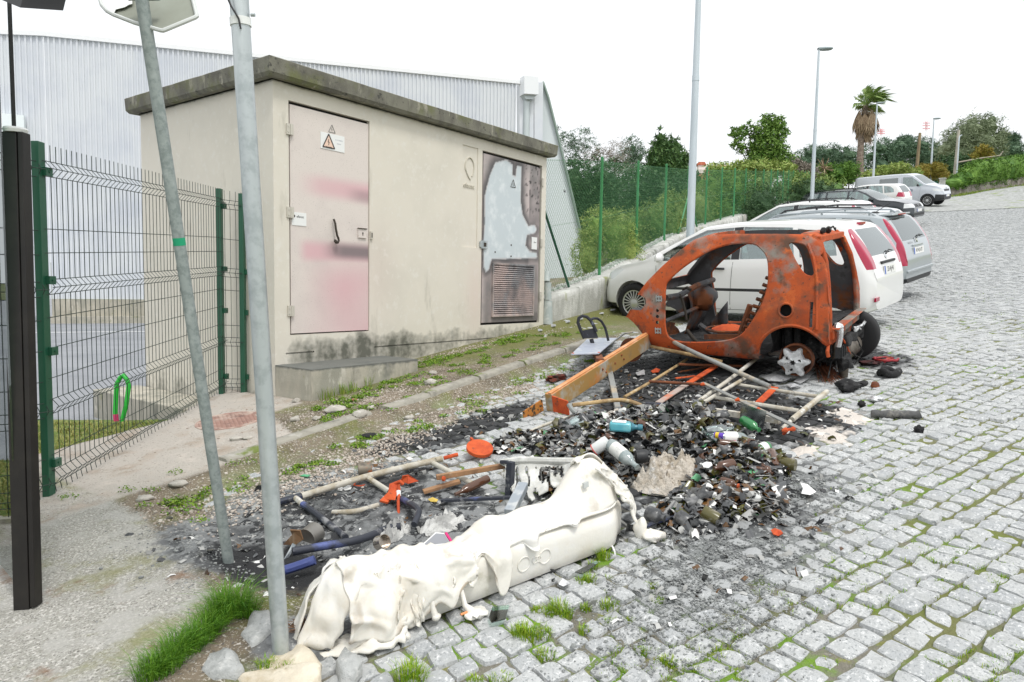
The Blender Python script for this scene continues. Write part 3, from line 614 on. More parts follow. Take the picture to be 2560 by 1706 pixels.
# kerb under the fence, lawn and yard
lawn = mat('lawn_soil', (.10, .16, .025), 1, layers=[((.24, .22, .08), 25, .45, .62, 5), ((.06, .1, .02), 8, .5, .7, 5)])
nA = Vector((-(A1-A0).y, (A1-A0).x, 0)).normalized()
mb = MB(); a, b = A0 + nA*.03, A1 + nA*.03; mb.prism([(a.x, a.y, -.3), (b.x, b.y, -.3), (b.x, b.y, .50), (a.x, a.y, .27)], nA*.09)
a2 = Am + Vector((0, .05, 0)); mb.prism([(a2.x, a2.y, -.3), (a.x, a.y, -.3), (a.x, a.y, .262), (a2.x, a2.y, .16)], Vector((0, .08, 0)))
kb = mb.build('fence_kerb', conc, smooth=False, loc=(-1.3, -.2, .2)); tag(kb, 'narrow concrete kerb under the green mesh fence', 'kerb')
mb = MB(); nn = 24
lw = lambda i, d: (lambda p, k: (p.x + nA.x*d, p.y + nA.y*d, .235 + .10*max(0, i) - .02*d + .012*noise.noise(Vector((i*9, d*3, 0)))))(A0.lerp(A1, i) if i >= 0 else A0.lerp(Am, -i), 0)
mb.grid([[lw(i/20, .1 + 1.75*j/12) for j in range(13)] for i in range(-20, 19)])
tag(mb.build('lawn', lawn), kind='structure')
asph = mat('yard_asphalt', (.28, .29, .31), .85, layers=[((.22, .23, .25), .8, .4, .65, 5), ((.36, .37, .39), 30, .55, .7, 3)])
mb = MB(); mb.grid([[(x, y, .10) for y in (.2, 6, 14, 26, 60)] for x in (-60, -20, -6, -.6, 2, 10, 26, 60)])
tag(mb.build('asphalt_yard', asph), kind='structure')
mb = MB(); a, b = GZ(30, 832, .104), GZ(360, 829, .104); d = (b-a).normalized(); a -= d*3; b += d*2; s = Vector((-d.y, d.x, 0))*.09; mb.add([a - s, b - s, b + s, a + s], [(0, 1, 2, 3)])
tag(mb.build('road_marking', whitep, smooth=False, loc=(a.x, a.y, .104)), kind='structure')
# grass blades of the lawn
bladem = mat('grass_blade', (.10, .24, .015), .7, rand=((.32, .33, .05), .9)); lawnb = mat('dry_lawn_blade', (.16, .22, .03), .8, rand=((.42, .36, .14), .9))
def blades(mb, u, v, z, n, h, spread, wd=.003, lean=.5):
    for _ in range(n):
        a = rnd.random()*2*PI; r = spread*math.sqrt(rnd.random()); x, y = u + r*math.cos(a), v + r*math.sin(a); hh = h*(.5 + .7*rnd.random()); b = rnd.random()*2*PI
        l = hh*lean*(.3 + rnd.random()); dx, dy = math.cos(b), math.sin(b); 
        if r > spread*.5: dx, dy = .6*dx + .6*math.cos(a), .6*dy + .6*math.sin(a)
        sx, sy = -dy*wd, dx*wd; m = (x + dx*l*.35, y + dy*l*.35, z + hh*.6); t = (x + dx*l, y + dy*l, z + hh*(1 - .25*lean))
        mb.add([(x - sx, y - sy, z - .005), (x + sx, y + sy, z - .005), (m[0] + sx*.7, m[1] + sy*.7, m[2]), (m[0] - sx*.7, m[1] - sy*.7, m[2]), t], [(0, 1, 2, 3), (3, 2, 4)])
mb = MB()
for _ in range(6500):
    i = rnd.uniform(-.6, .85); q = lw(i, .14 + 1.7*rnd.random()); blades(mb, q[0], q[1], q[2], 2, .04, .03, .004, .8)
tag(mb.build('lawn_grass', lawnb, smooth=False), kind='stuff')
# bent green pipe on the lawn
gp = mat('bright_green_plastic', (.02, .42, .04), .35); mg = mat('magenta_tape', (.55, .03, .14), .5)
g0 = GZ(292, 1070, .24); td = (g0 - CAMP).length/pray(292, 1070).length
def gpx(x, y): return dist(x, y, td) - g0
mb = MB(); mb.tube([gpx(292, 1072), gpx(288, 1030), gpx(292, 960), gpx(301, 944), gpx(309, 938), gpx(318, 950), gpx(322, 965), gpx(316, 1010), gpx(303, 1062)], .021, 10)
mb2 = MB(); mb2.tube([gpx(293, 1073), gpx(289, 1036)], .0225, 10)
o = mb.build('bent_pipe', gp); o.location = g0; tag(o, 'bright green plastic pipe bent into a loop on the lawn behind the mesh fence', 'pipe'); mb2.build('tape', mg, o)
# --- retaining wall right of the hut and chain link fence on it
def wt(u): return 1.47 + .215*(u - 4.69) if u < 12 else base(u) + (1.47 + .215*7.31 - base(12))
def ft(u): return 3.75 + .132*(u - 6.45) if u < 12 else base(u) + (3.75 + .132*5.55 - base(12))
lich = mat('lichened_concrete', (.44, .44, .41), .95, layers=[((.60, .60, .57), 5, .48, .62, 6, (1, 1, .45)), ((.2, .21, .18), 4, .54, .68, 6, (1, 1, .25)), ((.25, .27, .1), 3, .6, .72, 5, (1, 1, .4)), ((.34, .17, .1), 1.6, .66, .72, 5, (1, 1, .12))], bump=(45, .8, .015))
mb = MB(); us3 = steps((4.64, 14, .12), (14, 46, 1)); rows = []
for u in us3:
    f = fence_v(u) - .2; b = base(u) - .3; t = wt(u); k = lambda q: .012*n2(u, q, 4, q)
    rows.append([(u, f + k(1), b)] + [(u, f + k(z), b + (t-b)*z) for z in (.2, .4, .55, .7, .85, .96)] + [(u, f + .03, t + .008*n2(u, 1, 6)), (u, f + .2, t + .01*n2(u, 3, 9)), (u, f + .45, t + .012*n2(u, 5, 9)), (u, f + .5, t - 1.2)])
mb.grid(rows); n = len(rows[0]); mb.f.append(tuple(range(n)))
mb.m.append(0); rw = mb.build('retaining_wall', lich, loc=(4.64, 0, 1.1), sharp=60); tag(rw, 'low lichen stained concrete retaining wall under the chain link fence', 'wall')
grav = mat('white_gravel', (.7, .7, .68), .95, rand=((.42, .42, .40), .9))
mb = MB()
for u in np.arange(4.75, 14, .035):
    for _ in range(3 if u < 10 else 2):
        f = fence_v(u) + rnd.uniform(.0, .22); r = rnd.uniform(.014, .03); mb.lump((u + rnd.uniform(-.02, .02), f, wt(u) + r*.3), r, 0, .3, rnd.random()*90, 5, 3)
tag(mb.build('gravel', grav, smooth=False), kind='stuff')
cl = thing('chain_link_fence', 'tall green chain link fence running uphill on the retaining wall', 'fence', (4.66, .2, wt(4.66))); CO = Vector((4.66, .2, wt(4.66)))
pu_ = [4.66, 6.45] + [6.45 + 1.93*k for k in range(1, 21)]
for i, u in enumerate(pu_):
    mb = MB(); v = fence_v(u); mb.tube([Vector((u, v, wt(u) - (.12 if i else .3))) - CO, Vector((u, v, ft(u) + .03)) - CO], .026 if i else .03, 8); mb.lathe(Vector((u, v, ft(u) + .03)) - CO, (0, 0, 1), [(0, .028), (.02, .02), (.025, 0)], 8)
    mb.build('post', greenl, cl)
for (u, du) in ((4.72, .72), (12.25, -.9), (12.25, .9)):
    mb = MB(); mb.tube([Vector((u, fence_v(u) - .03, wt(u) + (ft(u)-wt(u))*.62)) - CO, Vector((u + du, fence_v(u+du) - .03, wt(u+du))) - CO], .02, 8); mb.build('brace', greenl if u > 5 else greenp, cl)
def net(ua, ub, sp, r):
    mb = MB(); n = max(1, int((ub-ua)/1.0))
    def P3(s, t): u = ua + s; z0, z1 = wt(u) + .02, ft(u) - .02; return Vector((u, fence_v(u), z0 + (z1-z0)*t)) - CO
    W_ = ub - ua; H_ = 1.9
    x = -H_*.62
    while x < W_ + .01:
        for sg in (1, -1):
            a0, a1 = (x, x + H_*.62) if sg > 0 else (x + H_*.62, x)
            lo, hi = 0.0, 1.0      # clip to 0..W
            f = lambda t: a0 + (a1-a0)*t
            for t in (0, 1): pass
            ts = sorted([(0 - a0)/(a1-a0), (W_ - a0)/(a1-a0)]); lo = max(0, ts[0]); hi = min(1, ts[1])
            if hi - lo > .02: mb.tube([P3(min(max(f(lo), 0), W_), lo), P3(min(max(f((lo+hi)/2), 0), W_), (lo+hi)/2), P3(min(max(f(hi), 0), W_), hi)], r, 3, cap=False)
        x += sp
    for t in (.0, .5, 1.0): mb.tube([P3(W_*k/n, min(.99, max(.01, t))) for k in range(n+1)], r*1.3, 4, cap=False)
    mb.build('netting', netm, cl, sharp=80)
net(4.66, 6.45, .05, .0016); net(6.45, 10.31, .055, .0016); net(10.31, 16.1, .075, .002); net(16.1, 45, .16, .003)
# --- street lamps
lampg = mat('pale_lamp_steel', (.56, .62, .66), .45, .3, layers=[((.48, .54, .58), 3, .45, .65, 4, (1, 1, .2))]); headm = mat('lamp_head_grey', (.22, .27, .28), .5); lens = mat('lamp_lens', (.75, .75, .7), .2)
def lamp(loc, h, r0, label, head=True, d=(.8, -.6)):
    t = thing('street_lamp', label, 'street lamp', loc, 'street lamps along the fence'); mb = MB()
    mb.tube([(0, 0, -.3), (0, 0, .95)], r0*1.08, 10); mb.tube([(0, 0, .95), (0, 0, h*.55)], [r0, r0*.82], 10); mb.tube([(0, 0, h*.55), (0, 0, h)], [r0*.8, r0*.5], 10); mb.lathe((0, 0, h*.55 - .05), (0, 0, 1), [(0, r0*.9), (.1, r0*.88)], 10)
    mb.build('pole', lampg, t)
    if head:
        D = Vector((d[0], d[1], .12)).normalized(); mb = MB(); S = Vector((-D.y, D.x, 0)).normalized()
        secs = [(-.05, .05, .05), (.0, .07, .07), (.25, .12, .08), (.5, .14, .07), (.62, .12, .05), (.66, .05, .02)]
        mb.grid([[Vector((0, 0, h)) + D*a + S*b*math.cos(q) + Vector((0, 0, 1))*c*math.sin(q) for q in np.linspace(0, 2*PI, 10, endpoint=False)] for a, b, c in secs], closed=True); hd = mb.build('lamp_head', headm, t)
        mb = MB(); mb.grid([[Vector((0, 0, h - .055)) + D*a + S*b for b in (-.09, 0, .09)] for a in (.2, .4, .55)]); mb.build('lens', lens, hd)
    return t
lamp((8.9, -.35, base(8.9)), 7.2, .078, 'tall grey lamp post between the white cars, its head above the photo')
p = dist(2030, 492, 30); lamp((p.x, p.y, base(p.x)), dist(2048, 132, 30).z - base(p.x), .085, 'tall grey street lamp rising behind the white car roofs, its flat head against the sky')
p = dist(2183, 448, 52); lamp((p.x, p.y, base(p.x)), dist(2198, 262, 52).z - base(p.x), .085, 'slim grey street lamp partly in front of the palm')
p = dist(2326, 450, 60); lamp((p.x, p.y, base(p.x)), dist(2338, 300, 60).z - base(p.x), .085, 'slim grey street lamp behind the silver van')
# --- sign poles close by
def poleobj(a, b, r, name, label, m): 
    t = thing(name, label, 'pole', a); a = Vector(a); mb = MB(); mb.tube([(0, 0, -.1), (0, 0, 0), Vector(b) - a], r, 20); mb.build('pole_tube', m, t); return t
b1 = G(702, 1622, 0, -.02); d1_ = 2.43; top1 = dist(594, -60, 2.36)
sp1 = poleobj(b1, top1, .0308, 'sign_pole', 'upright galvanised pole set in a pale stone in front of the burnt trash', steelm)
ax = (top1 - b1).normalized()
def on1(py): # point on the pole axis at photo row
    return b1 + ax*((top1-b1).length*(1622-py)/(1622+60))
mb = MB(); c = on1(45) - b1; mb.lathe(c - ax*.012, ax, [(0, .0335), (.0, .0345), (.025, .0345), (.025, .033)], 20); mb.build('collar', whitep, sp1)
mb = MB(); c2 = on1(28) - b1; mb.tube([c2 - ax*.0 + _right*.036, c2 + _right*.05], .006, 8); mb.build('clamp_bolt', steelm, sp1)
mb = MB(); mb.tube([on1(70) - b1 - _fw*.036 + _right*.012, on1(48) - b1 - _fw*.038 + _right*.008, on1(20) - b1 - _fw*.040 - _right*.014, on1(-10) - b1 - _fw*.04 - _right*.03, on1(-50) - b1 - _fw*.05 - _right*.06], .0032, 8); mb.build('cable', blackp, sp1)
b2 = G(571, 1402, 0, -.005); top2 = dist(344, -70, 2.74)
sp2 = poleobj(b2, top2, .0244, 'sign_pole', 'leaning dull grey pole carrying a road sign seen from behind', oldgalv)
mb = MB(); q = dist(432, 532, 3.02) ; A_ = (top2 - b2).normalized()
def on2(py): return b2 + (top2 - b2)*((1402-py)/1472)
c = on2(532) - b2; mb.tube([c - A_*.016, c + A_*.016], .0249, 20); mb.build('sticker', mat('green_sticker', (.01, .33, .16), .5), sp2)
signback = mat('sign_back', (.30, .32, .27), .6, .2, layers=[((.24, .25, .2), 3, .4, .65, 4)]); rimm = mat('sign_rim', (.62, .64, .62), .5, .3)
sg = thing('road_sign', 'grey back of a road sign clamped to the top of the leaning pole', 'sign', on2(0)); so0 = on2(0)
DS = 2.82
sp_ = [(248, -10), (254, 12), (268, 28), (284, 37), (335, 57), (400, 76), (407, 77), (413, 75), (488, 44), (492, 41), (492, 37), (480, -12), (420, -110), (330, -140), (262, -100)]
pts = [dist(x, y, DS + .0012*(40 - y)) - so0 for x, y in sp_]
bk = (_fw*.03)
mb = MB(); mb.prism([p_ + bk*.35 for p_ in pts], bk*.1); mb.build('sign_plate', signback, sg, smooth=False)
mb = MB(); mb.tube(pts + [pts[0]], .0085, 8); mb.build('rim', rimm, sg)
lf = [(252, -8), (258, 10), (271, 25), (284, 33), (289, 24), (312, 18), (322, 12), (330, 10), (331, -30)]
mb = MB(); mb.prism([dist(x, y, DS - .004 + .0012*(40-y)) - so0 for x, y in lf], bk*.1); mb.build('white_film', whitep, sg, smooth=False)
mb = MB(); cc = on2(-22) - so0; mb.tube([cc - _right*.06 + _fw*.02, cc + _right*.06 + _fw*.02], .012, 8); mb.build('bracket', oldgalv, sg)
# --- glass shelter at the left edge: dark post, pane, roof corner
brn = mat('dark_brown_aluminium', (.018, .016, .015), .45, .3, layers=[((.026, .023, .02), 6, .45, .65)])
pg = G(72, 1520, 0, 0); sh = thing('glass_shelter', 'dark aluminium post and greenish glass pane of a shelter at the left edge', 'shelter', pg)
ptop = dist(40, 332, 2.93); hp = ptop.z - pg.z
mb = MB(); ux, uy = Vector((_right.x, _right.y, 0)).normalized(), Vector((_fw.x, _fw.y, 0)).normalized()
lean = (ptop - pg) - Vector((0, 0, hp))
def shp(a, b, z): return ux*a + uy*b + Vector((0, 0, z)) + lean*(z/hp)
for (x0, x1, z0) in ((-.052, .014, -.02), (.019, .040, .01)):
    mb.prism([shp(x0, -.02, z0), shp(x1, -.02, z0), shp(x1, .03, z0), shp(x0, .03, z0)], shp(0, 0, hp) - shp(0, 0, 0) - Vector((0, 0, z0)))
mb.prism([shp(.014, -.012, .01), shp(.019, -.012, .01), shp(.019, .025, .01), shp(.014, .025, .01)], Vector((0, 0, hp - .02)) + lean)
mb.build('post', brn, sh, smooth=False, bevel=.006)
mb = MB(); mb.lathe(shp(-.006, .005, hp), (0, 0, 1), [(0, .042), (.012, .046), (.02, .042), (.022, .0)], 16); mb.build('post_cap', whitep, sh)
pane = glassmat('green_glass', (.80, .93, .86), .10, .02)
pdv = Vector((.12, .99, 0)).normalized(); p0 = shp(-.05, .0, .10); mb = MB(); mb.prism([p0, p0 + pdv*1.5, p0 + pdv*1.5 + Vector((0, 0, 3.2)), p0 + Vector((0, 0, 3.2))], ux*.008); mb.build('glass_pane', pane, sh, smooth=False)
mb = MB(); e0, e1 = dist(36, 345, 3.05) - pg, dist(22, -30, 2.95) - pg; mb.bar(e0, e1, .014, .012); mb.build('seal', blackp, sh, smooth=False)
mb = MB(); r0 = [dist(165, -2, 2.55) - pg, dist(158, 27, 2.55) - pg, dist(85, -2, 2.62) - pg, dist(60, -60, 2.7) - pg, dist(180, -60, 2.5) - pg]; mb.prism([r0[0], r0[1], r0[2], r0[3], r0[4]], Vector((-.1, .1, .0))); mb.build('roof_corner', blackp, sh, smooth=False)
# --- warehouse
clad = mat('white_cladding', (.68, .705, .73), .45, layers=[((.60, .63, .68), .6, .4, .65, 4)])
whs = thing('warehouse', 'large pale corrugated metal warehouse behind the hut', 'warehouse', (14, 18, .1)); WO = Vector((14, 18, .1))
W0, W1 = Vector((6.53, 22.43, 0)), Vector((22.44, 13.66, 0)); wd_ = (W1-W0).normalized(); wn = Vector((wd_.y, -wd_.x, 0)); L_ = (W1-W0).length
def wtop(px_, d): return None
zc0, zc1 = dist(109, 90, 24.5).z, dist(1298, 210, 32).z
def corr(a, dv, nv_, L, z0, t0, t1, name, pitch=.17):
    mb = MB(); n = int(L/pitch); rows = []
    for i in range(n):
        for f, o in ((0, 0), (.50, 0), (.58, .05), (.92, .05)):
            s = (i + f)*pitch; zt = t0 + (t1-t0)*s/L; p = a + dv*s + nv_*o; rows.append([(p.x-WO.x, p.y-WO.y, z0-WO.z), (p.x-WO.x, p.y-WO.y, zt-WO.z)])
    mb.grid(rows); return mb.build(name, clad, whs, smooth=False)
corr(W0, wd_, wn, L_, .96, zc0, zc1, 'cladding')
bd = -wd_; corr(W0 - wd_*9, wd_, wn, 9.18, .96, zc0 - 1.0, zc0, 'cladding')
mb = MB(); q = lambda p, z: Vector((p.x, p.y, z)) - WO
mb.prism([q(W0 - wn*.06, zc0 - .02), q(W1 - wn*.06, zc1 - .02), q(W1 - wn*.06, zc1 + .13), q(W0 - wn*.06, zc0 + .13)], wn*.16); mb.prism([q(W0 - wn*.06, zc0 - .02), q(W0 - wn*.06, zc0 + .13), q(W0 + bd*9 - wn*.06, zc0 - .87), q(W0 + bd*9 - wn*.06, zc0 - 1.02)], wn*.16); mb.build('roof_trim', mat('white_trim', (.86, .87, .88), .5), whs, smooth=False)
mb = MB(); mb.prism([q(W0, 0), q(W1, 0), q(W1, .95), q(W0, .95)], wn*.10); mb.prism([q(W0, 0), q(W1, 0), q(W1, .35), q(W0, .35)], wn*.45); mb.build('plinth', conc, whs, smooth=False)
mb = MB(); mb.prism([q(W0 + bd*.6 + wn*.1, 0), q(W0 + bd*9 + wn*.1, 0), q(W0 + bd*9 + wn*.1, 7.2), q(W0 + bd*.6 + wn*.1, 7.2)], wn*.3); mb.build('side_wall', mat('pale_blue_panel', (.8, .86, .86), .4), whs, smooth=False)
gut = mat('gutter_white', (.8, .82, .83), .4); D_ = 32
mb = MB(); fc = lambda x, y, d=D_: dist(x, y, d) - WO
mb.prism([fc(1299, 196), fc(1334, 200), fc(1334, 243), fc(1299, 241)], wn*.5); mb.build('gutter_box', gut, whs, smooth=False)
mb = MB(); mb.prism([fc(1300, 241), fc(1333, 243), fc(1326, 252), fc(1308, 252)], wn*.3); mb.tube([fc(1317, 250), fc(1314, 420), fc(1312, 770)], .15, 10); mb.build('downpipe', mat('gutter_grey', (.5, .55, .55), .4, .3), whs)
mb = MB(); mb.prism([fc(1299, 205), fc(1336, 205), fc(1336, 800), fc(1299, 800)], -wn*.3); mb.prism([fc(1334, 206), fc(1358, 206), fc(1352, 800), fc(1334, 800)], -wn*.4); mb.build('corner_panel', clad, whs, smooth=False)
fin = [(1356, 206), (1358, 208), (1371, 246), (1400, 362), (1428, 480), (1448, 565), (1456, 600), (1457, 700), (1456, 830), (1352, 830)]
mb = MB(); mb.prism([fc(x, y, 32.4) for x, y in fin], -wn*.5); mb.build('side_wing', mat('pale_grey_panel', (.63, .68, .69), .5), whs, smooth=False)
mb = MB(); mb.tube([fc(x, y, 32.3) for x, y in fin[:7]], .07, 6); mb.build('verge_trim', mat('verge_green', (.2, .26, .22), .5), whs)

# ------------------------------------------------------------------ vehicles
paintw = mat('white_car_paint', (.80, .80, .79), .28, coat=.6); paints = mat('silver_car_paint', (.40, .44, .46), .3, .35, coat=.6)
painto = mat('pale_silver_paint', (.66, .69, .71), .3, .2, coat=.6); paintd = mat('dark_blue_paint', (.022, .03, .036), .25, coat=.8); paintv = mat('van_silver_paint', (.60, .63, .68), .32, .15, coat=.5)
blkpl = mat('black_plastic', (.022, .023, .025), .5); rubber = mat('tyre_rubber', (.016, .016, .017), .85); alloy = mat('alloy', (.62, .63, .64), .3, .6)
redl = mat('red_lens', (.40, .004, .045), .12, coat=.6); dredl = mat('dark_red_lens', (.12, .004, .01), .15, coat=1); clearl = mat('headlamp_lens', (.72, .74, .74), .12, coat=1); amber = mat('amber_lens', (.6, .2, .02), .2)
cabin = mat('car_interior', (.06, .062, .065), .8); seatm = mat('seat_fabric', (.10, .105, .11), .9); platem = mat('plate_white', (.8, .8, .78), .4); bluem = mat('plate_blue', (.02, .10, .5), .4); chrome = mat('chrome', (.7, .71, .72), .12, 1)
cglass = glassmat('car_glass', (.72, .82, .80), .16, .02, 1.5); dglass = glassmat('dark_car_glass', (.16, .2, .2), .2, .03, 1.5)
def cr(pts, k):
    P_ = [Vector(p) for p in pts]; out = []
    for i in range(len(P_)-1):
        a, b, c, d = P_[max(i-1, 0)], P_[i], P_[i+1], P_[min(i+2, len(P_)-1)]
        for j in range(k):
            t = j/k; out.append(.5*((2*b) + (c-a)*t + (2*a-5*b+4*c-d)*t*t + (3*b-3*c+d-a)*t**3))
    return out + [P_[-1]]
def prof(pts, sm=.05):
    xs = np.linspace(pts[0][0], pts[-1][0], 500); z = np.interp(xs, [p[0] for p in pts], [p[1] for p in pts]); k = max(1, int(sm/(xs[1]-xs[0])))
    ker = np.hanning(2*k+3); ker /= ker.sum(); zp = np.concatenate([np.full(len(ker)//2, z[0]), z, np.full(len(ker)//2, z[-1])])
    z2 = np.convolve(zp, ker, 'valid'); return lambda x: float(np.interp(x, xs, z2))
def loft(x0, x1, W, T, B, BL, tum, n=64, inset=0, kf=2):
    """closed car body; inset shrinks it for the cavity"""
    st = [x0 + (x1-x0)*(.5 - .5*math.cos(PI*(.02 + .96*i/(n-1)))) for i in range(n)]; st[0] = x0; st[-1] = x1
    mb = MB(); rings = []
    for x in st:
        w, zt, zb = W(x) - inset, T(x) - inset*.8, B(x) + inset; zl = min(BL(x), zt - .035); h = zl - zb; g = zt - zl
        wr = .955*w - tum*max(0, g - .04)
        c = min(1, g/.3)
        half = [(0, zb), (.80*w, zb), (.95*w, zb + .05), (w, zb + .3*h), (w, zb + .62*h), (.985*w, zb + .86*h), (.955*w, zl), (.955*w + (wr - .955*w)*.45, zl + .48*g), (wr + .005, zl + .86*g), (wr - .05, zt - .012*c - .006), (wr*.6, zt - .004), (0, zt)]
        half = [(max(0, p[0]), p[1]) for p in cr(half, kf)]; half[0] = (0, half[0][1]); half[-1] = (0, half[-1][1])
        rings.append([(x, y, z) for y, z in half] + [(x, -y, z) for y, z in half[-2:0:-1]])
    mb.grid(rings, closed=True); m = len(rings[0]); mb.f.append(tuple(range(m-1, -1, -1))); mb.m.append(0); mb.f.append(tuple((n-1)*m + j for j in range(m))); mb.m.append(0)
    return mb
def tmpobj(mb, flip=False):
    me = bpy.data.meshes.new('t'); me.from_pydata(mb.v, [], mb.f); bm = bmesh.new(); bm.from_mesh(me); bmesh.ops.remove_doubles(bm, verts=bm.verts, dist=1e-5); bmesh.ops.recalc_face_normals(bm, faces=bm.faces); bm.to_mesh(me); bm.free()
    o = bpy.data.objects.new('t', me); COL.objects.link(o); return o
def boolean(o, cutter, op):
    m = o.modifiers.new('b', 'BOOLEAN'); m.operation = op; m.object = cutter
    for sv in ('MANIFOLD', 'EXACT'):
        try: m.solver = sv
        except TypeError: continue
        bpy.context.view_layer.update(); me = bpy.data.meshes.new_from_object(o.evaluated_get(bpy.context.evaluated_depsgraph_get()))
        if len(me.polygons) > 0: break
    r = bpy.data.objects.new('t', me); COL.objects.link(r); return r
def drop(*os):
    for o in os: bpy.data.objects.remove(o)
def finish(o, name, m, parent, sharp=32):
    me = o.data; me.materials.clear(); me.materials.append(m); me.polygons.foreach_set('use_smooth', [True]*len(me.polygons)); me.polygons.foreach_set('material_index', [0]*len(me.polygons)); me.set_sharp_from_angle(angle=rad(sharp))
    o.name = name; me.name = name; o.parent = parent; return o
def islands(o):
    me = o.data; par = list(range(len(me.vertices)))
    def find(a):
        while par[a] != a: par[a] = par[par[a]]; a = par[a]
        return a
    for e in me.edges:
        a, b = find(e.vertices[0]), find(e.vertices[1])
        if a != b: par[a] = b
    gr_ = {}
    for p in me.polygons: gr_.setdefault(find(p.vertices[0]), []).append(p)
    out = []
    for ps in gr_.values():
        if len(ps) < 6: continue
        ids = {}; fs = [tuple(ids.setdefault(v, len(ids)) for v in p.vertices) for p in ps]; n = bpy.data.meshes.new('t')
        n.from_pydata([tuple(me.vertices[v].co) for v in ids], [], fs); q = bpy.data.objects.new('t', n); COL.objects.link(q); out.append(q)
    return out
def sidep(poly, y0=-1.6, y1=1.6):
    mb = MB(); mb.prism([(x, y0, z) for x, z in poly], (0, y1 - y0, 0)); return mb
def endp(poly, xa, xb):
    mb = MB(); mb.prism([(xa, y, z) for y, z in poly], (xb - xa, 0, 0)); return mb
def wheel(parent, x, y, r, w, spokes, rim=alloy, sgn=1, rr=.66, name='wheel', thin=.014):
    mb = MB(); d = (0, sgn, 0); mb.lathe((x, y - sgn*w/2, r), d, [(0, r*rr), (0, r*.9), (.02, r*.985), (w*.3, r), (w*.7, r), (w-.02, r*.985), (w, r*.9), (w - .005, r*.72), (w - .02, r*rr)], 36)
    o = mb.build(name, rubber, parent, sharp=50); mb = MB(); f = y + sgn*w/2
    mb.lathe((x, f - sgn*.05, r), d, [(0, r*rr), (.045, r*rr), (.04, r*rr*.93), (-.0, r*rr*.9)], 36)
    for k in range(spokes):
        a = 2*PI*k/spokes; c, s_ = math.cos(a), math.sin(a); mb.bar((x + c*r*.1, f - sgn*.02, r + s_*r*.1), (x + c*r*rr*.94, f - sgn*.015, r + s_*r*rr*.94), thin, .014 if spokes > 8 else .04, 0, up=(0, 1, 0) if 0 else (-s_, 0, c))
    mb.lathe((x, f - sgn*.03, r), d, [(0, r*.2), (.02, r*.2), (.03, r*.1), (.032, 0)], 16); mb.build('rim', rim, o, sharp=40)
    mb = MB(); mb.lathe((x, f - sgn*.09, r), d, [(0, r*rr*.95), (.01, r*rr*.95), (.012, 0)], 24); mb.build('brake_disc', blkpl, o); return o
def carroot(name, label, u, v, ang, slope, group=None, dz=0):
    a = rad(ang); n = Vector((-slope, 0, 1)).normalized(); h = Vector((math.cos(a), math.sin(a), 0)); X = (h - n*h.dot(n)).normalized(); Y = n.cross(X)
    t = thing(name, label, 'car' if name != 'police_van' else 'van', (0, 0, 0), group); t.matrix_world = Matrix(((X.x, Y.x, n.x, u), (X.y, Y.y, n.y, v), (X.z, Y.z, n.z, ground(u, v) + dz), (0, 0, 0, 1))); return t
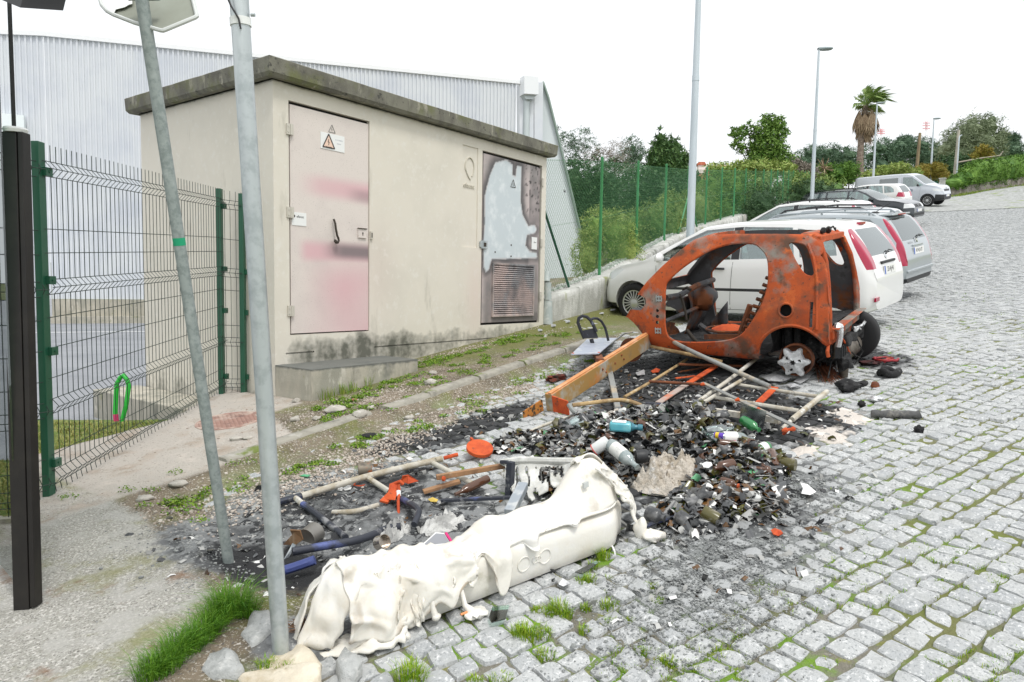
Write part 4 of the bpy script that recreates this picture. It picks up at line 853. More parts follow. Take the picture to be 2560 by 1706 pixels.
def makecar(root, S):
    L = S['L']; x0, x1 = -L/2, L/2
    T, B = prof(S['top'], S.get('sm', .07)), prof(S['bot'], .1); W = prof(S['wid'], .08); BL = prof(S['belt'], .1); tum = S.get('tum', .36)
    body0 = tmpobj(loft(x0, x1, W, T, B, BL, tum, S.get('n', 72)))
    bvh = BVHTree.FromObject(body0, bpy.context.evaluated_depsgraph_get())
    cx0, cx1 = S['cav']; B2 = lambda x: S.get('cavz', .72) - .035
    cav = tmpobj(loft(cx0, cx1, W, T, B2, BL, tum, 40, .035)); shell = boolean(body0, cav, 'DIFFERENCE')
    allp = MB(); pcs = []
    for (name, mb, m) in S['panels']:
        allp.add(mb.v, mb.f); pcs.append((name, tmpobj(mb), m))
    r = S['r']
    cut = shell
    for (xw) in S['wheels']:
        for sg in (1, -1):
            mb = MB(); mb.lathe((xw, sg*(W(xw) - .30), r + .01), (0, sg, 0), [(0, r*1.13), (.8, r*1.13)], 32); c = tmpobj(mb); n_ = boolean(cut, c, 'DIFFERENCE'); drop(c)
            if cut is not shell: drop(cut)
            cut = n_
    for name, o, m in pcs:
        p = boolean(shell, o, 'INTERSECT')
        for q in islands(p): finish(q, name, m, root)
        drop(p)
        n_ = boolean(cut, o, 'DIFFERENCE'); drop(o)
        if cut is not shell: drop(cut)
        cut = n_
    finish(cut, 'body', S['paint'], root)
    def surf(x, z, s=1):
        h = bvh.ray_cast(Vector((x, s*3, z)), Vector((0, -s, 0))); return h[0] if h[0] else Vector((x, s*.8, z))
    def top(x, y):
        h = bvh.ray_cast(Vector((x, y, 3)), Vector((0, 0, -1))); return h[0] if h[0] else Vector((x, y, 1))
    def rear(y, z, s=-1):
        h = bvh.ray_cast(Vector((s*4, y, z)), Vector((-s, 0, 0))); return h[0] if h[0] else Vector((s*L/2, y, z))
    drop(body0, cav)
    if shell is not cut: drop(shell)
    for xw in S['wheels']:
        for sg in (1, -1): wheel(root, xw, sg*(W(xw) - S.get('ww', .2)/2 - .012), r, S.get('ww', .2), S.get('spokes', 7), S.get('rim', alloy), sg)
    for seam in S.get('seams', ()):
        for sg in (1, -1):
            pts = [surf(a + (b[0]-a)*t, az + (b[1]-az)*t, sg) + Vector((0, sg*.0005, 0)) for (a, az), b in zip(seam, seam[1:]) for t in np.linspace(0, 1, 9)]
            mb = MB(); mb.tube(pts, .0035, 4, cap=False); mb.build('door_seam', blkpl, root)
    # cabin floor and seats
    mb = MB(); mb.box(((cx0+cx1)/2, 0, S.get('cavz', .72) + .012), (cx1 - cx0 - .3, 1.3, .01))
    for sx in S.get('seats', ()):
        for sy in (.36, -.36):
            mb.grid([[(sx + q*.12 + .06*math.cos(a)*1.0, sy + .23*math.sin(a), S.get('cavz', .72) + q*.55) for a in np.linspace(0, 2*PI, 12, endpoint=False)] for q in (0, .5, .9, 1)], closed=True); mb.lump((sx + .13*(-1), sy, S.get('cavz', .72) + .62), (.05, .13, .09), 0, .05, 1)
    mb.build('interior', seatm, root)
    return surf, top, rear
def numplate(root, P0, txt, nx, w=.52, h=.11, up=(0, 0, 1), blue=True):
    nx = Vector(nx).normalized(); up = Vector(up); up = (up - nx*up.dot(nx)).normalized(); rt = up.cross(nx).normalized(); R = basis(rt, up, nx); P0 = Vector(P0)
    mb = MB(); mb.box(P0 + nx*.006, (w, h, .01), 0, R); o = mb.build('number_plate', platem, root, smooth=False)
    if blue:
        for s in (-1,) if blue is True else (-1, 1):
            mb = MB(); mb.box(P0 + nx*.0115 + rt*s*(w/2 - .022), (.042, h*.98, .003), 0, R); mb.build('blue_band', bluem if s < 0 else amber, o, smooth=False)
    text(txt, h*.82, blackp, 'lettering', o, M4(rt, up, nx, P0 + nx*.012 + rt*.012), .0008); return o
def rails(root, top, xs, y, r=.014, m=None):
    for s in (1, -1):
        mb = MB(); pts = [top(x, s*y) + Vector((0, 0, .045 if 0 < i < len(xs)-1 else -.005)) for i, x in enumerate(xs)]; mb.tube(pts, r, 6)
        for x in (xs[1], xs[len(xs)//2], xs[-2]): p = top(x, s*y); mb.tube([p, p + Vector((0, 0, .045))], r*1.1, 6)
        mb.build('roof_rail', m or blkpl, root)
def mirror(root, surf, x, z, m):
    for s in (1, -1):
        p = surf(x, z, s); mb = MB(); mb.lump(p + Vector((-.02, s*.12, .03)), (.06, .10, .075), 0, .04, 2); mb.tube([p, p + Vector((0, s*.08, .01))], .02, 6); mb.build('mirror', m, root)
def wiper(root, pts): mb = MB(); mb.tube(pts, .009, 5); mb.build('wiper', blkpl, root)

# --- white hatchback parked nose to the wall beside the burnt car
HB_ = dict(L=4.2, top=[(-2.1, .60), (-2.09, .80), (-2.02, .98), (-1.90, 1.18), (-1.72, 1.40), (-1.5, 1.455), (-.9, 1.49), (-.2, 1.50), (.25, 1.46), (.7, 1.24), (1.12, 1.01), (1.2, .98), (1.6, .91), (1.9, .80), (2.03, .66), (2.1, .52)],
    bot=[(-2.1, .32), (-1.95, .26), (-1.7, .22), (1.7, .20), (2.1, .25)], wid=[(-2.1, .62), (-2.02, .76), (-1.8, .84), (-1.2, .87), (.9, .87), (1.5, .855), (1.85, .78), (2.0, .66), (2.1, .48)],
    belt=[(-2.1, .7), (-1.9, .99), (-1.2, .98), (.2, .945), (1.0, .92), (1.2, .90), (1.7, .8), (2.1, .45)], cav=(-1.98, 1.02), wheels=(-1.27, 1.36), r=.31, paint=paintw, spokes=20, seats=(-.15, -1.1), tum=.38,
    seams=[((.95, .9), (.90, .5), (.82, .28)), ((-.28, .95), (-.24, .28)), ((.82, .28), (-.85, .28)), ((-1.15, .95), (-1.0, .62), (-.85, .30))], n=80)
HB_['panels'] = [('side_window', sidep([(1.0, .965), (.93, 1.02), (.5, 1.27), (.2, 1.40), (-.22, 1.425), (-.24, .985)]), cglass), ('pillar_trim', sidep([(-.245, .985), (-.225, 1.425), (-.36, 1.43), (-.365, .985)]), blkpl), ('side_window', sidep([(-.37, .99), (-.365, 1.43), (-1.05, 1.40), (-1.13, 1.0)]), cglass), ('side_window', sidep([(-1.2, 1.01), (-1.12, 1.385), (-1.45, 1.33), (-1.62, 1.20), (-1.66, 1.03)]), cglass),
    ('windscreen', endp([(-.70, 1.02), (.70, 1.02), (.56, 1.40), (-.56, 1.40)], .05, 1.3), cglass), ('rear_window', endp([(-.56, 1.0), (.56, 1.0), (.46, 1.34), (-.46, 1.34)], -1.6, -2.4), dglass),
    ('tail_light', sidep([(-2.2, .84), (-2.0, .84), (-1.92, 1.0), (-1.74, 1.35), (-1.78, 1.392), (-1.86, 1.38), (-2.06, 1.02), (-2.2, .98)]), redl), ('headlight', sidep([(2.04, .64), (1.98, .74), (1.62, .86), (1.55, .83), (1.78, .68)]), clearl), ('moulding', sidep([(.86, .545), (.86, .585), (-.82, .585), (-.82, .545)]), blkpl), ('lip', sidep([(2.2, .2), (2.2, .30), (1.72, .30), (1.72, .2)]), blkpl)]
hb = carroot('white_hatchback', 'white hatchback parked nose to the wall right behind the burnt orange car', 6.85, -2.05, 84.5, .118)
# the tail light prism must not cut the glass in the middle: keep it to the outer flanks
def flank(mb, ymin):
    out = MB()
    for s in (1, -1):
        vs = [(v[0], s*(ymin if v[1] < 0 else 1.6), v[2]) for v in mb.v]; out.add(vs, mb.f)
    return out
HB_['panels'] = [(n, flank(m, .53 if n == 'tail_light' else .47) if n in ('tail_light', 'headlight', 'moulding') else m, t) for n, m, t in HB_['panels']]
surf, top, rear = makecar(hb, HB_)
for s in (1, -1):
    for x in (.0, -.98):
        p = surf(x - .06, .86, s); mb = MB(); mb.bar(p + Vector((-.11, s*.022, 0)), p + Vector((.11, s*.022, .006)), .03, .03); mb.build('door_handle', blkpl, hb, bevel=.008)
numplate(hb, rear(0, .80) + Vector((-.004, 0, 0)), '33·AJ·41', (-1, 0, .12))
mb = MB(); p = rear(0, .90); mb.box(p + Vector((-.01, 0, 0)), (.03, .62, .035)); mb.build('handle_strip', blkpl, hb, bevel=.006)
mb = MB(); p = rear(0, .97); mb.lathe(p + Vector((-.0, 0, 0)), (-1, 0, .25), [(0, .045), (.012, .04), (.014, 0)], 20); mb.build('emblem', chrome, hb)
wiper(hb, [rear(.0, 1.0) + Vector((-.03, 0, 0)), rear(-.2, 1.04) + Vector((-.025, 0, 0)), rear(-.34, 1.02) + Vector((-.025, 0, 0))])
mb = MB(); p = rear(.62, .46); mb.box(p + Vector((-.004, 0, 0)), (.02, .16, .05)); mb.build('reflector', redl, hb)
mb = MB(); p = rear(0, 1.40); mb.box(top(-1.68, 0) + Vector((-.03, 0, 0)), (.05, .22, .03)); mb.build('brake_light', redl, hb)
mb = MB(); mb.tube([(.62 + 0*t, .36 + .18*math.cos(t), 1.0 + .18*math.sin(t)) if 0 else (.56 - .06*math.sin(t), .36 + .18*math.cos(t), .98 + .17*math.sin(t)) for t in np.linspace(0, 2*PI, 20)], .015, 8); mb.tube([(.56, .36, .98), (.75, .36, .88)], .05, 8); mb.box((.75, 0, .9), (.4, 1.25, .14)); mb.build('steering_wheel', blkpl, hb)
mirror(hb, surf, .86, .99, paintw)
# --- silver estate next to it
CE = dict(L=4.5, top=[(-2.25, .58), (-2.24, .8), (-2.17, 1.0), (-2.0, 1.28), (-1.88, 1.42), (-1.6, 1.475), (-.6, 1.52), (.1, 1.49), (.6, 1.30), (1.2, 1.0), (1.7, .88), (2.1, .72), (2.25, .5)], bot=[(-2.25, .34), (-2.0, .24), (2.0, .2), (2.25, .3)], wid=[(-2.25, .66), (-2.15, .80), (-1.9, .86), (-1, .885), (1.2, .88), (1.8, .82), (2.1, .7), (2.25, .45)],
    belt=[(-2.25, .7), (-2, 1.0), (0, .97), (1.2, .9), (1.8, .78), (2.25, .4)], cav=(-2.1, 1.05), wheels=(-1.35, 1.36), r=.315, paint=paints, spokes=9, seats=(-.2, -1.2), tum=.36, seams=[((-1.2, .98), (-1.1, .3)), ((-.25, .97), (-.2, .3))])
CE['panels'] = [('side_window', sidep([(1.05, .98), (.5, 1.31), (.2, 1.42), (-.22, 1.45), (-.24, .99)]), dglass), ('side_window', sidep([(-.32, 1.0), (-.3, 1.455), (-1.1, 1.44), (-1.18, 1.01)]), dglass), ('side_window', sidep([(-1.26, 1.02), (-1.2, 1.435), (-1.66, 1.395), (-1.86, 1.24), (-1.97, 1.04)]), dglass), ('windscreen', endp([(-.72, 1.05), (.72, 1.05), (.56, 1.42), (-.56, 1.42)], .05, 1.4), dglass), ('rear_window', endp([(-.60, 1.02), (.60, 1.02), (.50, 1.385), (-.50, 1.385)], -1.7, -2.6), dglass),
    ('tail_light', flank(sidep([(-2.35, .62), (-2.13, .62), (-2.1, 1.0), (-1.85, 1.40), (-1.97, 1.44), (-2.35, 1.1)]), .63), redl), ('bumper_strip', sidep([(-2.4, .30), (-2.4, .42), (-1.75, .36), (-1.75, .22)]), blkpl)]
ce = carroot('silver_estate', 'silver estate car with tall red tail lights second in the row', 10.3, -1.85, 81, .135); surf, top, rear = makecar(ce, CE)
numplate(ce, rear(0, .83), '47·42·UT', (-1, 0, .1)); mb = MB()
mb.box(rear(0, .92) + Vector((-.008, 0, 0)), (.03, .5, .03)); mb.build('tailgate_strip', paints, ce, bevel=.006); mb = MB()
for q in (0, .035):
    for s in (1, -1): mb.bar(rear(0, .985 + q) + Vector((-.006, 0, .02)), rear(s*.05, .965 + q) + Vector((-.006, 0, 0)), .012, .016)
mb.build('emblem', chrome, ce, smooth=False); 
text('CITROËN', .05, chrome, 'lettering', ce, M4((0, -1, 0), (.3, 0, .95), (-.95, 0, .3), rear(.3, .975) + Vector((-.008, 0, 0))), .002)
wiper(ce, [rear(0, 1.03) + Vector((-.03, 0, 0)), rear(-.25, 1.08) + Vector((-.02, 0, 0)), rear(-.42, 1.06) + Vector((-.02, 0, 0))]); rails(ce, top, [-1.7, -1.6, -.8, 0, .2], .53, .016, paints)
mb = MB(); p = top(-1.75, 0); mb.box(p + Vector((-.08, 0, 0)), (.22, .9, .025)); mb.build('spoiler', paints, ce, bevel=.008); mb = MB(); mb.box(p + Vector((-.195, 0, 0)), (.012, .34, .022)); mb.build('brake_light', redl, ce)
mb = MB(); p = top(-1.5, .0); mb.lump(p, (.08, .03, .025), 0, .02); mb.tube([p, p + Vector((-.25, 0, .16))], .006, 5); mb.build('aerial', blkpl, ce)
mb = MB(); mb.box(rear(0, .52) + Vector((-.012, 0, 0)), (.035, 1.35, .045)); mb.build('bumper_moulding', paints, ce, bevel=.01)
# --- pale silver estate with black roof rails, third in the row (mostly hidden)
TE = dict(CE); TE['paint'] = painto; te = carroot('pale_estate', 'pale silver estate with black roof rails third in the row, mostly hidden', 13.3, -1.25, 80, .15); surf, top, rear = makecar(te, TE); rails(te, top, [-1.65, -1.5, -.6, .1, .3], .55, .02)
# --- small white hatchback with dark rear window, fourth
SH = dict(HB_); SH['panels'] = [p if p[0] != 'rear_window' else ('rear_window', p[1], dglass) for p in HB_['panels']]; SH['spokes'] = 7
sh4 = carroot('white_hatchback', 'white hatchback with a dark wedge shaped rear window fourth in the row', 16.9, -.2, 79, .15); surf, top, rear = makecar(sh4, SH); rails(sh4, top, [-1.4, -1.25, -.6, 0, .2], .54, .016)
mb = MB(); p = top(-1.3, 0); mb.tube([p, p + Vector((-.32, 0, .34))], .006, 5); mb.build('aerial', blkpl, sh4)
# --- dark blue estate, nose to the street
VW = dict(L=4.65, top=[(-2.32, .6), (-2.3, .9), (-2.2, 1.15), (-2.05, 1.38), (-1.8, 1.44), (-.6, 1.47), (.2, 1.44), (.55, 1.30), (1.0, 1.02), (1.1, .99), (1.7, .92), (2.15, .80), (2.28, .70), (2.33, .5)], bot=[(-2.32, .32), (-2, .24), (1.9, .2), (2.33, .24)], wid=[(-2.32, .7), (-2.2, .83), (-1.8, .87), (1.5, .87), (2.0, .83), (2.22, .74), (2.33, .6)],
    belt=[(-2.32, .8), (-2, .96), (0, .94), (1.1, .9), (1.8, .84), (2.33, .45)], cav=(-2.15, .98), wheels=(-1.3, 1.38), r=.31, paint=paintd, spokes=9, seats=(-.2, -1.2), tum=.37, seams=[((.95, .9), (.9, .3)), ((-.1, .95), (-.1, .3)), ((-1.05, .95), (-1.0, .4))])
VW['panels'] = [('side_window', sidep([(.92, .97), (.5, 1.24), (.2, 1.37), (-.1, 1.39), (-.12, .97)]), cglass), ('side_window', sidep([(-.2, .97), (-.18, 1.395), (-.98, 1.395), (-1.02, .98)]), cglass), ('side_window', sidep([(-1.1, .98), (-1.06, 1.39), (-1.75, 1.36), (-1.98, 1.0)]), cglass), ('windscreen', endp([(-.72, 1.03), (.72, 1.03), (.58, 1.40), (-.58, 1.40)], .1, 1.3), cglass), ('rear_window', endp([(-.58, 1.0), (.58, 1.0), (.5, 1.36), (-.5, 1.36)], -1.85, -2.6), cglass),
    ('headlight', flank(sidep([(2.4, .62), (2.4, .76), (2.0, .79), (2.0, .62)]), .42), clearl), ('grille', endp([(-.36, .63), (.36, .63), (.36, .75), (-.36, .75)], 2.0, 2.5), blkpl), ('air_intake', endp([(-.6, .30), (.6, .30), (.6, .40), (-.6, .40)], 2.0, 2.5), blkpl)]
p = dist(2195, 500, 34.5); vw = carroot('dark_estate', 'dark blue estate car with roof rails parked nose out to the street', 28.9, .55, -100, .15); surf, top, rear = makecar(vw, VW); rails(vw, top, [-1.9, -1.7, -.8, 0, .15], .55, .018)
fp = rear(0, .69, 1); mb = MB(); mb.lathe(fp, (1, 0, 0), [(0, .055), (.015, .055), (.015, .045), (.0, .045)], 20)
for a, b in (((-.035, .03), (-.012, -.035)), ((-.012, -.035), (0, 0)), ((0, 0), (.012, -.035)), ((.012, -.035), (.035, .03))): mb.bar(fp + Vector((.012, a[0], a[1])), fp + Vector((.012, b[0], b[1])), .01, .008)
mb.build('emblem', chrome, vw, smooth=False); numplate(vw, rear(0, .50, 1), '', (1, 0, 0)); mirror(vw, surf, .8, 1.0, blkpl)
# --- small white car tail out beside the van
WH = dict(HB_); WH['L'] = 4.2; WH = dict(HB_); WH['panels'] = [p for p in HB_['panels'] if p[0] not in ('tail_light', 'lip', 'moulding')] + [('tail_light', flank(sidep([(-2.2, .74), (-1.78, .80), (-1.86, 1.02), (-2.2, .98)]), .40), redl)]
wh = carroot('small_white_car', 'small white car with a round red tail light between the dark estate and the van', 39.2, 2.15, 80, .15); surf, top, rear = makecar(wh, WH); wiper(wh, [rear(0, 1.0) + Vector((-.03, 0, 0)), rear(-.3, 1.05) + Vector((-.03, 0, 0))])
# --- police van
PV_ = dict(L=4.95, sm=.09, top=[(-2.47, .8), (-2.46, 1.5), (-2.42, 1.82), (-2.3, 1.89), (-.5, 1.93), (.55, 1.92), (.9, 1.80), (1.55, 1.28), (1.7, 1.22), (2.2, 1.12), (2.4, .98), (2.47, .6)], bot=[(-2.47, .32), (2.1, .26), (2.47, .34)], wid=[(-2.47, .88), (-2.3, .94), (-1.5, .955), (1.6, .955), (2.1, .9), (2.35, .74), (2.47, .56)],
    belt=[(-2.47, .75), (-2.3, 1.2), (1.3, 1.12), (1.7, 1.1), (2.2, .98), (2.47, .55)], cav=(-2.3, 1.5), cavz=.78, wheels=(-1.55, 1.72), r=.34, ww=.22, paint=paintv, spokes=12, seats=(.2,), tum=.17, seams=[((1.35, 1.1), (1.28, .4)), ((.3, 1.7), (.3, .4)), ((-.85, 1.7), (-.85, .4))])
PV_['panels'] = [('side_window', sidep([(1.5, 1.19), (1.42, 1.26), (.85, 1.70), (.36, 1.73), (.36, 1.15)]), cglass), ('side_window', sidep([(.1, 1.25), (.1, 1.72), (-.95, 1.70), (-.95, 1.26)]), dglass), ('windscreen', endp([(-.8, 1.28), (.8, 1.28), (.68, 1.80), (-.68, 1.80)], .55, 1.9), cglass), ('headlight', flank(sidep([(2.45, .80), (2.35, .93), (1.95, 1.02), (2.0, .86)]), .45), clearl), ('bumper', sidep([(2.6, .2), (2.6, .60), (2.12, .66), (2.06, .2)]), blkpl), ('grille', endp([(-.42, .80), (.42, .80), (.42, .92), (-.42, .92)], 2.1, 2.6), blkpl)]
pvn = carroot('police_van', 'silver police van with a black front bumper at the far end of the row', 44.4, 1.2, -102, .15); surf, top, rear = makecar(pvn, PV_); mirror(pvn, surf, 1.25, 1.2, blkpl)
text('polícia', .26, mat('dark_blue_print', (.02, .03, .12), .4), 'lettering', pvn, M4((1, 0, 0), (0, 0, 1), (0, -1, 0), surf(.62, .98, -1) + Vector((0, -.006, 0))), .003)
numplate(pvn, rear(0, .55, 1), '', (1, 0, 0))
mb = MB(); fp = rear(0, .95, 1)
for q in (0, .04):
    for s in (1, -1): mb.bar(fp + Vector((.004, 0, .03 + q)), fp + Vector((.004, s*.07, q)), .02, .016)
mb.build('emblem', chrome, pvn, smooth=False)

# ------------------------------------------------------------------ the burnt out car
rust = mat('rusty_sheet', (.47, .085, .017), .85, layers=[((.36, .06, .014), 2.2, .42, .6, 6), ((.13, .06, .035), 4.5, .53, .64, 7), ((.24, .21, .18), 1.7, .53, .62, 7), ((.07, .045, .03), 34, .60, .68, 5), ((.58, .13, .028), 9, .58, .72, 4), ((.10, .055, .035), 1.3, .56, .68, 6)], bump=(70, .35, .004))
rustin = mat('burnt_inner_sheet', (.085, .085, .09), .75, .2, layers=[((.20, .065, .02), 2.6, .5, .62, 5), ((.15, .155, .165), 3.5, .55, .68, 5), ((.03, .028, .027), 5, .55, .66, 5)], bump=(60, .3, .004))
rustbr = mat('brown_rust', (.20, .065, .025), .85, layers=[((.09, .035, .02), 6, .45, .6, 5), ((.36, .10, .02), 9, .56, .68, 4), ((.05, .045, .04), 14, .6, .7, 4)], bump=(80, .5, .005))
rustred = mat('orange_red_rust', (.62, .10, .022), .8, layers=[((.45, .06, .015), 7, .48, .62, 5), ((.16, .05, .03), 18, .60, .68, 5)], bump=(90, .3, .003))
meltal = mat('melted_aluminium', (.68, .69, .70), .45, .55, layers=[((.5, .5, .51), 14, .5, .6, 4), ((.85, .85, .85), 8, .56, .66, 4), ((.08, .08, .08), 30, .64, .7, 3)], bump=(50, .5, .006))
char = mat('charred', (.014, .014, .015), .9, layers=[((.05, .05, .05), 14, .52, .66, 5), ((.13, .13, .13), 40, .62, .7, 4)], bump=(50, .8, .01))
muffm = mat('heat_stained_steel', (.17, .145, .12), .45, .7, layers=[((.09, .075, .06), 5, .45, .62, 5), ((.3, .26, .22), 9, .58, .7, 4)], bump=(40, .2, .004))
asht = mat('white_ash_crust', (.62, .62, .60), .95, layers=[((.36, .36, .35), 9, .45, .6, 5), ((.12, .12, .12), 22, .6, .68, 5)], bump=(60, .8, .01))
bc = carroot('burnt_car', 'burnt out rusty orange shell of a tiny two seat car without doors or glass', 2.62 + .70, -3.27, 90, .118)
KX = 0
T, B = prof([(-1.0, .66), (-.98, .92), (-.94, 1.1), (-.89, 1.27), (-.78, 1.335), (-.53, 1.35), (-.08, 1.365), (.15, 1.36), (.32, 1.31), (.45, 1.21), (.59, 1.09), (.75, .93), (.85, .785), (.95, .64), (1.03, .52)], .03), prof([(-1.0, .36), (-.9, .22), (-.3, .17), (.6, .20), (1.03, .36)], .05)
W, BLT = prof([(-1.0, .66), (-.9, .695), (0, .70), (.6, .69), (.82, .66), (1.03, .56)], .05), prof([(-1.0, .74), (.5, .74), (.85, .70), (1.03, .46)], .05)
b0 = tmpobj(loft(-1.0, 1.03, W, T, B, BLT, .30, 84, 0, 3)); bvs = BVHTree.FromObject(b0, bpy.context.evaluated_depsgraph_get())
cv = tmpobj(loft(-.955, .80, W, T, lambda x: .17, BLT, .30, 50, .045, 3)); sh_ = boolean(b0, cv, 'DIFFERENCE'); drop(b0, cv)
def cutall(o, mbs):
    for mb in mbs:
        c = tmpobj(mb); n_ = boolean(o, c, 'DIFFERENCE'); drop(o, c); o = n_
    return o
def smoothpoly(pts, k=4):
    P_ = [Vector((p[0], p[1], 0)) for p in pts]; n = len(P_); out = []
    for i in range(n):
        a, b, c, d = P_[i-1], P_[i], P_[(i+1) % n], P_[(i+2) % n]
        for j in range(k):
            t = j/k; q = .5*((2*b) + (c-a)*t + (2*a-5*b+4*c-d)*t*t + (3*b-3*c+d-a)*t**3); out.append((q.x, q.y))
    return out
door = smoothpoly([(.54, .86), (.50, .93), (.40, 1.025), (.25, 1.13), (.10, 1.21), (-.09, 1.26), (-.29, 1.255), (-.37, 1.21), (-.44, 1.13), (-.47, 1.0), (-.47, .85), (-.43, .69), (-.35, .54), (-.27, .43), (-.17, .37), (-.01, .335), (.28, .31), (.46, .33), (.52, .43), (.53, .65)], 3)
qwin = smoothpoly([(-.61, 1.25), (-.72, 1.25), (-.79, 1.20), (-.86, 1.02), (-.86, .97), (-.83, .955), (-.77, .98), (-.70, 1.07), (-.64, 1.17)], 3)
cutters = [sidep(door), sidep(qwin), endp([(-.50, .87), (.50, .87), (.37, 1.255), (-.37, 1.255)], .2, 1.3)]
cutters.append(endp(smoothpoly([(-.57, .50), (.57, .50), (.54, .86), (.45, 1.24), (-.45, 1.24), (-.54, .86)], 3), -1.4, -.80))
mb = MB(); mb.prism([(x, y, 1.2) for x, y in ((-.70, -.44), (.10, -.44), (.10, .44), (-.70, .44))], (0, 0, .5)); cutters.append(mb)
cutters.append(endp([(-.42, .16), (.42, .16), (.42, .66), (-.42, .66)], .70, 1.4))
for s in (1, -1):
    mb = MB(); mb.lathe((-.70, s*.36, .215), (0, s, 0), [(0, .305), (.6, .305)], 30); cutters.append(mb)
    mb = MB(); mb.lathe((1.06, s*.36, .19), (0, s, 0), [(0, .33), (.6, .33)], 30); cutters.append(mb)
cutters.append(sidep([(1.2, .59), (.79, .615), (.74, .68), (.755, .735), (.82, .765), (1.2, .775)]))
mb = MB(); mb.prism([(x, y, .05) for x, y in ((-1.3, -1), (-.72, -1), (-.72, -.30), (-1.3, -.30))], (0, 0, .36)); cutters.append(mb)
mb = MB(); mb.lathe((-.645, .5, .66), (0, 1, 0), [(0, .058), (.6, .058)], 24); cutters.append(mb)
mb = MB(); mb.prism([(-.875, .60, .52), (-.845, .60, .52), (-.845, .60, .74), (-.875, .60, .74)], (0, .3, 0)); cutters.append(mb)
for z in (.50, .56, .62): mb = MB(); mb.lathe((.60, .5, z), (0, 1, 0), [(0, .018), (.5, .018)], 12); cutters.append(mb)
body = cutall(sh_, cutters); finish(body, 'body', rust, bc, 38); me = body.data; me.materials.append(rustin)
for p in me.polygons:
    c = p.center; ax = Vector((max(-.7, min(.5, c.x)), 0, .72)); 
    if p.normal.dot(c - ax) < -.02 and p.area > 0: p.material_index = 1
bv = body.modifiers.new('bevel', 'BEVEL'); bv.width = .006; bv.segments = 2; bv.limit_method = 'ANGLE'; bv.angle_limit = rad(45)
def sf(x, z, s=1):
    h = bvs.ray_cast(Vector((x, s*3, z)), Vector((0, -s, 0))); return h[0] if h[0] else Vector((x, s*.68, z))
# rims and pressed edges round the openings
for s in (1, -1):
    mb = MB(); mb.tube([sf(x, z, s) + Vector((0, -s*.012, 0)) for x, z in door + door[:1]], .013, 6, cap=False); mb.tube([sf(x, z, s) + Vector((0, -s*.01, 0)) for x, z in qwin + qwin[:1]], .011, 6, cap=False)
    arc = [(-.70 + .312*math.cos(a), .215 + .312*math.sin(a)) for a in np.linspace(rad(0), rad(172), 22)]; mb.tube([sf(x, max(z, .24), s) + Vector((0, -s*.006, 0)) for x, z in arc], .016, 6)
    mb.tube([sf(x, z, s) for x, z in ((-.91, .50), (-.90, .75), (-.885, .95), (-.84, 1.12), (-.78, 1.24))], .017, 6)
    mb.build('flange', rust, bc)
mb = MB()
mb.tube([sf(-.645 + .062*math.cos(a), .66 + .062*math.sin(a)) for a in np.linspace(0, 2*PI, 22)], .010, 6)
mb.build('filler_ring', rust, bc)
# rear opening frame and header
mb = MB(); hp_ = smoothpoly([(.57, .50), (.55, .86), (.46, 1.24)], 1)
for s in (1, -1): mb.tube([(-.985, s*.575, .46), (-.985, s*.575, .62), (-.965, s*.555, .88), (-.93, s*.50, 1.08), (-.87, s*.45, 1.24), (-.80, s*.43, 1.31)], [.03, .028, .026, .026, .028, .03], 8)
mb.bar((-.82, -.46, 1.275), (-.82, .46, 1.275), .12, .06); mb.build('rear_frame', rust, bc, bevel=.012)
mb = MB()
for (y, a) in ((.18, .6), (-.02, -.4)):
    mb.lump((-.83, y, 1.34), (.03, .04, .03), 0, .2, y*9); mb.tube([(-.83, y, 1.34), (-.86, y - .05, 1.37), (-.87, y - .10, 1.33), (-.86, y - .14, 1.35)], .008, 6)
mb.build('charred_wiring', char, bc)
# interior
mb = MB(); mb.grid([[(x, y, .24 + .012*noise.noise(Vector((x*7, y*7, 1)))) for y in np.linspace(-.62, .62, 14)] for x in np.linspace(-.45, .78, 16)]); mb.grid([[(x, y, .50 + .02*noise.noise(Vector((x*8, y*8, 2)))) for y in np.linspace(-.60, .60, 14)] for x in np.linspace(-.97, -.50, 8)])
mb.grid([[(-.50 + .03*noise.noise(Vector((z*7, y*7, 1))), y, z) for y in np.linspace(-.60, .60, 12)] for z in np.linspace(.24, .50, 4)]); mb.build('floor', char, bc)
mb = MB(); mb.tube([(.52, -.62, .80), (.54, -.2, .78), (.56, .25, .72), (.54, .62, .74)], .032, 8); mb.tube([(.55, -.6, .55), (.56, 0, .52), (.56, .6, .5)], .022, 8)
mb.build('dash_beam', rustin, bc)
mb = MB(); mb.grid([[(.64 + .05*math.sin(z*9) + .02*noise.noise(Vector((y*5, z*5, 3))), y, z) for y in np.linspace(-.64, -.16, 8)] for z in np.linspace(.24, .76, 9)]); mb.grid([[(.60 - .25*t, -.62 + .02*math.sin(t*9), .26 + .3*t*(1 - w_)) for w_ in np.linspace(0, 1, 5)] for t in np.linspace(0, 1, 5)]); mb.lump((.54, -.40, .62), (.13, .17, .13), 0, .12, 4, 12, 8); mb.build('firewall', rustin, bc, solid=.012)
mb = MB(); mb.tube([(.54, .28, .74), (.50, .30, .68), (.45, .33, .55), (.44, .34, .48)], [.012, .016, .014, .012], 6); mb.tube([(.54, .20, .78), (.49, .2, .80), (.44, .22, .78)], .016, 6); mb.tube([(.47, .26, .36), (.37, .32, .28), (.30, .36, .25)], .02, 8); mb.build('steering_column', hookm, bc)
mb = MB(); mb.tube([(.40, .1, .40), (.28, .05, .30)], .03, 6); mb.build('gear_tunnel', rustin, bc)
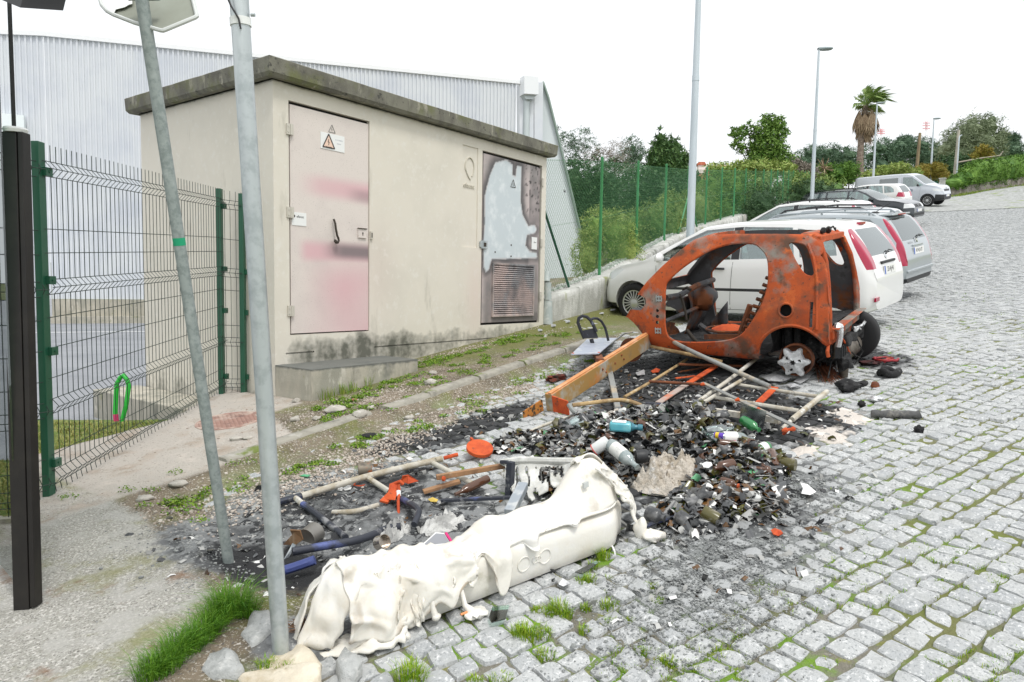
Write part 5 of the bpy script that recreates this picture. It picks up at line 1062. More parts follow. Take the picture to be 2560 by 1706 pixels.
# seat pan with its ring, seat backs
mb = MB(); sc_ = Vector((.02, .28, .40)); mb.tube([sc_ + Vector((.22*math.cos(a), .20*math.sin(a), .0)) for a in np.linspace(0, 2*PI, 26)], .012, 6); mb.bar((-.2, .46, .36), (.2, .46, .34), .03, .05); mb.bar((-.2, .10, .36), (.2, .10, .34), .03, .05)
so_ = mb.build('seat_frame', rustbr, bc); mb = MB(); mb.grid([[sc_ + Vector((.17*r*math.cos(a), .15*r*math.sin(a), .045*(1-r*r) + .006*math.sin(a*7 + r*9))) for a in np.linspace(0, 2*PI, 20, endpoint=False)] for r in (1, .75, .5, .25, .02)], closed=True); mb.build('seat_pan', rustred, so_)
for y in (.30, -.32):
    mb = MB(); mb.grid([[(-.22 - .26*t + .02*noise.noise(Vector((t*4, yy*6, y))), y + yy*(.17 - .04*t), .36 + .62*t) for yy in np.linspace(-1, 1, 7)] for t in np.linspace(0, 1, 9)])
    for k in range(9): t = k/9; mb.tube([(-.22 - .26*t, y + .15, .38 + .6*t), (-.18 - .26*t, y + .17 + .02*rnd.random(), .40 + .6*t)], .008, 5)
    mb.tube([(-.14, y + .12, .36), (-.24, y + .12, .66)], .02, 6); mb.build('seat_back', rustbr, bc, solid=.025)
mb = MB(); mb.bar((-.16, .02, .52), (-.26, .0, .78), .035, .012); mb.build('seat_bracket', blackp, bc)
# rear: cross member, muffler, melted bumper, axle, wheels
mb = MB(); mb.bar((-1.0, -.62, .47), (-1.0, .58, .44), .05, .09); mb.bar((-1.03, -.62, .52), (-1.03, .58, .49), .08, .012); mb.build('rear_crossmember', rust, bc, bevel=.008)
mb = MB(); mb.lathe((-.98, -.38, .20), (0, 1, .05), [(0, .02), (.01, .10), (.06, .115), (.2, .115), (.21, .12), (.3, .12), (.31, .115), (.52, .11), (.56, .05), (.57, 0)], 20); mb.tube([(-1.0, .22, .22), (-1.04, .26, .17), (-1.05, .27, .08), (-1.05, .27, .0)], [.05, .05, .045, .04], 10); mb.lump((-.98, .24, .22), (.09, .09, .11), 0, .1, 3); mb.build('muffler', muffm, bc)
mb = MB(); mb.grid([[(-1.06 + .03*noise.noise(Vector((y*6, z*8, 1))), y, z + .05*noise.noise(Vector((y*4, 2, 2)))) for y in np.linspace(-.58, .34, 18)] for z in np.linspace(.29, .38, 5)]); mb.build('burnt_bumper_bar', char, bc, solid=.04)
mb = MB(); mb.grid([[(-1.075 + .02*noise.noise(Vector((y*9, t*5, 1))), y, .43 + .03*math.sin(y*5) - .07*t*(.6 + .6*noise.noise(Vector((y*7, 0, 5))))) for t in np.linspace(0, 1, 5)] for y in np.linspace(-.60, -.05, 18)]); mb.build('melted_trim', meltal, bc, solid=.012); mb = MB(); mb.tube([(-1.03, .50, .50), (-1.06, .48, .47), (-1.06, .485, .40), (-1.05, .49, .32)], [.03, .025, .02, .018], 8); mb.lump((-1.04, .49, .50), (.04, .05, .03), 0, .25, 2); mb.build('melted_trim', meltal, bc, solid=.012)
mb = MB(); mb.box((-1.05, .42, .27), (.04, .20, .10)); 
for y in (.35, .42, .49): mb.box((-1.075, y, .27), (.02, .012, .10))
mb.build('plastic_grid', blkpl, bc, smooth=False); mb = MB(); mb.tube([(-1.05, .44, .42), (-1.08, .30, .30), (-1.08, .16, .2)], .009, 6); mb.build('rod', rustred, bc)
mb = MB(); mb.tube([(-.70, -.6, .2), (-.72, 0, .26), (-.70, .6, .2)], .045, 8); mb.tube([(-.62, .45, .22), (-.58, .42, .62)], .035, 8); mb.tube([(-.70, .48, .22), (-.68, .44, .60)], .028, 8); mb.box((-.72, 0, .3), (.4, .7, .22)); mb.build('rear_axle', char, bc)
mb = MB(); r5 = random.Random(3)
for k in range(26): mb.lump((r5.uniform(-1.08, -.75), r5.uniform(-.55, .45), r5.uniform(.06, .34)), r5.uniform(.03, .08), 0, .35, k, 8, 6, 2)
for k in range(30): p = Vector((r5.uniform(-1.1, -.8), r5.uniform(-.55, .5), r5.uniform(.2, .45))); mb.tube([p, p + Vector((r5.gauss(0, .05), r5.gauss(0, .1), -.08)), p + Vector((r5.gauss(0, .06), r5.gauss(0, .15), -.2))], .006, 5)
mb.build('charred_engine', char, bc)
# left rear wheel: drum and melted star of alloy
wl = MB(); wl.lathe((-.72, .52, .20), (0, 1, 0), [(0, .13), (.04, .15), (.09, .15), (.09, .135), (.03, .13), (.03, 0)], 28); drum = wl.build('wheel', rustbr, bc); mb = MB(); ctr = Vector((-.71, .66, .185)); ring = []
for k in range(48):
    a = 2*PI*k/48; r = .100 + .045*max(0, math.cos(6*a + .5))**.7*(1 if abs(a - 5.2) > .4 else .75) + .008*noise.noise(Vector((math.cos(a)*4, math.sin(a)*4, 1))); ring.append((r, a))
mb.grid([[ctr + Vector((q*r*math.cos(a), h_, q*r*math.sin(a))) for r, a in ring] for q, h_ in ((1, -.035), (1.0, .0), (.93, .014), (.55, .022), (.22, .03), (.16, .012))], closed=True)
mb.add([ctr + Vector((.026*math.cos(a), .016, .026*math.sin(a))) for a in np.linspace(0, 2*PI, 16, endpoint=False)], [tuple(range(16))], 1)
for k in range(3): a = 2*PI*k/3 + .7; mb.add([ctr + Vector((.062*math.cos(a) + .014*math.cos(b), .0235, .062*math.sin(a) + .014*math.sin(b))) for b in np.linspace(0, 2*PI, 12, endpoint=False)], [tuple(range(12))], 1)
mb.build('rim', [meltal, dark], drum)
wheel(bc, -.95, -.60, .255, .16, 6, rustbr, -1)
mb = MB(); mb.lathe((-.645, .60, .66), (0, 1, 0), [(0, .07), (.01, .07)], 20); mb.build('filler_hole_dark', dark, bc)  # black disc added behind the filler hole, standing in for the darkness inside
for s in (1, -1): mb = MB(); mb.lathe((1.0, s*.45, .16), (0, s, 0), [(0, .12), (.05, .13), (.06, .05), (.06, 0)], 20); mb.tube([(1.0, s*.3, .16), (.75, s*.3, .2)], .03, 6); mb.build('front_hub', rustbr, bc)
# hinge plates on the door post
mb = MB()
for z in (.40, .72):
    for dz in (0, .035): p = sf(.59, z + dz); mb.bar(p + Vector((-.03, .006, 0)), p + Vector((.03, .008, 0)), .008, .012)
    for dx in (-.028, .0, .028): p = sf(.59 + dx, z + .017); mb.bar(p + Vector((0, .006, -.03)), p + Vector((0, .008, .03)), .008, .01)
mb.build('hinge_plate', steelm, bc, smooth=False)
# ------------------------------------------------------------------ helper positions in enlarged crops of the photograph
def A6(x, y, h=0): return G(1300 + x/2.353, 750 + y/2.353, h)
def A7(x, y, h=0): return G(600 + x/2.139, 1050 + y/2.139, h)
ASHPIPE = mat('scaled_pipe', (.56, .53, .46), .75, .1, layers=[((.36, .30, .2), 5, .5, .64, 5), ((.22, .2, .18), 11, .6, .7, 4), ((.70, .69, .66), 16, .56, .68, 4)], bump=(90, .3, .003))
TAN = mat('tan_scorched_pipe', (.47, .33, .16), .75, .1, layers=[((.3, .2, .1), 8, .48, .6, 5), ((.58, .48, .32), 14, .56, .68, 4), ((.1, .07, .05), 20, .62, .7, 4)], bump=(90, .3, .003))
GREYP = mat('grey_scorched_pipe', (.30, .31, .30), .6, .3, layers=[((.45, .38, .28), 5, .52, .66, 5), ((.16, .16, .16), 12, .56, .68, 4)], bump=(90, .2, .002))
BLUEP = mat('blue_black_pipe', (.04, .045, .06), .55, .2, layers=[((.10, .13, .32), 4, .55, .66, 5), ((.3, .3, .31), 10, .57, .68, 5)], bump=(80, .3, .003))
# steel beam with its lifting plate and the pipe frame it hangs on
BEAM = mat('scorched_beam', (.44, .27, .09), .6, .35, layers=[((.46, .47, .42), 2.6, .5, .60, 5), ((.58, .24, .06), 2.0, .54, .66, 5), ((.24, .2, .14), 5, .58, .7, 5)], bump=(60, .15, .003)); BEAMT = mat('orange_beam_top', (.62, .28, .11), .7, layers=[((.75, .45, .28), 6, .5, .66, 4), ((.45, .16, .04), 3, .54, .66)])
pf = thing('pipe_frame', 'collapsed frame of scorched pipes with a rusty box beam before the burnt car', 'frame', A6(1200, 520)); PF = A6(1200, 520)
def part(mb, name, m, root, org, **k):
    mb.v = [(p[0]-org.x, p[1]-org.y, p[2]-org.z) for p in mb.v]; return mb.build(name, m, root, **k)
b0_, b1_ = A6(225, 645, .02), A6(792, 300, .20)         # bottom edge near side
b0_, b1_ = A6(200, 660, .0), A6(800, 262, .24)
dv = (b1_ - b0_).normalized(); sv = Vector((-dv.y, dv.x, 0)).normalized(); uvv = dv.cross(sv)*1
if uvv.z < 0: uvv = -uvv
Hb, Wb = .155, .075
c_ = lambda s_, a, b: b0_ + (b1_ - b0_)*s_ + sv*a*Wb + uvv*b*Hb
mb = MB(); q = [c_(0, 0, 0), c_(0, 1, 0), c_(0, 1, 1), c_(0, 0, 1)]; mb.prism(q, b1_ - b0_); mb.m = [0]*len(mb.f); 
for i, f in enumerate(mb.f):
    if all(v in (2, 3, 6, 7) for v in f): mb.m[i] = 1
bm_ = part(mb, 'beam', [BEAM, BEAMT], pf, PF, smooth=False, bevel=.006)
mb = MB(); mb.prism([c_(0, .12, 1.0) + uvv*.002, c_(0, .5, 1.0) + uvv*.002, c_(0, .5, 1.0) + uvv*.012, c_(0, .12, 1.0) + uvv*.012], (b1_-b0_)*.99); part(mb, 'top_strip', BEAMT, pf, PF, smooth=False)
mb = MB()
for (s_, h_) in ((.43, .62), (.46, .32), (.62, .75), (.64, .42), (.55, .5)): mb.lathe(c_(s_, 0, h_), -sv, [(0, .012), (.006, .011), (.010, .006), (.011, 0)], 10)
part(mb, 'rivet', rustbr, pf, PF)
mb = MB(); e_ = c_(0, .3, .1); mb.prism([c_(0, -.05, .05), c_(0, -.05, .95), c_(0, -.05, .95) - dv*.0 - sv*.15 - uvv*.03, c_(0, -.05, .1) - sv*.15 - uvv*.02], -dv*.012); part(mb, 'end_bracket', rustred, pf, PF, smooth=False)
mb = MB(); mb.prism([c_(-.02, 1.0, .1), c_(-.02, 1.0, .75), c_(-.13, 1.6, .55), c_(-.13, 1.6, .05)], sv*.012); part(mb, 'end_bracket', mat('flaking_rust', (.45, .17, .03), .85, layers=[((.06, .04, .02), 30, .5, .56, 4), ((.7, .4, .05), 20, .6, .68, 4)]), pf, PF, smooth=False)
mb = MB(); mb.prism([c_(1.0, -.02, .1), c_(1.0, -.02, 1.1), c_(1.14, -.3, 1.1), c_(1.22, -.45, .75), c_(1.18, -.4, .2)], sv*.012); part(mb, 'end_bracket', rustbr, pf, PF, smooth=False)
st0 = c_(.52, .4, .05); st1 = A6(580, 665, .0); mb = MB(); mb.bar(st0, st1, .05, .035); part(mb, 'strut', GREYP, pf, PF, smooth=False, bevel=.004)
# lifting plate with two black rubber covered loops
zt_ = c_(.42, 1.0, 1.0).z; pc = c_(.455, 1.3, 1.0) + Vector((0, 0, .045)); ex = dv.copy(); ex.z *= .3; ex.normalize(); ey = Vector((-ex.y, ex.x, .0)); en = ex.cross(ey)
ps = [A6(302, 335, 0), A6(480, 330, 0), A6(560, 238, 0), A6(405, 240, 0)]
zpl = (G(1320 + 560/4.9, 760 + 620/4.9, .30).z)
def onz(px, py, z): return GZ(px, py, z)
zp = zt_ + .05; PLT = [onz(1320 + x/4.9, 760 + y/4.9, zp + dz) for x, y, dz in ((528, 628, .0), (870, 618, .0), (1090, 425, .015), (740, 425, .015))]
mb = MB(); mb.prism(PLT, (0, 0, .009)); platm = mat('blistered_galv_plate', (.50, .54, .64), .45, .4, layers=[((.66, .68, .72), 9, .5, .62, 4), ((.3, .33, .45), 5, .56, .7, 4)]); lp_ = part(mb, 'lifting_plate', platm, pf, PF, smooth=False)
pcx = sum(PLT, Vector())/4; mb = MB(); mb.tube([pcx - Vector((0, 0, .06)), pcx], .05, 4); mb.bar(pcx - Vector((0, 0, .055)), c_(.45, .5, 1.0), .07, .05); part(mb, 'plate_foot', rustbr, pf, PF)
mb = MB()
for k in (0, 1): p = PLT[k]*.93 + pcx*.07; mb.lathe(p + Vector((0, 0, .009)), (0, 0, 1), [(0, .012), (.006, .011), (.008, 0)], 10)
part(mb, 'bolt', rustred, pf, PF)
loopm = mat('blackened_rubber', (.02, .022, .03), .6, layers=[((.16, .18, .26), 12, .60, .72, 4)])
dl = pray(1490, 850).length; td_ = (onz(1320 + 800/4.9, 760 + 500/4.9, zp) - CAMP).length/pray(1483, 862).length
def L6(x, y, dd=0): return dist(1320 + x/4.9, 760 + y/4.9, td_ + dd)
mb = MB(); mb.tube([L6(800, 520), L6(775, 430)], [.022, .024], 10); mb.prism([L6(690, 425), L6(862, 418), L6(838, 345), L6(800, 300), L6(700, 320), L6(660, 330)], _fw*.025)
mb.tube([L6(690, 425), L6(640, 310), L6(612, 230), L6(622, 175), L6(665, 148), L6(720, 160), L6(765, 200), L6(800, 260), L6(838, 345)], .019, 8); mb.lump(L6(800, 510), (.05, .035, .02), 0, .2, 3); part(mb, 'lifting_loop', loopm, pf, PF)
mb = MB(); mb.tube([L6(985, 455, .1), L6(970, 390, .1), L6(945, 290, .1), L6(900, 215, .1), L6(850, 180, .08), L6(800, 178, .06), L6(760, 200, .05)], .015, 8); part(mb, 'lifting_loop', loopm, pf, PF)
mb = MB(); mb.tube([L6(870, 630), L6(960, 540), L6(1080, 440), L6(1180, 360), L6(1290, 345)], [.008, .008, .01, .012, .01], 6); part(mb, 'bent_strip', GREYP, pf, PF)
PIPES = [('pipe', GREYP, .021, [(860, 215, .33), (930, 262, .30), (1100, 345, .24), (1470, 510, .08)]), ('pipe', TAN, .018, [(770, 275, .24), (1000, 322, .2), (1190, 365, .14)]), ('pipe', TAN, .014, [(982, 350, .08), (800, 465, .06), (615, 572, .04)]), ('pipe', rustbr, .013, [(935, 380, .10), (1310, 390, .07)]),
    ('pipe', rustbr, .013, [(760, 480, .07), (1065, 497, .08)]), ('pipe', ASHPIPE, .018, [(1405, 335, .14), (1210, 485, .09), (1010, 625, .05)]), ('pipe', ASHPIPE, .016, [(1325, 460, .10), (1180, 545, .07), (1035, 630, .05)]), ('pipe', ASHPIPE, .016, [(1285, 500, .06), (1520, 535, .05), (1755, 570, .05)]),
    ('pipe', ASHPIPE, .021, [(1805, 540, .09), (1600, 705, .05)]), ('pipe', ASHPIPE, .018, [(1145, 575, .05), (1640, 655, .04)]), ('pipe', TAN, .017, [(310, 620, .10), (430, 605, .10), (540, 592, .10), (620, 592, .09), (690, 612, .07), (742, 638, .04)]), ('pipe', GREYP, .019, [(288, 618, .13), (325, 665, .09), (400, 685, .06), (500, 690, .05), (560, 672, .05)]), ('pipe', rustbr, .010, [(540, 685, .05), (590, 658, .07), (655, 652, .05)]),
    ('pipe', BLUEP, .014, [(740, 610, .05), (920, 622, .05)]), ('pipe', ASHPIPE, .016, [(1590, 715, .06), (1540, 760, .03)]), ('pipe', ASHPIPE, .012, [(0, 800, .03), (150, 735, .04), (330, 675, .04)]), ('pipe', rustbr, .011, [(840, 638, .05), (905, 620, .06)])]
for nm, m, r, pts in PIPES:
    mb = MB(); mb.tube(cr([A6(*p) for p in pts], 4), r, 9); part(mb, nm, m, pf, PF)
for nm, m, w_, h_, a, b in (('flat_bar', GREYP, .045, .012, (1075, 488, .11), (1655, 762, .10)), ('square_bar', ASHPIPE, .05, .045, (910, 620, .05), (1530, 712, .05)), ('flat_bar', rustred, .06, .012, (1180, 372, .07), (975, 500, .04)), ('flat_bar', mat('greying_rust_bar', (.42, .34, .3), .8, layers=[((.6, .15, .05), 3, .5, .65)]), .06, .012, (975, 500, .04), (815, 605, .02)), ('flat_bar', rustred, .06, .014, (1500, 515, .06), (1405, 605, .02)), ('flat_bar', rustred, .05, .01, (915, 462, .03), (1030, 448, .04)), ('flat_bar', rustbr, .04, .01, (930, 425, .02), (1100, 395, .03))):
    mb = MB(); mb.bar(A6(*a), A6(*b), w_, h_); part(mb, nm, m, pf, PF, smooth=False, bevel=.003)
mb = MB()
for (x, y) in ((1280, 588), (1400, 645), (1560, 765), (1605, 760), (1030, 660), (1075, 497)): mb.lathe(A6(x, y, .12), (.3, -.8, .3), [(-.02, .008), (.0, .016), (.012, .015), (.018, 0)], 8)
part(mb, 'bolt', rustred, pf, PF); mb = MB(); mb.bar(A6(1540, 770, .09), A6(1615, 758, .1), .02, .015); mb.bar(A6(1550, 790, .03), A6(1580, 760, .09), .015, .015); part(mb, 'clip', rustred, pf, PF)
# bent bed of pipes on the left
lf_ = thing('pipe_frame', 'low frame of ash whitened pipes lying in the grey ash behind the melted container', 'frame', A7(600, 430)); LF = A7(600, 430)
LP = [(ASHPIPE, .020, [(330, 408, .05), (690, 300, .06), (1080, 208, .06)]), (BLUEP, .021, [(205, 440, .04), (330, 408, .05)]), (rustred, .013, [(1090, 205, .06), (1165, 185, .07)]), (ASHPIPE, .014, [(1045, 214, .07), (1078, 208, .06)]), (ASHPIPE, .017, [(1015, 222, .05), (1130, 282, .05), (1245, 342, .03)]), (ASHPIPE, .017, [(680, 308, .05), (800, 385, .04)]), (BLUEP, .017, [(800, 385, .04), (880, 430, .05), (945, 470, .08), (955, 500, .08), (930, 560, .06)]),
    (ASHPIPE, .017, [(290, 412, .05), (335, 450, .04)]), (BLUEP, .018, [(335, 450, .04), (430, 520, .03), (565, 630, .02)]), (BLUEP, .02, [(280, 705, .10), (420, 680, .09), (640, 640, .07), (780, 585, .05), (860, 570, .05)]), (mat('blue_pipe', (.05, .07, .22), .5, layers=[((.12, .16, .4), 8, .5, .62), ((.35, .2, .1), 4, .6, .68)]), .022, [(235, 805, .06), (300, 785, .07), (400, 750, .09)]), (ASHPIPE, .014, [(495, 495, .02), (620, 488, .03), (740, 455, .02)])]
for m, r, pts in LP:
    mb = MB(); mb.tube(cr([A7(*p) for p in pts], 4), r, 9); part(mb, 'pipe', m, lf_, LF)
woodc = mat('brown_scorched_bar', (.36, .2, .1), .75, layers=[((.2, .11, .06), 5, .45, .62, 5), ((.5, .36, .24), 9, .57, .7, 4)])
for nm, m, w_, h_, a, b in (('angle_bar', woodc, .035, .03, (1050, 308, .09), (1415, 245, .10)), ('angle_bar', woodc, .05, .02, (980, 385, .03), (1175, 328, .06)), ('angle_bar', BLUEP, .028, .018, (1075, 432, .04), (1450, 415, .05)), ('upright', BLUEP, .04, .04, (1440, 412, .02), (1435, 300, .0)), ('flat_bar', BLUEP, .02, .02, (1390, 225, .14), (1815, 222, .14))):
    mb = MB(); a_, b_ = A7(*a), A7(*b)
    if nm == 'upright': a_ = A7(1440, 405, 0); b_ = a_ + Vector((.01, .0, .2))
    mb.bar(a_, b_, w_, h_); part(mb, nm, m, lf_, LF, smooth=False, bevel=.003)
mb = MB(); mb.bar(A7(1440, 500, .10), A7(1515, 350, .15), .055, .045); part(mb, 'upright', mat('blued_steel', (.38, .42, .46), .5, .4, layers=[((.6, .62, .62), 9, .5, .64), ((.15, .2, .4), 5, .58, .68)]), lf_, LF, smooth=False, bevel=.004)
mb = MB(); c = A7(1072, 312, .09); mb.lathe(c - Vector((0, .02, 0)), (.2, -1, .1), [(0, .016), (.012, .014), (.016, 0)], 10); part(mb, 'bolt', rustred, lf_, LF)
# orange clamp with its chain
ck = thing('clamp', 'bright orange rusty clamp with a hanging link on the ashy pipe frame', 'clamp', A7(815, 415)); CK = A7(815, 415)
mb = MB(); P0 = A7(800, 425, .03); mb.box(A7(790, 418, .05), (.10, .05, .012), 0, basis(Vector((.9, .3, .2)).normalized(), Vector((-.3, .9, .1)).normalized(), Vector((-.15, -.15, .97)).normalized())); mb.prism([A7(770, 425, .05), A7(830, 430, .06), A7(845, 370, .09), A7(840, 335, .11), A7(812, 345, .11), A7(805, 390, .08)], (.0, .02, .0)); mb.tube([A7(820, 345, .1), A7(858, 330, .12), A7(870, 345, .1)], .012, 8)
part(mb, 'clamp_body', rustred, ck, CK, smooth=False, bevel=.004); mb = MB(); mb.tube([A7(848, 345, .12), A7(852, 385, .08), A7(846, 430, .05), A7(848, 520, .01)], .009, 8); part(mb, 'link', rustred, ck, CK); mb = MB(); mb.tube([A7(848, 380, .085), A7(848, 410, .06)], .014, 8); part(mb, 'sleeve', whitep, ck, CK)

# ------------------------------------------------------------------ the melted bottle container, the glass heap and the litter
plast = mat('melted_white_plastic', (.76, .735, .67), .4, layers=[((.68, .625, .53), 3.5, .5, .64, 5), ((.78, .77, .74), 6, .5, .7, 4), ((.42, .40, .30), 3.2, .63, .73, 7), ((.40, .40, .39), 9, .66, .74, 6)], bump=(34, .3, .006), sss=.06)
def rag(): pass
AO = A7(700, 1200); BO = A7(2105, 650); E1 = (BO - AO); LC = E1.length; E1.normalize(); E2 = Vector((-E1.y, E1.x, 0)).normalized()
EZ = Vector((0, 0, 1))
def cp(s, w_, z): return E1*(s*1.0) + E2*w_ + EZ*z      # container coordinates: along, inwards, up
ct = thing('melted_container', 'melted white plastic bottle container slumped on the setts in the foreground', 'container', AO)
N = lambda a, b, c=0: noise.noise(Vector((a, b, c)))
# lower shell: front face with a rounded right end, ledge and back
ns = 60; rows = []
for i in range(ns+1):
    s = -.02 + 1.40*i/ns; e = smooth(1.18, 1.38, s); k = 1 - .35*e; fr = .10*e*e
    dz = .006*N(s*6, 1); h = .185 + .012*math.sin(s*3) + dz + .02*smooth(.2, -.02, s)
    rows.append([cp(s, fr + .02, .0), cp(s, fr + .002, .012), cp(s, fr - .004, .06), cp(s, fr - .004 + .004*N(s*5, 3), h*.7), cp(s, fr + .006, h*.93), cp(s, fr + .022, h), cp(s, fr + .07, h + .012 + .006*N(s*9, 4)), cp(s, fr + .10, h + .03), cp(s, fr + .12, .12), cp(s, fr + .14, .02)])
mb = MB(); mb.grid(rows)
for r in (rows[0], rows[-1]): n = len(mb.v); mb.v += [tuple(p) for p in r]; mb.f.append(tuple(range(n, n + len(r)))); mb.m.append(0)
shell_ = mb.build('lower_shell', plast, ct, sharp=60)
setattr_(shell_, 'mould_dark', lambda x, y, z: (lambda s: max(0, smooth(.13, .02, z - .11*s*0)*(.35 + .9*N(s*5, z*9, 2))*smooth(.5, .95, s)*smooth(1.36, 1.2, s) + .35*smooth(.05, .0, z)))(Vector((x, y, 0)).dot(E1)))
masked(plast, 'mould_dark', (.26, .25, .20), .8, 14, .25, .8)
mb = MB()
for (s, r) in ((.715, .032), (.775, .014), (.795, .012), (.83, .032)): mb.tube([cp(s + r*math.cos(a), -.006, .095 + .05*(s-.7)*0 + r*math.sin(a)) for a in np.linspace(0, 2*PI, 20)], .003, 5, cap=False)
mb.build('embossed_ring', plast, ct)
# the slumped upper skin: from an uneven crest forward and down over the shell
crest = prof([(-.12, .335), (-.05, .335), (.08, .315), (.2, .285), (.36, .235), (.5, .225), (.6, .30), (.72, .275), (.9, .27), (1.0, .285), (1.07, .36), (1.13, .43), (1.22, .425), (1.28, .36), (1.34, .25)], .05)
cw = prof([(-.12, .09), (.2, .12), (.5, .17), (.62, .13), (.9, .15), (1.05, .15), (1.2, .14), (1.34, .12)], .08)
hem = prof([(-.12, .06), (-.02, .04), (.05, .02), (.10, .05), (.16, .02), (.22, .045), (.27, .10), (.32, .05), (.36, .08), (.42, .13), (.45, .11), (.47, .17), (.50, .20), (.53, .19), (.555, .03), (.585, .015), (.61, .06), (.635, .185), (.72, .19), (.745, .15), (.775, .15), (.80, .20), (.95, .205), (.985, .185), (1.01, .185), (1.04, .21), (1.34, .21)], .02)
ns, nt_ = 220, 44; P_ = []; SK = []
for i in range(ns+1):
    s = -.10 + 1.42*i/ns; r = []; zc, wc, zh = crest(s), cw(s), hem(s); hang = smooth(.195, .12, zh); fold = .5 + .3*math.sin(s*25 + 5*N(s*4, 7)) + .4*N(s*11, 2.5); lowz = smooth(.65, .45, s)
    e = smooth(1.18, 1.38, s); fr = .10*e*e
    for j in range(nt_+1):
        t = j/nt_
        if t < .12: q = t/.12; w_ = wc + .05*(1-q); z = zc - .05*(1-q)**2 - .05*(1-q)*(s < .6)     # rolled back edge
        elif t < .55:
            q = (t-.12)/.43; w_ = wc + (fr + .012 - .016*hang - wc)*q**.85; zt_ = .205 + .015*lowz; z = zc + (zt_ - zc)*(q**1.5*.55 + q*.45) + .012*math.sin(q*PI)*(1-hang)
        else:
            q = (t-.55)/.45; w_ = fr + .012 - .016*hang - .022*hang*math.sin(min(1, q*1.3)*PI*.5) - .018*hang*fold*q; z = .205 + .015*lowz + (zh - .205 - .015*lowz)*q
        w_ += (.012*N(s*7, t*4, 1) + lowz*(.034*N(s*9, t*2.4, 4) + .007*N(s*30, t*5, 6))*smooth(0, .4, t)) - .016*hang*fold*smooth(.3, .8, t)
        rg_ = 1 - 2*abs(N(s*6.5 + .6*N(t*5, s*3), t*2.2, 11)); w_ -= lowz*.026*max(0, rg_ - .35)*smooth(.05, .3, t); z += lowz*.02*max(0, 1 - 2*abs(N(s*11, t*3, 15)) - .4)*(t < .62)
        z += .010*N(s*8, t*3, 6) + .016*lowz*N(s*14, t*5, 8)*(t < .6)
        for (s0, dep_) in ((1.0, .025), (.76, .02)): w_ -= dep_*math.exp(-((s-s0)/.03)**2)*smooth(.25, .6, t)
        SK.append(max(0, smooth(.90, 1.0, t)*(.5 + 1.2*N(s*14, 3, 8))*lowz, smooth(.14, .0, t)*(.4 + N(s*12, 7)), .5*smooth(.25, .5, N(s*7, t*3, 21)))); r.append(cp(s + .02*lowz*N(t*4, s*9, 2), w_, max(.004, z)))
    P_.append(r)
mb = MB(); mb.grid(P_); skin = mb.build('melted_skin', plast, ct, solid=.009, sharp=80)
skin.data.attributes.new('singe', 'FLOAT', 'POINT').data.foreach_set('value', SK); masked(plast, 'singe', (.30, .22, .13), .75, 22, .3, .9)
setattr_(skin, 'mould_dark', lambda x, y, z: .7*smooth(.09, 0, z)*(.6 + N(x*9, y*9, z*9)) + .55*max(0, N(x*5, y*5, z*7)) - .15*smooth(.6, .8, Vector((x, y, 0)).dot(E1)))
def sheet(pts_a, pts_b, n, m, sag, amp, seed, name='melted_flap', mt=plast, root=ct, thick=.008, holes=0):
    a = cr(pts_a, 6); b = cr(pts_b, 6); R_ = []
    for i in range(n+1):
        u = i/n; p = a[min(len(a)-1, int(u*(len(a)-1)))].lerp(a[min(len(a)-1, int(u*(len(a)-1))+1)], u*(len(a)-1) % 1 if u < 1 else 0); q = b[min(len(b)-1, int(u*(len(b)-1)))].lerp(b[min(len(b)-1, int(u*(len(b)-1))+1)], u*(len(b)-1) % 1 if u < 1 else 0)
        R_.append([p.lerp(q, j/m) + EZ*(-sag*math.sin(PI*j/m)) + Vector((N(u*6, j/m*3, seed), N(u*6, j/m*3, seed+3), N(u*7, j/m*4, seed+6)))*amp for j in range(m+1)])
    mb = MB(); mb.grid(R_)
    if holes:
        mb.f = [f for k_, f in enumerate(mb.f) if (k_ % m)/m < .12 + .3*abs(N(k_//m*.5, 3, seed)) or N(k_//m*.28, (k_ % m)/m*1.6, seed) < holes]; mb.m = [0]*len(mb.f)
    o = mb.build(name, mt, root, solid=thick, sharp=80); return o
L7 = lambda x, y, h=0: A7(x, y, h) - AO
# flap spread over the ground at the left end
sheet([cp(-.06, .12, .33), cp(-.14, .11, .30), cp(-.20, .10, .20), cp(-.25, .09, .08), cp(-.27, .10, .01)], [cp(-.02, -.01, .25), cp(-.08, -.02, .20), cp(-.115, -.01, .12), cp(-.135, .02, .05), cp(-.15, .03, .01)], 26, 12, -.03, .016, 2)
sheet([cp(-.04, .22, .25), cp(-.09, .24, .22), cp(-.2, .26, .10), cp(-.26, .2, .02)], [cp(-.08, .12, .335), cp(-.15, .12, .29), cp(-.22, .11, .18), cp(-.27, .10, .02)], 20, 8, -.01, .02, 5)
sheet([cp(-.20, .05, .008), cp(-.10, -.03, .008), cp(.0, -.07, .008), cp(.10, -.10, .008)], [cp(-.16, .09, .03), cp(-.05, .02, .05), cp(.05, -.02, .08), cp(.14, -.02, .09)], 24, 10, .0, .024, 8)
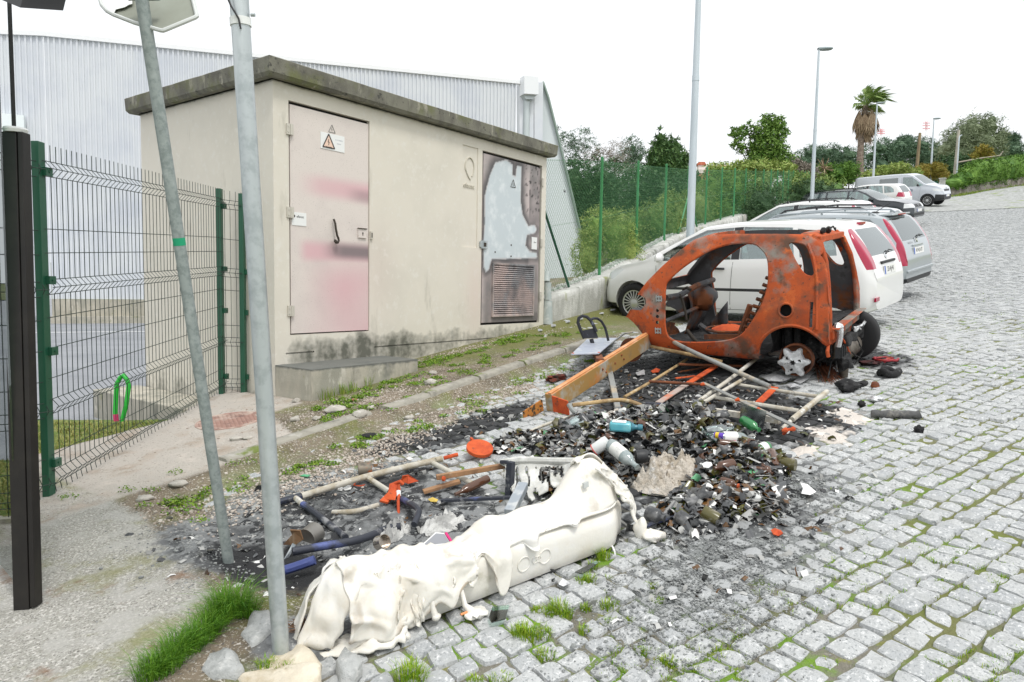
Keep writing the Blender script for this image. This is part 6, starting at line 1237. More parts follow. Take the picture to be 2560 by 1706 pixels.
# thick cuff hanging round the right end down to a foot on the stones
sheet([cp(1.10, .12, .43), cp(1.20, .16, .44), cp(1.30, .15, .38), cp(1.37, .10, .28), cp(1.40, .05, .18), cp(1.40, .03, .10), cp(1.41, .0, .03)], [cp(1.10, .16, .41), cp(1.19, .24, .38), cp(1.33, .25, .28), cp(1.44, .16, .20), cp(1.45, .08, .15), cp(1.43, .05, .08), cp(1.46, -.01, .02)], 40, 8, -.012, .014, 3)
sheet([cp(1.16, .05, .40), cp(1.24, .04, .33), cp(1.30, .02, .24), cp(1.345, .0, .19)], [cp(1.24, .09, .41), cp(1.32, .07, .32), cp(1.38, .05, .24), cp(1.40, .03, .17)], 26, 8, .01, .022, 11, holes=.42)
for k, (s0, s1, z0, dz_, dw) in enumerate(((.02, .13, .27, .20, -.045), (.15, .22, .25, .22, -.05), (.27, .36, .23, .15, -.04), (.40, .47, .22, .12, -.035))):
    sheet([cp(s0 + (s1-s0)*q, .02, z0) for q in (0, .33, .66, 1)], [cp(s0 + (s1-s0)*.2, dw, z0 - dz_*.8), cp(s0 + (s1-s0)*.45, dw - .01, z0 - dz_), cp(s0 + (s1-s0)*.6, dw - .008, z0 - dz_*.85), cp(s0 + (s1-s0)*.8, dw, z0 - dz_*.55)], 16, 14, -.004, .026, 20 + k, thick=.005)
mb = MB(); mb.lump(cp(1.46, -.04, .02), (.055, .05, .025), 0, .3, 3, 14, 10, 2.5); mb.lump(cp(1.42, .0, .05), (.03, .03, .05), 0, .25, 6, 12, 8); mb.tube([cp(1.43, .0, .02), cp(1.47, -.05, .02), cp(1.52, -.07, .012)], [.03, .028, .015], 8); mb.build('melted_foot', plast, ct, sharp=80)
mb = MB(); mb.tube([cp(.37, -.01, .14), cp(.385, -.03, .09), cp(.39, -.05, .04), cp(.41, -.075, .015)], [.014, .012, .012, .02], 8); mb.lump(cp(.42, -.09, .012), (.055, .04, .016), 0, .35, 4, 14, 8, 2.4); mb.build('melted_drip', plast, ct, sharp=80)
for k, (s, zt_, zb_) in enumerate(((.115, .10, .0), (.245, .13, .03))):
    mb = MB(); mb.tube([cp(s, -.035, zt_), cp(s + .01*N(k, 1), -.045, (zt_+zb_)/2), cp(s + .012, -.05, zb_)], [.009, .011, .016], 8); mb.lump(cp(s + .012, -.052, zb_ + .008), (.02, .018, .016), 0, .2, k); mb.build('melted_drip', plast, ct, sharp=80)
mb = MB(); mb.prism([cp(1.09, .056, .325), cp(1.115, .052, .33), cp(1.115, .055, .355), cp(1.09, .06, .35)], -E2*.012); mb.build('worn_label', mat('grey_label', (.5, .52, .5), .6), ct, smooth=False)
# webs of molten film hanging from the bar behind it
film = mat('molten_film', (.50, .50, .47), .45, layers=[((.4, .38, .32), 5, .52, .68, 5), ((.78, .78, .75), 8, .5, .7, 4)], bump=(30, .3, .005), sss=.1)
fl = thing('molten_film', 'greyish molten plastic film hanging from the bar behind the white container', 'plastic film', A7(1450, 420)); FO_ = A7(1450, 420)
T_ = [A7(1395, 225, .13), A7(1500, 228, .14), A7(1650, 224, .15), A7(1840, 222, .16)]; B_ = [A7(1400, 300, .08), A7(1520, 440, .02), A7(1660, 370, .03), A7(1790, 330, .06)]
sheet([p - FO_ for p in T_], [p - FO_ for p in B_], 60, 22, .0, .02, 4, 'film_sheet', film, fl, .006, .04)
for k in range(9):
    t = .08 + .1*k; a = T_[0].lerp(T_[-1], t) - FO_; b = a + Vector((.01*N(k, 3), -.02, -.10 - .06*rnd.random())); mb = MB(); mb.tube([a, a.lerp(b, .5) + Vector((.012*N(k, 8), 0, 0)), b], [.010, .004, .007], 6); mb.build('film_strand', film, fl)
mb = MB(); mb.tube([T_[0] - FO_, T_[1] - FO_ + EZ*.012, T_[2] - FO_ + EZ*.006, T_[3] - FO_], [.018, .026, .02, .022], 8); mb.build('film_roll', film, fl)
# ash crust lumps in the bed
ac = MB()
def crust(mb, c, ru, rv, hz, seed, n=22):
    mb.grid([[c + Vector((ru*a*math.sqrt(max(0, 1 - .5*b*b)), rv*b*math.sqrt(max(0, 1 - .5*a*a)), hz*max(0, (1 - max(abs(a), abs(b))**2))*(.6 + 1.0*abs(N(a*2.6 + seed, b*2.6, 1)) + .6*N(a*7, b*7, seed)) - .012)) for b in np.linspace(-1, 1, n)] for a in np.linspace(-1, 1, n)])
for nm, (x, y, ru, rv, hz), lb, m_ in (('ash_crust', (1100, 560, .17, .10, .07), 'pale crust of ash and molten plastic behind the middle of the white container', asht), ('ash_crust', (820, 620, .13, .07, .10), 'holed whitish crust of ash beside the spray can in the pipe bed', asht), ('fibre_clump', (2230, 360, .13, .16, .12), 'pale fluffy clump of burnt fibre beside the right end of the container', mat('burnt_fibre', (.66, .60, .52), 1, layers=[((.40, .34, .26), 9, .48, .64, 6), ((.75, .73, .70), 18, .54, .68, 5), ((.1, .08, .06), 16, .62, .7, 4)], bump=(60, 1, .02))), ('fibre_clump', (1950, 830-250, .01, .01, .01), '', asht)):
    if not lb: continue
    c = A7(x, y); mb = MB(); crust(mb, c, ru, rv, hz, x*.01, 34); tag(mb.build(nm, m_, loc=c, sharp=80), lb, 'crust' if nm == 'ash_crust' else 'fibre clump')
c = A6(900, 1010); mb = MB(); crust(mb, c, .15, .2, .12, 3.3, 34); tag(mb.build('fibre_clump', MATS['burnt_fibre'], loc=c, sharp=80), 'larger cream fibre clump in front of the dark glass heap', 'fibre clump')
c = A6(560, 770); mb = MB(); crust(mb, c + EZ*.10, .13, .09, .07, 5.3, 26); tag(mb.build('fibre_clump', MATS['burnt_fibre'], loc=c, sharp=80), 'small tan fibre clump just left of the teal bottle', 'fibre clump')
# --- heap of charred broken glass
heapm = mat('charred_litter', (.035, .035, .034), .95, layers=[((.10, .10, .095), 9, .5, .64, 6), ((.4, .4, .38), 17, .60, .68, 6), ((.06, .035, .02), 6, .55, .68, 5)], bump=(40, 1, .03))
HP = [(1560, 1120, .95, .42, .20), (1700, 1110, .55, .42, .24), (1850, 1180, .40, .30, .13), (1450, 1090, .5, .22, .12), (1760, 1270, .42, .22, .07), (1300, 1110, .30, .18, .05), (1900, 1260, .25, .16, .05)]
HB3 = [(G(x, y).x, G(x, y).y, a, b, h) for x, y, a, b, h in HP]
def hh(u, v):
    z = 0
    for a, b, ru, rv, h in HB3:
        d = ((u-a)/ru)**2 + ((v-b)/rv)**2
        if d < 1: z = max(z, h*(1-d)**1.2 + 0)
    return z*(1 + .35*n2(u, v, 9, 2))
SHK = Vector((0, 0, 0))
mb = MB(); c0 = G(1640, 1130); us4, vs4 = np.arange(-1.45, 1.35, .03), np.arange(-5.1, -2.5, .03)
pts = {}
for u in us4:
    for v in vs4:
        h = hh(u, v)
        if h > .012: pts[(round(u, 3), round(v, 3))] = len(mb.v); mb.v.append((u, v, ground(u, v) + h - .03 + .02*n2(u, v, 20, 5)))
for (u, v), i in pts.items():
    k = [(round(u + a, 3), round(v + b, 3)) for a, b in ((.03, 0), (.03, .03), (0, .03))]
    if all(q in pts for q in k): mb.f.append((i, pts[k[0]], pts[k[1]], pts[k[2]])); mb.m.append(0)
tag(mb.build('charred_heap', heapm, loc=c0, sharp=80), kind='stuff')
GL = [mat('sooty_glass', (.022, .022, .023), .22, coat=.3, rand=((.10, .105, .11), .9), spec=.6), mat('brown_glass', (.05, .022, .008), .15, rand=((.20, .10, .03), .8), spec=.6), mat('olive_glass', (.05, .055, .012), .15, rand=((.14, .13, .03), .8), spec=.6), mat('ashy_glass', (.22, .22, .21), .6, rand=((.5, .5, .48), .9)), mat('green_glass_shard', (.03, .16, .05), .15, rand=((.2, .5, .28), .7)), mat('white_shard', (.74, .74, .72), .5)]
def shard(mb, c, r, mi):
    # a curved piece of bottle wall
    rad_ = rnd.uniform(.028, .042); a0 = rnd.uniform(.8, 2.3); ln = r*rnd.uniform(.5, 1.3); R = Matrix.Rotation(rnd.random()*2*PI, 3, 'Z') @ Matrix.Rotation(rnd.gauss(0, .45), 3, 'X') @ Matrix.Rotation(rnd.gauss(0, .55), 3, 'Y'); vs = []
    k = 4
    for j in (0, 1):
        for i in range(k): a = a0*(i/(k-1) - .5); l = (j - .5)*ln*(.6 + .8*rnd.random()); vs.append(c + R @ Vector((rad_*math.sin(a), l, rad_*(math.cos(a) - 1))))
    mb.add(vs, [(i, i+1, k+i+1, k+i) for i in range(k-1)], mi)
mb = MB(); cnt = 0
while cnt < 5200:
    u, v = rnd.uniform(-1.45, 1.3), rnd.uniform(-5.1, -2.5); h = hh(u, v)
    if h < .004 and rnd.random() > .03*msum(SOOT, u, v)*3: continue
    if h < .03 and rnd.random() < .5: continue
    w_ = rnd.random(); warm = n2(u, v, 2.2, 3)
    mi = 0 if w_ < .47 - .15*warm else 1 if w_ < .60 else 2 if w_ < .67 else 3 if w_ < .93 else 4 if w_ < .945 else 5
    shard(mb, Vector((u, v, ground(u, v) + h + rnd.uniform(-.01, .025))), rnd.uniform(.02, .085), mi); cnt += 1
for _ in range(420):
    u, v = rnd.uniform(-1.4, 1.2), rnd.uniform(-4.9, -2.6); h = hh(u, v)
    if h < .02: continue
    r = rnd.uniform(.008, .035); mb.lump((u, v, ground(u, v) + h), (r, r*rnd.uniform(.6, 1.8), r*.7), rnd.choice((3, 3, 0, 5)), .4, rnd.random()*50, 7, 5, 2)
for _ in range(260):
    u, v = rnd.uniform(-1.3, 1.1), rnd.uniform(-4.8, -2.7); h = hh(u, v)
    if h < .04: continue
    p = Vector((u, v, ground(u, v) + h + .01)); d = Vector((rnd.gauss(0, .05), rnd.gauss(0, .05), rnd.gauss(.01, .015))); mb.tube([p - d, p + Vector((0, 0, .012)), p + d], rnd.uniform(.0015, .004), 4, rnd.choice((0, 3, 3, 1)), cap=False)
for _ in range(2600):
    u, v = rnd.uniform(-1.45, 1.3), rnd.uniform(-5.0, -2.5); h = hh(u, v)
    if h > .006: shard(mb, Vector((u, v, ground(u, v) + h + rnd.uniform(-.005, .02))), rnd.uniform(.008, .022), rnd.choice((3, 3, 3, 0, 0, 5, 1)))
# a thinner scatter round the heap and under the frames
for _ in range(3800):
    u, v = rnd.uniform(-2.4, 2.6), rnd.uniform(-5.3, -1.7); m_ = max(msum(SOOT, u, v), .8*msum(ASH, u, v))
    if rnd.random() > m_*.9: continue
    mi = rnd.choice((0, 0, 0, 3, 3, 3, 1, 5, 3)); shard(mb, Vector((u, v, ground(u, v) + .008)), rnd.uniform(.008, .035), mi)
tag(mb.build('glass_shards', GL, loc=c0, smooth=True), kind='stuff')
# grit and ash crumbs
gritm = mat('ash_grit', (.34, .35, .34), .95, rand=((.17, .18, .18), .9)); mb = MB()
def crumb(mb, u, v, r, z=None): mb.lump((u, v, (ground(u, v) if z is None else z) + r*.3), (r, r*rnd.uniform(.6, 1.2), r*.6), 0, .35, rnd.random()*99, 5, 3)
gc = [blob(1870, 1340, .6, .42), blob(1750, 1430, .55, .3), blob(2000, 1230, .45, .4), blob(850, 1330, .6, .5), blob(600, 1380, .4, .5), blob(1640, 1560, .5, .35), blob(1500, 900, .9, .6), blob(1800, 1500, .5, .3)]
for _ in range(11000):
    a, b, ru, rv, wg, an = rnd.choice(gc); u, v = rnd.gauss(a, ru*.55), rnd.gauss(b, rv*.6)
    if hh(u, v) > .03: continue
    crumb(mb, u, v, rnd.uniform(.002, .0065) if rnd.random() < .95 else rnd.uniform(.007, .013))
tag(mb.build('ash_grit', gritm, loc=c0, smooth=False), kind='stuff')
gm2 = mat('pale_gravel', (.58, .53, .47), .95, rand=((.34, .27, .22), .9)); mb = MB()
for _ in range(7000):
    a, b, ru, rv = rnd.choice([(-.95, -2.0, .5, .28), (-1.5, -1.9, .4, .25), (.6, -1.8, .7, .2), (1.6, -1.85, .5, .2), (-.3, -1.9, .5, .2), (.2, -1.0, .5, .2), (2.8, -.2, 1.4, .1), (2.4, -1.8, .6, .15)]); u, v = rnd.gauss(a, ru), rnd.gauss(b, rv*.7)
    if v > -.06 or (v > -.58 and -.05 < u < 1.4): continue
    if slab_edge_dist(u, v) > 0 and u < -1.9: continue
    crumb(mb, u, v, rnd.uniform(.004, .012), gsheet(u, v))
tag(mb.build('gravel', gm2, loc=(-.9, -2, .4), smooth=False), kind='stuff')
# loose stones on the verge, each a thing
stm = mat('verge_stone', (.50, .47, .42), .95, layers=[((.36, .34, .3), 9, .45, .65), ((.66, .63, .58), 14, .55, .7)], bump=(40, .6, .01)); brickm = mat('brick_bit', (.45, .17, .13), .95, bump=(60, .5, .01))
for (px, py, r, fl_, lab, m_) in ((1078, 960, .075, .6, 'pale rounded stone lying on the grass strip right of the step', stm), (1083, 935, .05, .7, 'smaller stone just behind the pale rounded one right of the step', stm), (901, 1042, .07, .8, 'big pale stone sitting on the kerb end', stm), (838, 1030, .10, .5, 'broad flat grey stone among the rubble below the step', stm), (741, 1005, .04, .8, 'small white stone at the foot of the step by the grass', stm), (738, 1053, .045, .8, 'white stone at the left end of the rubble under the step', stm), (792, 1050, .035, .8, 'fist sized stone in the middle of the rubble under the step', stm), (928, 1022, .04, .8, 'small stone on the kerb line right of the big pale stone', stm), (448, 1209, .06, .5, 'flat pale stone on the dirt left of the leaning pole', stm), (362, 1247, .05, .5, 'small flat stone on the edge of the concrete slab', stm), (967, 1053, .05, .6, 'grey stone in the gravel below the kerb, centre left', stm), (922, 1067, .07, .35, 'flat dark grey slab of stone in the gravel below the kerb', char), (887, 1003, .03, .8, 'reddish brick fragment below the step', brickm), (1022, 1025, .05, .6, 'buff stone in the gravel right of the kerb break', stm), (590, 1100, .055, .5, 'broken lump of mortar on the concrete path', stm), (620, 1098, .04, .5, 'smaller mortar lump beside the broken one on the path', stm), (1250, 1015, .05, .4, 'dark burnt stone in the dirt near the beam foot', char)):
    p = G(px, py, 0, 0); z = gsheet(p.x, p.y); mb = MB(); mb.lump((p.x, p.y, z + r*.35*fl_), (r, r*.75, r*.7*fl_), 0, .22, px*.13, 12, 8, 1.6); tag(mb.build('stone', m_, loc=(p.x, p.y, z), sharp=70), lab, 'stone', 'loose stones on the verge')
# kerb stones
kerbm = mat('kerb_stone', (.36, .34, .29), .95, layers=[((.22, .21, .18), 6, .45, .65, 5), ((.46, .44, .4), 10, .55, .7, 4), ((.16, .2, .05), 5, .6, .72, 5)], bump=(60, .7, .01))
ks = [(-1.35, -.05), (-.03, .55), (.62, 1.30), (1.33, 2.05), (2.08, 2.85), (2.88, 3.6)]
for i, (a, b) in enumerate(ks):
    if i == 1: a, b = .12, .62
    mb = MB(); n = 14; R_ = []
    for k in range(n+1):
        u = a + (b-a)*k/n; vb = -1.385 + .012*N(u*3, 1) + (.03 if i == 0 else 0); zt = base(u) + .032 - (.012 if i in (0, 1) else 0); j = lambda q: .006*N(u*9, q, 2)
        R_.append([(u, vb - .035 + j(1), base(u) - .14), (u, vb - .04 + j(2), zt - .06), (u, vb - .03 + j(3), zt - .012), (u, vb - .012, zt + j(4)*.6), (u, vb + .07, zt + .004 + j(5)*.6), (u, vb + .10, zt - .02), (u, vb + .10, base(u) - .14)])
    mb.grid(R_)
    for r in (R_[0], R_[-1]): n_ = len(mb.v); mb.v += r; mb.f.append(tuple(range(n_, n_ + 7))); mb.m.append(0)
    o = mb.build('kerb_stone', kerbm, loc=((a+b)/2, -1.38, base((a+b)/2)), sharp=60); tag(o, ('longest kerb stone, at the concrete path on the left', 'short kerb stone beside the big pale stone', 'third kerb stone from the path, below the step end', 'fourth kerb stone from the path, middle of the grass strip', 'fifth kerb stone from the path, left of the lifting plate', 'last kerb stone, disappearing behind the burnt car')[i], 'kerb stone', 'kerb stones along the grass strip')

# ------------------------------------------------------------------ trees, shrubs, hedge and the far end of the street
def leafmat(name, c, c2, amt=.9, rough=.6):
    m = mat(name, c, rough, rand=(c2, amt), spec=.3); return m
LM = dict(dark=leafmat('dark_leaf', (.03, .075, .028), (.085, .16, .06)), pine=leafmat('pine_needle', (.055, .115, .065), (.13, .21, .12)), mid=leafmat('mid_leaf', (.075, .17, .025), (.22, .34, .07)), bright=leafmat('bright_leaf', (.18, .29, .05), (.45, .50, .17)),
    yel=leafmat('yellow_leaf', (.22, .22, .03), (.34, .24, .05)), grey=leafmat('olive_leaf', (.12, .16, .085), (.28, .33, .20)), dry=leafmat('dry_twig', (.20, .17, .14), (.30, .27, .22)), feath=leafmat('feathery_leaf', (.10, .20, .04), (.32, .38, .12)), hedge=leafmat('hedge_leaf', (.05, .13, .016), (.18, .32, .05)), conif=leafmat('conifer_leaf', (.03, .085, .022), (.10, .18, .045)))
barkm = mat('bark', (.13, .10, .075), .95, layers=[((.07, .055, .045), 8, .45, .62, 5, (1, 1, .3)), ((.22, .19, .16), 12, .56, .7)], bump=(30, .9, .03))
def leaves(mb, els, n, size, clump=.22, shape=.5, up=.0, seed=1, shell=.75, lean=(0, 0)):
    r = random.Random(seed); tot = sum(e[1][0]*e[1][1]*e[1][2] for e in els)
    for (c, rr) in els:
        k = max(6, int(n*(rr[0]*rr[1]*rr[2])/tot/14))
        for _ in range(k):
            while True:
                d = Vector((r.uniform(-1, 1), r.uniform(-1, 1), r.uniform(-1, 1)))
                if .05 < d.length < 1: break
            d = d.normalized()*(d.length**(1-shell)); q = 1 + .28*N(d.x*2 + seed, d.y*2, d.z*2)
            cc = Vector((c[0] + d.x*rr[0]*q, c[1] + d.y*rr[1]*q, c[2] + d.z*rr[2]*q)); cr_ = clump*(.6 + .8*r.random())*min(rr)
            for _ in range(14):
                p = cc + Vector((r.gauss(0, 1), r.gauss(0, 1), r.gauss(0, .8)))*cr_*.6; a = Vector((r.gauss(0, 1) + lean[0], r.gauss(0, 1) + lean[1], r.gauss(0, .7) + up)).normalized(); b = a.cross(Vector((r.gauss(0, 1), r.gauss(0, 1), r.gauss(0, 1)))).normalized()
                l, w_ = size*(.6 + .8*r.random()), size*shape*(.6 + .6*r.random()); mb.add([p - b*w_*.5, p + a*l*.4 - b*w_*.15, p + a*l, p + b*w_*.5], [(0, 1, 2, 3)])
def plant(name, label, cat, d, els, m, size, n, group=None, trunk=True, clump=.25, shape=.5, up=0, seed=1, shell=.75, gz_=None, tr=.05, fol='crown', lean=(0, 0), core=.62):
    """els: (px, py, rx, ry[, depth ratio]) crown lobes measured on the photograph at distance d"""
    k = d/F; E = []
    for e in els:
        c = dist(e[0], e[1], d + (e[5] if len(e) > 5 else 0)); rx, ry = e[2]*k, e[3]*k; E.append((c, (rx, rx*(e[4] if len(e) > 4 else .9), ry)))
    x = sum(c.x for c, _ in E)/len(E); y = sum(c.y for c, _ in E)/len(E); z = hill(x, y) if gz_ is None else gz_; t = thing(name, label, cat, (x, y, z), group); O_ = Vector((x, y, z))
    mb = MB(); leaves(mb, [(c - O_, rr) for c, rr in E], n, size, clump, shape, up, seed, shell, lean)
    if core:
        for i, (c, rr) in enumerate(E): mb.lump(c - O_, tuple(q*core for q in rr), 1, .22, seed + i, 12, 8, 1.8)
    mb.build(fol, [LM[m] if isinstance(m, str) else m, LM[m] if isinstance(m, str) else m], t, smooth=False)
    if trunk:
        mb = MB(); r0 = tr*max(e[1][2] for e in E) + .03; top_ = max(E, key=lambda e: e[0].z)[0] - O_
        mb.tube([(0, 0, -.3), (top_.x*.2, top_.y*.2, top_.z*.4), (top_.x*.7, top_.y*.7, top_.z*.75), top_], [r0*1.2, r0, r0*.7, r0*.2], 7)
        for c, rr in E:
            q = c - O_; s_ = Vector((top_.x*.3, top_.y*.3, min(q.z*.6, top_.z*.5))); mb.tube([s_, s_.lerp(q, .6) + Vector((0, 0, .1)), q], [r0*.6, r0*.35, r0*.1], 5)
        mb.build('trunk', barkm, t)
    return t
PG = 'pines on the far hillside'
plant('dark_bush', 'big round dark evergreen directly behind the chain link fence beside the warehouse', 'tree', 37, [(1470, 520, 70, 120), (1520, 480, 60, 85), (1435, 470, 45, 75), (1560, 560, 55, 80), (1440, 600, 50, 80)], 'dark', .2, 11000, seed=2)
plant('pine_tree', 'pale airy pine showing above the warehouse edge', 'tree', 58, [(1412, 372, 42, 34), (1450, 350, 34, 28), (1478, 372, 26, 24), (1395, 340, 16, 20)], 'pine', .32, 2600, PG, core=0, seed=3, clump=.3, shape=.2)
plant('pine_tree', 'rounded blue green pine left of the dark conical tree', 'tree', 60, [(1582, 372, 27, 26), (1570, 405, 34, 30), (1600, 395, 22, 28)], 'pine', .32, 3000, PG, core=.3, seed=4, clump=.3, shape=.2)
plant('dry_shrub', 'grey leafless shrubs between the two pines', 'shrub', 46, [(1500, 400, 46, 26), (1540, 392, 30, 40), (1548, 470, 36, 80)], 'dry', .45, 2600, core=0, seed=5, shape=.08, clump=.5, shell=.5)
plant('conifer', 'dense dark green conical tree left of the tall lamp post', 'tree', 38, [(1668, 450, 62, 60), (1668, 410, 52, 40), (1660, 375, 34, 38), (1652, 350, 16, 28), (1690, 378, 20, 34), (1712, 400, 18, 26), (1640, 395, 24, 30)], 'conif', .22, 9000, seed=6, up=.9)
plant('dark_tree', 'dark mass of foliage low behind the fence under the conical tree', 'tree', 32, [(1600, 480, 60, 60), (1660, 490, 60, 55), (1720, 490, 50, 55)], 'dark', .2, 6000, seed=7)
BG = 'feathery bushes behind the chain link fence'
plant('feathery_bush', 'pale yellow green feathery bush nearest the warehouse edge, just behind the netting', 'bush', 13.4, [(1490, 575, 44, 54), (1535, 590, 50, 64), (1470, 640, 44, 64), (1560, 640, 48, 60)], 'bright', .075, 11000, BG, trunk=False, seed=8, shape=.22, fol='foliage', up=.3, shell=.6)
plant('feathery_bush', 'mid green feathery bush behind the second and third fence posts', 'bush', 16.5, [(1590, 570, 45, 50), (1640, 560, 50, 60), (1600, 630, 60, 50), (1680, 590, 40, 60)], 'feath', .09, 9500, BG, trunk=False, seed=9, shape=.22, fol='foliage', up=.3, shell=.6)
plant('feathery_bush', 'tall feathery bush on the bank just left of the lamp post', 'bush', 20, [(1700, 540, 40, 60), (1745, 520, 42, 56), (1670, 520, 34, 40), (1720, 580, 50, 40)], 'feath', .11, 8000, BG, trunk=False, seed=10, shape=.22, fol='foliage', up=.3)
plant('feathery_bush', 'light green feathery bush right of the lamp post below the white house', 'bush', 26, [(1785, 480, 46, 50), (1830, 470, 46, 44), (1800, 530, 60, 50), (1860, 500, 40, 50)], 'mid', .15, 8000, BG, trunk=False, seed=11, shape=.3, fol='foliage')
plant('round_shrub', 'dark rounded shrub behind the fence under the leafy tree', 'shrub', 23.5, [(1905, 520, 55, 62), (1880, 545, 40, 40), (1935, 540, 40, 45)], 'dark', .11, 7000, trunk=False, seed=12, fol='foliage', shape=.25)
plant('round_shrub', 'smaller dark rounded shrub behind the second street lamp', 'shrub', 31, [(2020, 485, 42, 34), (2060, 480, 30, 28), (1990, 500, 30, 30)], 'dark', .14, 4500, trunk=False, seed=13, fol='foliage', shape=.25)
plant('leafy_tree', 'leafy mid green tree with bare gaps standing alone against the white sky', 'tree', 42, [(1925, 300, 24, 18), (1915, 325, 34, 26), (1945, 335, 24, 28), (1890, 330, 16, 18), (1850, 330, 24, 16), (1838, 350, 20, 18), (1862, 368, 22, 18), (1920, 370, 40, 34), (1950, 395, 32, 30), (1905, 410, 40, 30), (1955, 300, 8, 8), (1868, 318, 12, 12)], 'mid', .2, 9000, core=.22, seed=14, clump=.34, shape=.6, tr=.09)
plant('olive_bush', 'yellowish bushes under the leafy tree along the fence top', 'bush', 40, [(1860, 425, 40, 22), (1910, 425, 46, 22), (1960, 425, 36, 18), (1800, 430, 40, 22)], 'bright', .2, 5000, trunk=False, seed=15, fol='foliage')
plant('bank_bush', 'mid green bank of bushes filling the gap between the two dark rounded shrubs', 'bush', 36, [(1965, 490, 40, 40), (1990, 465, 44, 34), (2040, 470, 40, 34), (2085, 480, 36, 34), (1900, 470, 50, 34)], 'feath', .17, 6000, trunk=False, seed=18, fol='foliage')
plant('brown_bush', 'brownish bush right of the leafy tree', 'bush', 44, [(1995, 425, 32, 26), (2020, 440, 30, 26)], 'dry', .2, 2600, trunk=False, seed=16, fol='foliage', shape=.4)
plant('dark_bush', 'dark green bush behind the fence where it meets the van', 'bush', 45, [(2090, 440, 46, 28), (2120, 430, 30, 24), (2050, 440, 30, 26)], 'hedge', .18, 5200, trunk=False, seed=17, fol='foliage')
for i, (x, y, rx, ry, d, lb) in enumerate(((1985, 405, 32, 28, 100, 'low pine crown at the left end of the far pine wood'), (2030, 385, 38, 30, 105, 'second pine crown from the left of the far wood'), (2080, 380, 36, 30, 108, 'pine crown right behind the spiky dead yucca'), (2125, 390, 36, 34, 100, 'pine crown just left of the palm trunk'), (2200, 372, 40, 36, 105, 'tall pine crown just right of the palm trunk'), (2245, 365, 40, 34, 110, 'pine crown between the palm and the wooden pole'), (2262, 350, 18, 16, 112, 'small pointed pine crown left of the wooden pole'), (2300, 365, 36, 34, 105, 'pine crown behind the wooden pole'), (2335, 385, 34, 40, 102, 'dark pine crown behind the third street lamp'), (2535, 375, 34, 30, 100, 'pine crown at the right edge behind the hedge'), (2525, 345, 22, 18, 104, 'higher small pine crown near the right edge'))):
    plant('pine_tree', lb, 'tree', d, [(x, y, rx, ry*.6), (x - rx*.4, y + ry*.5, rx*.8, ry*.6), (x + rx*.5, y + ry*.5, rx*.7, ry*.7), (x, y + ry*1.2, rx*1.0, ry*.8)], 'pine', .55, 3200, PG, core=.5, seed=30 + i, clump=.28, shape=.22)
plant('spreading_tree', 'large grey green spreading tree behind the hedge at the right', 'tree', 74, [(2425, 330, 46, 36), (2470, 320, 34, 34), (2395, 355, 44, 34), (2450, 360, 60, 36), (2495, 350, 26, 30), (2365, 375, 32, 28), (2400, 385, 56, 34), (2470, 385, 40, 26), (2430, 305, 20, 16), (2480, 300, 14, 16), (2508, 335, 14, 14)], 'grey', .42, 9500, seed=50, clump=.3, shape=.22, up=.2)
plant('yellow_shrub', 'small yellow shrub above the hedge at the right', 'shrub', 64, [(2458, 378, 20, 12), (2440, 388, 14, 10), (2470, 390, 14, 10)], 'yel', .26, 1500, seed=51)
plant('flowering_bush', 'low yellow green bush just behind the van roof', 'bush', 57, [(2215, 428, 26, 14), (2250, 425, 30, 16), (2180, 438, 24, 12), (2280, 432, 22, 12)], 'bright', .24, 4200, trunk=False, seed=52, fol='foliage')
plant('ochre_bush', 'ochre brown bush between the wooden pole and the third street lamp', 'bush', 60, [(2310, 430, 28, 18), (2340, 425, 24, 18), (2355, 440, 18, 14)], 'yel', .22, 3600, trunk=False, seed=53, fol='foliage', shape=.3)
plant('dark_bush', 'dark thicket under the spreading tree behind the gate', 'bush', 66, [(2380, 420, 40, 30), (2420, 415, 40, 26), (2350, 430, 26, 22)], 'dark', .26, 4200, trunk=False, seed=54, fol='foliage')
# palm with wind blown fronds and a skirt of dead leaves
pd = 60; pk = pd/F; pb = dist(2150, 436, pd); pz = hill(pb.x, pb.y); pm_ = thing('palm_tree', 'tall fan palm with wind blown green fronds and a hanging brown skirt', 'palm', (pb.x, pb.y, pz)); PO = Vector((pb.x, pb.y, pz))
ptrunk = mat('palm_trunk', (.24, .19, .15), .95, layers=[((.12, .09, .07), 4, .45, .6, 5, (1, 1, 3)), ((.34, .29, .24), 7, .55, .7)], bump=(12, 1, .06)); mb = MB()
mb.tube([(0, 0, -.2), pb - PO, dist(2150, 400, pd) - PO, dist(2153, 345, pd) - PO, dist(2165, 262, pd) - PO], [.34, .32, .27, .25, .2], 12); mb.build('trunk', ptrunk, pm_)
deadm = leafmat('dead_frond', (.22, .15, .09), (.40, .31, .20)); mb = MB(); mb2 = MB(); rp = random.Random(5); top_ = dist(2166, 262, pd) - PO
def fan(mb, o, d, L, sp, n, droop, wind):
    d = d.normalized(); s = d.cross(Vector((0, 0, 1))).normalized(); 
    for i in range(n):
        a = sp*(i/(n-1) - .5); v = (d*math.cos(a) + s*math.sin(a)).normalized(); l = L*(.75 + .25*math.cos(a))*rp.uniform(.85, 1.1); m = o + v*l*.55 + wind*l*.10; e = o + v*l + Vector((0, 0, -droop*l)) + wind*l*.45; w_ = s*.05*math.cos(a) + Vector((0, 0, .05*math.sin(a)))
        mb.add([o, m - w_, e, m + w_], [(0, 1, 2, 3)])
wind = _right*.8
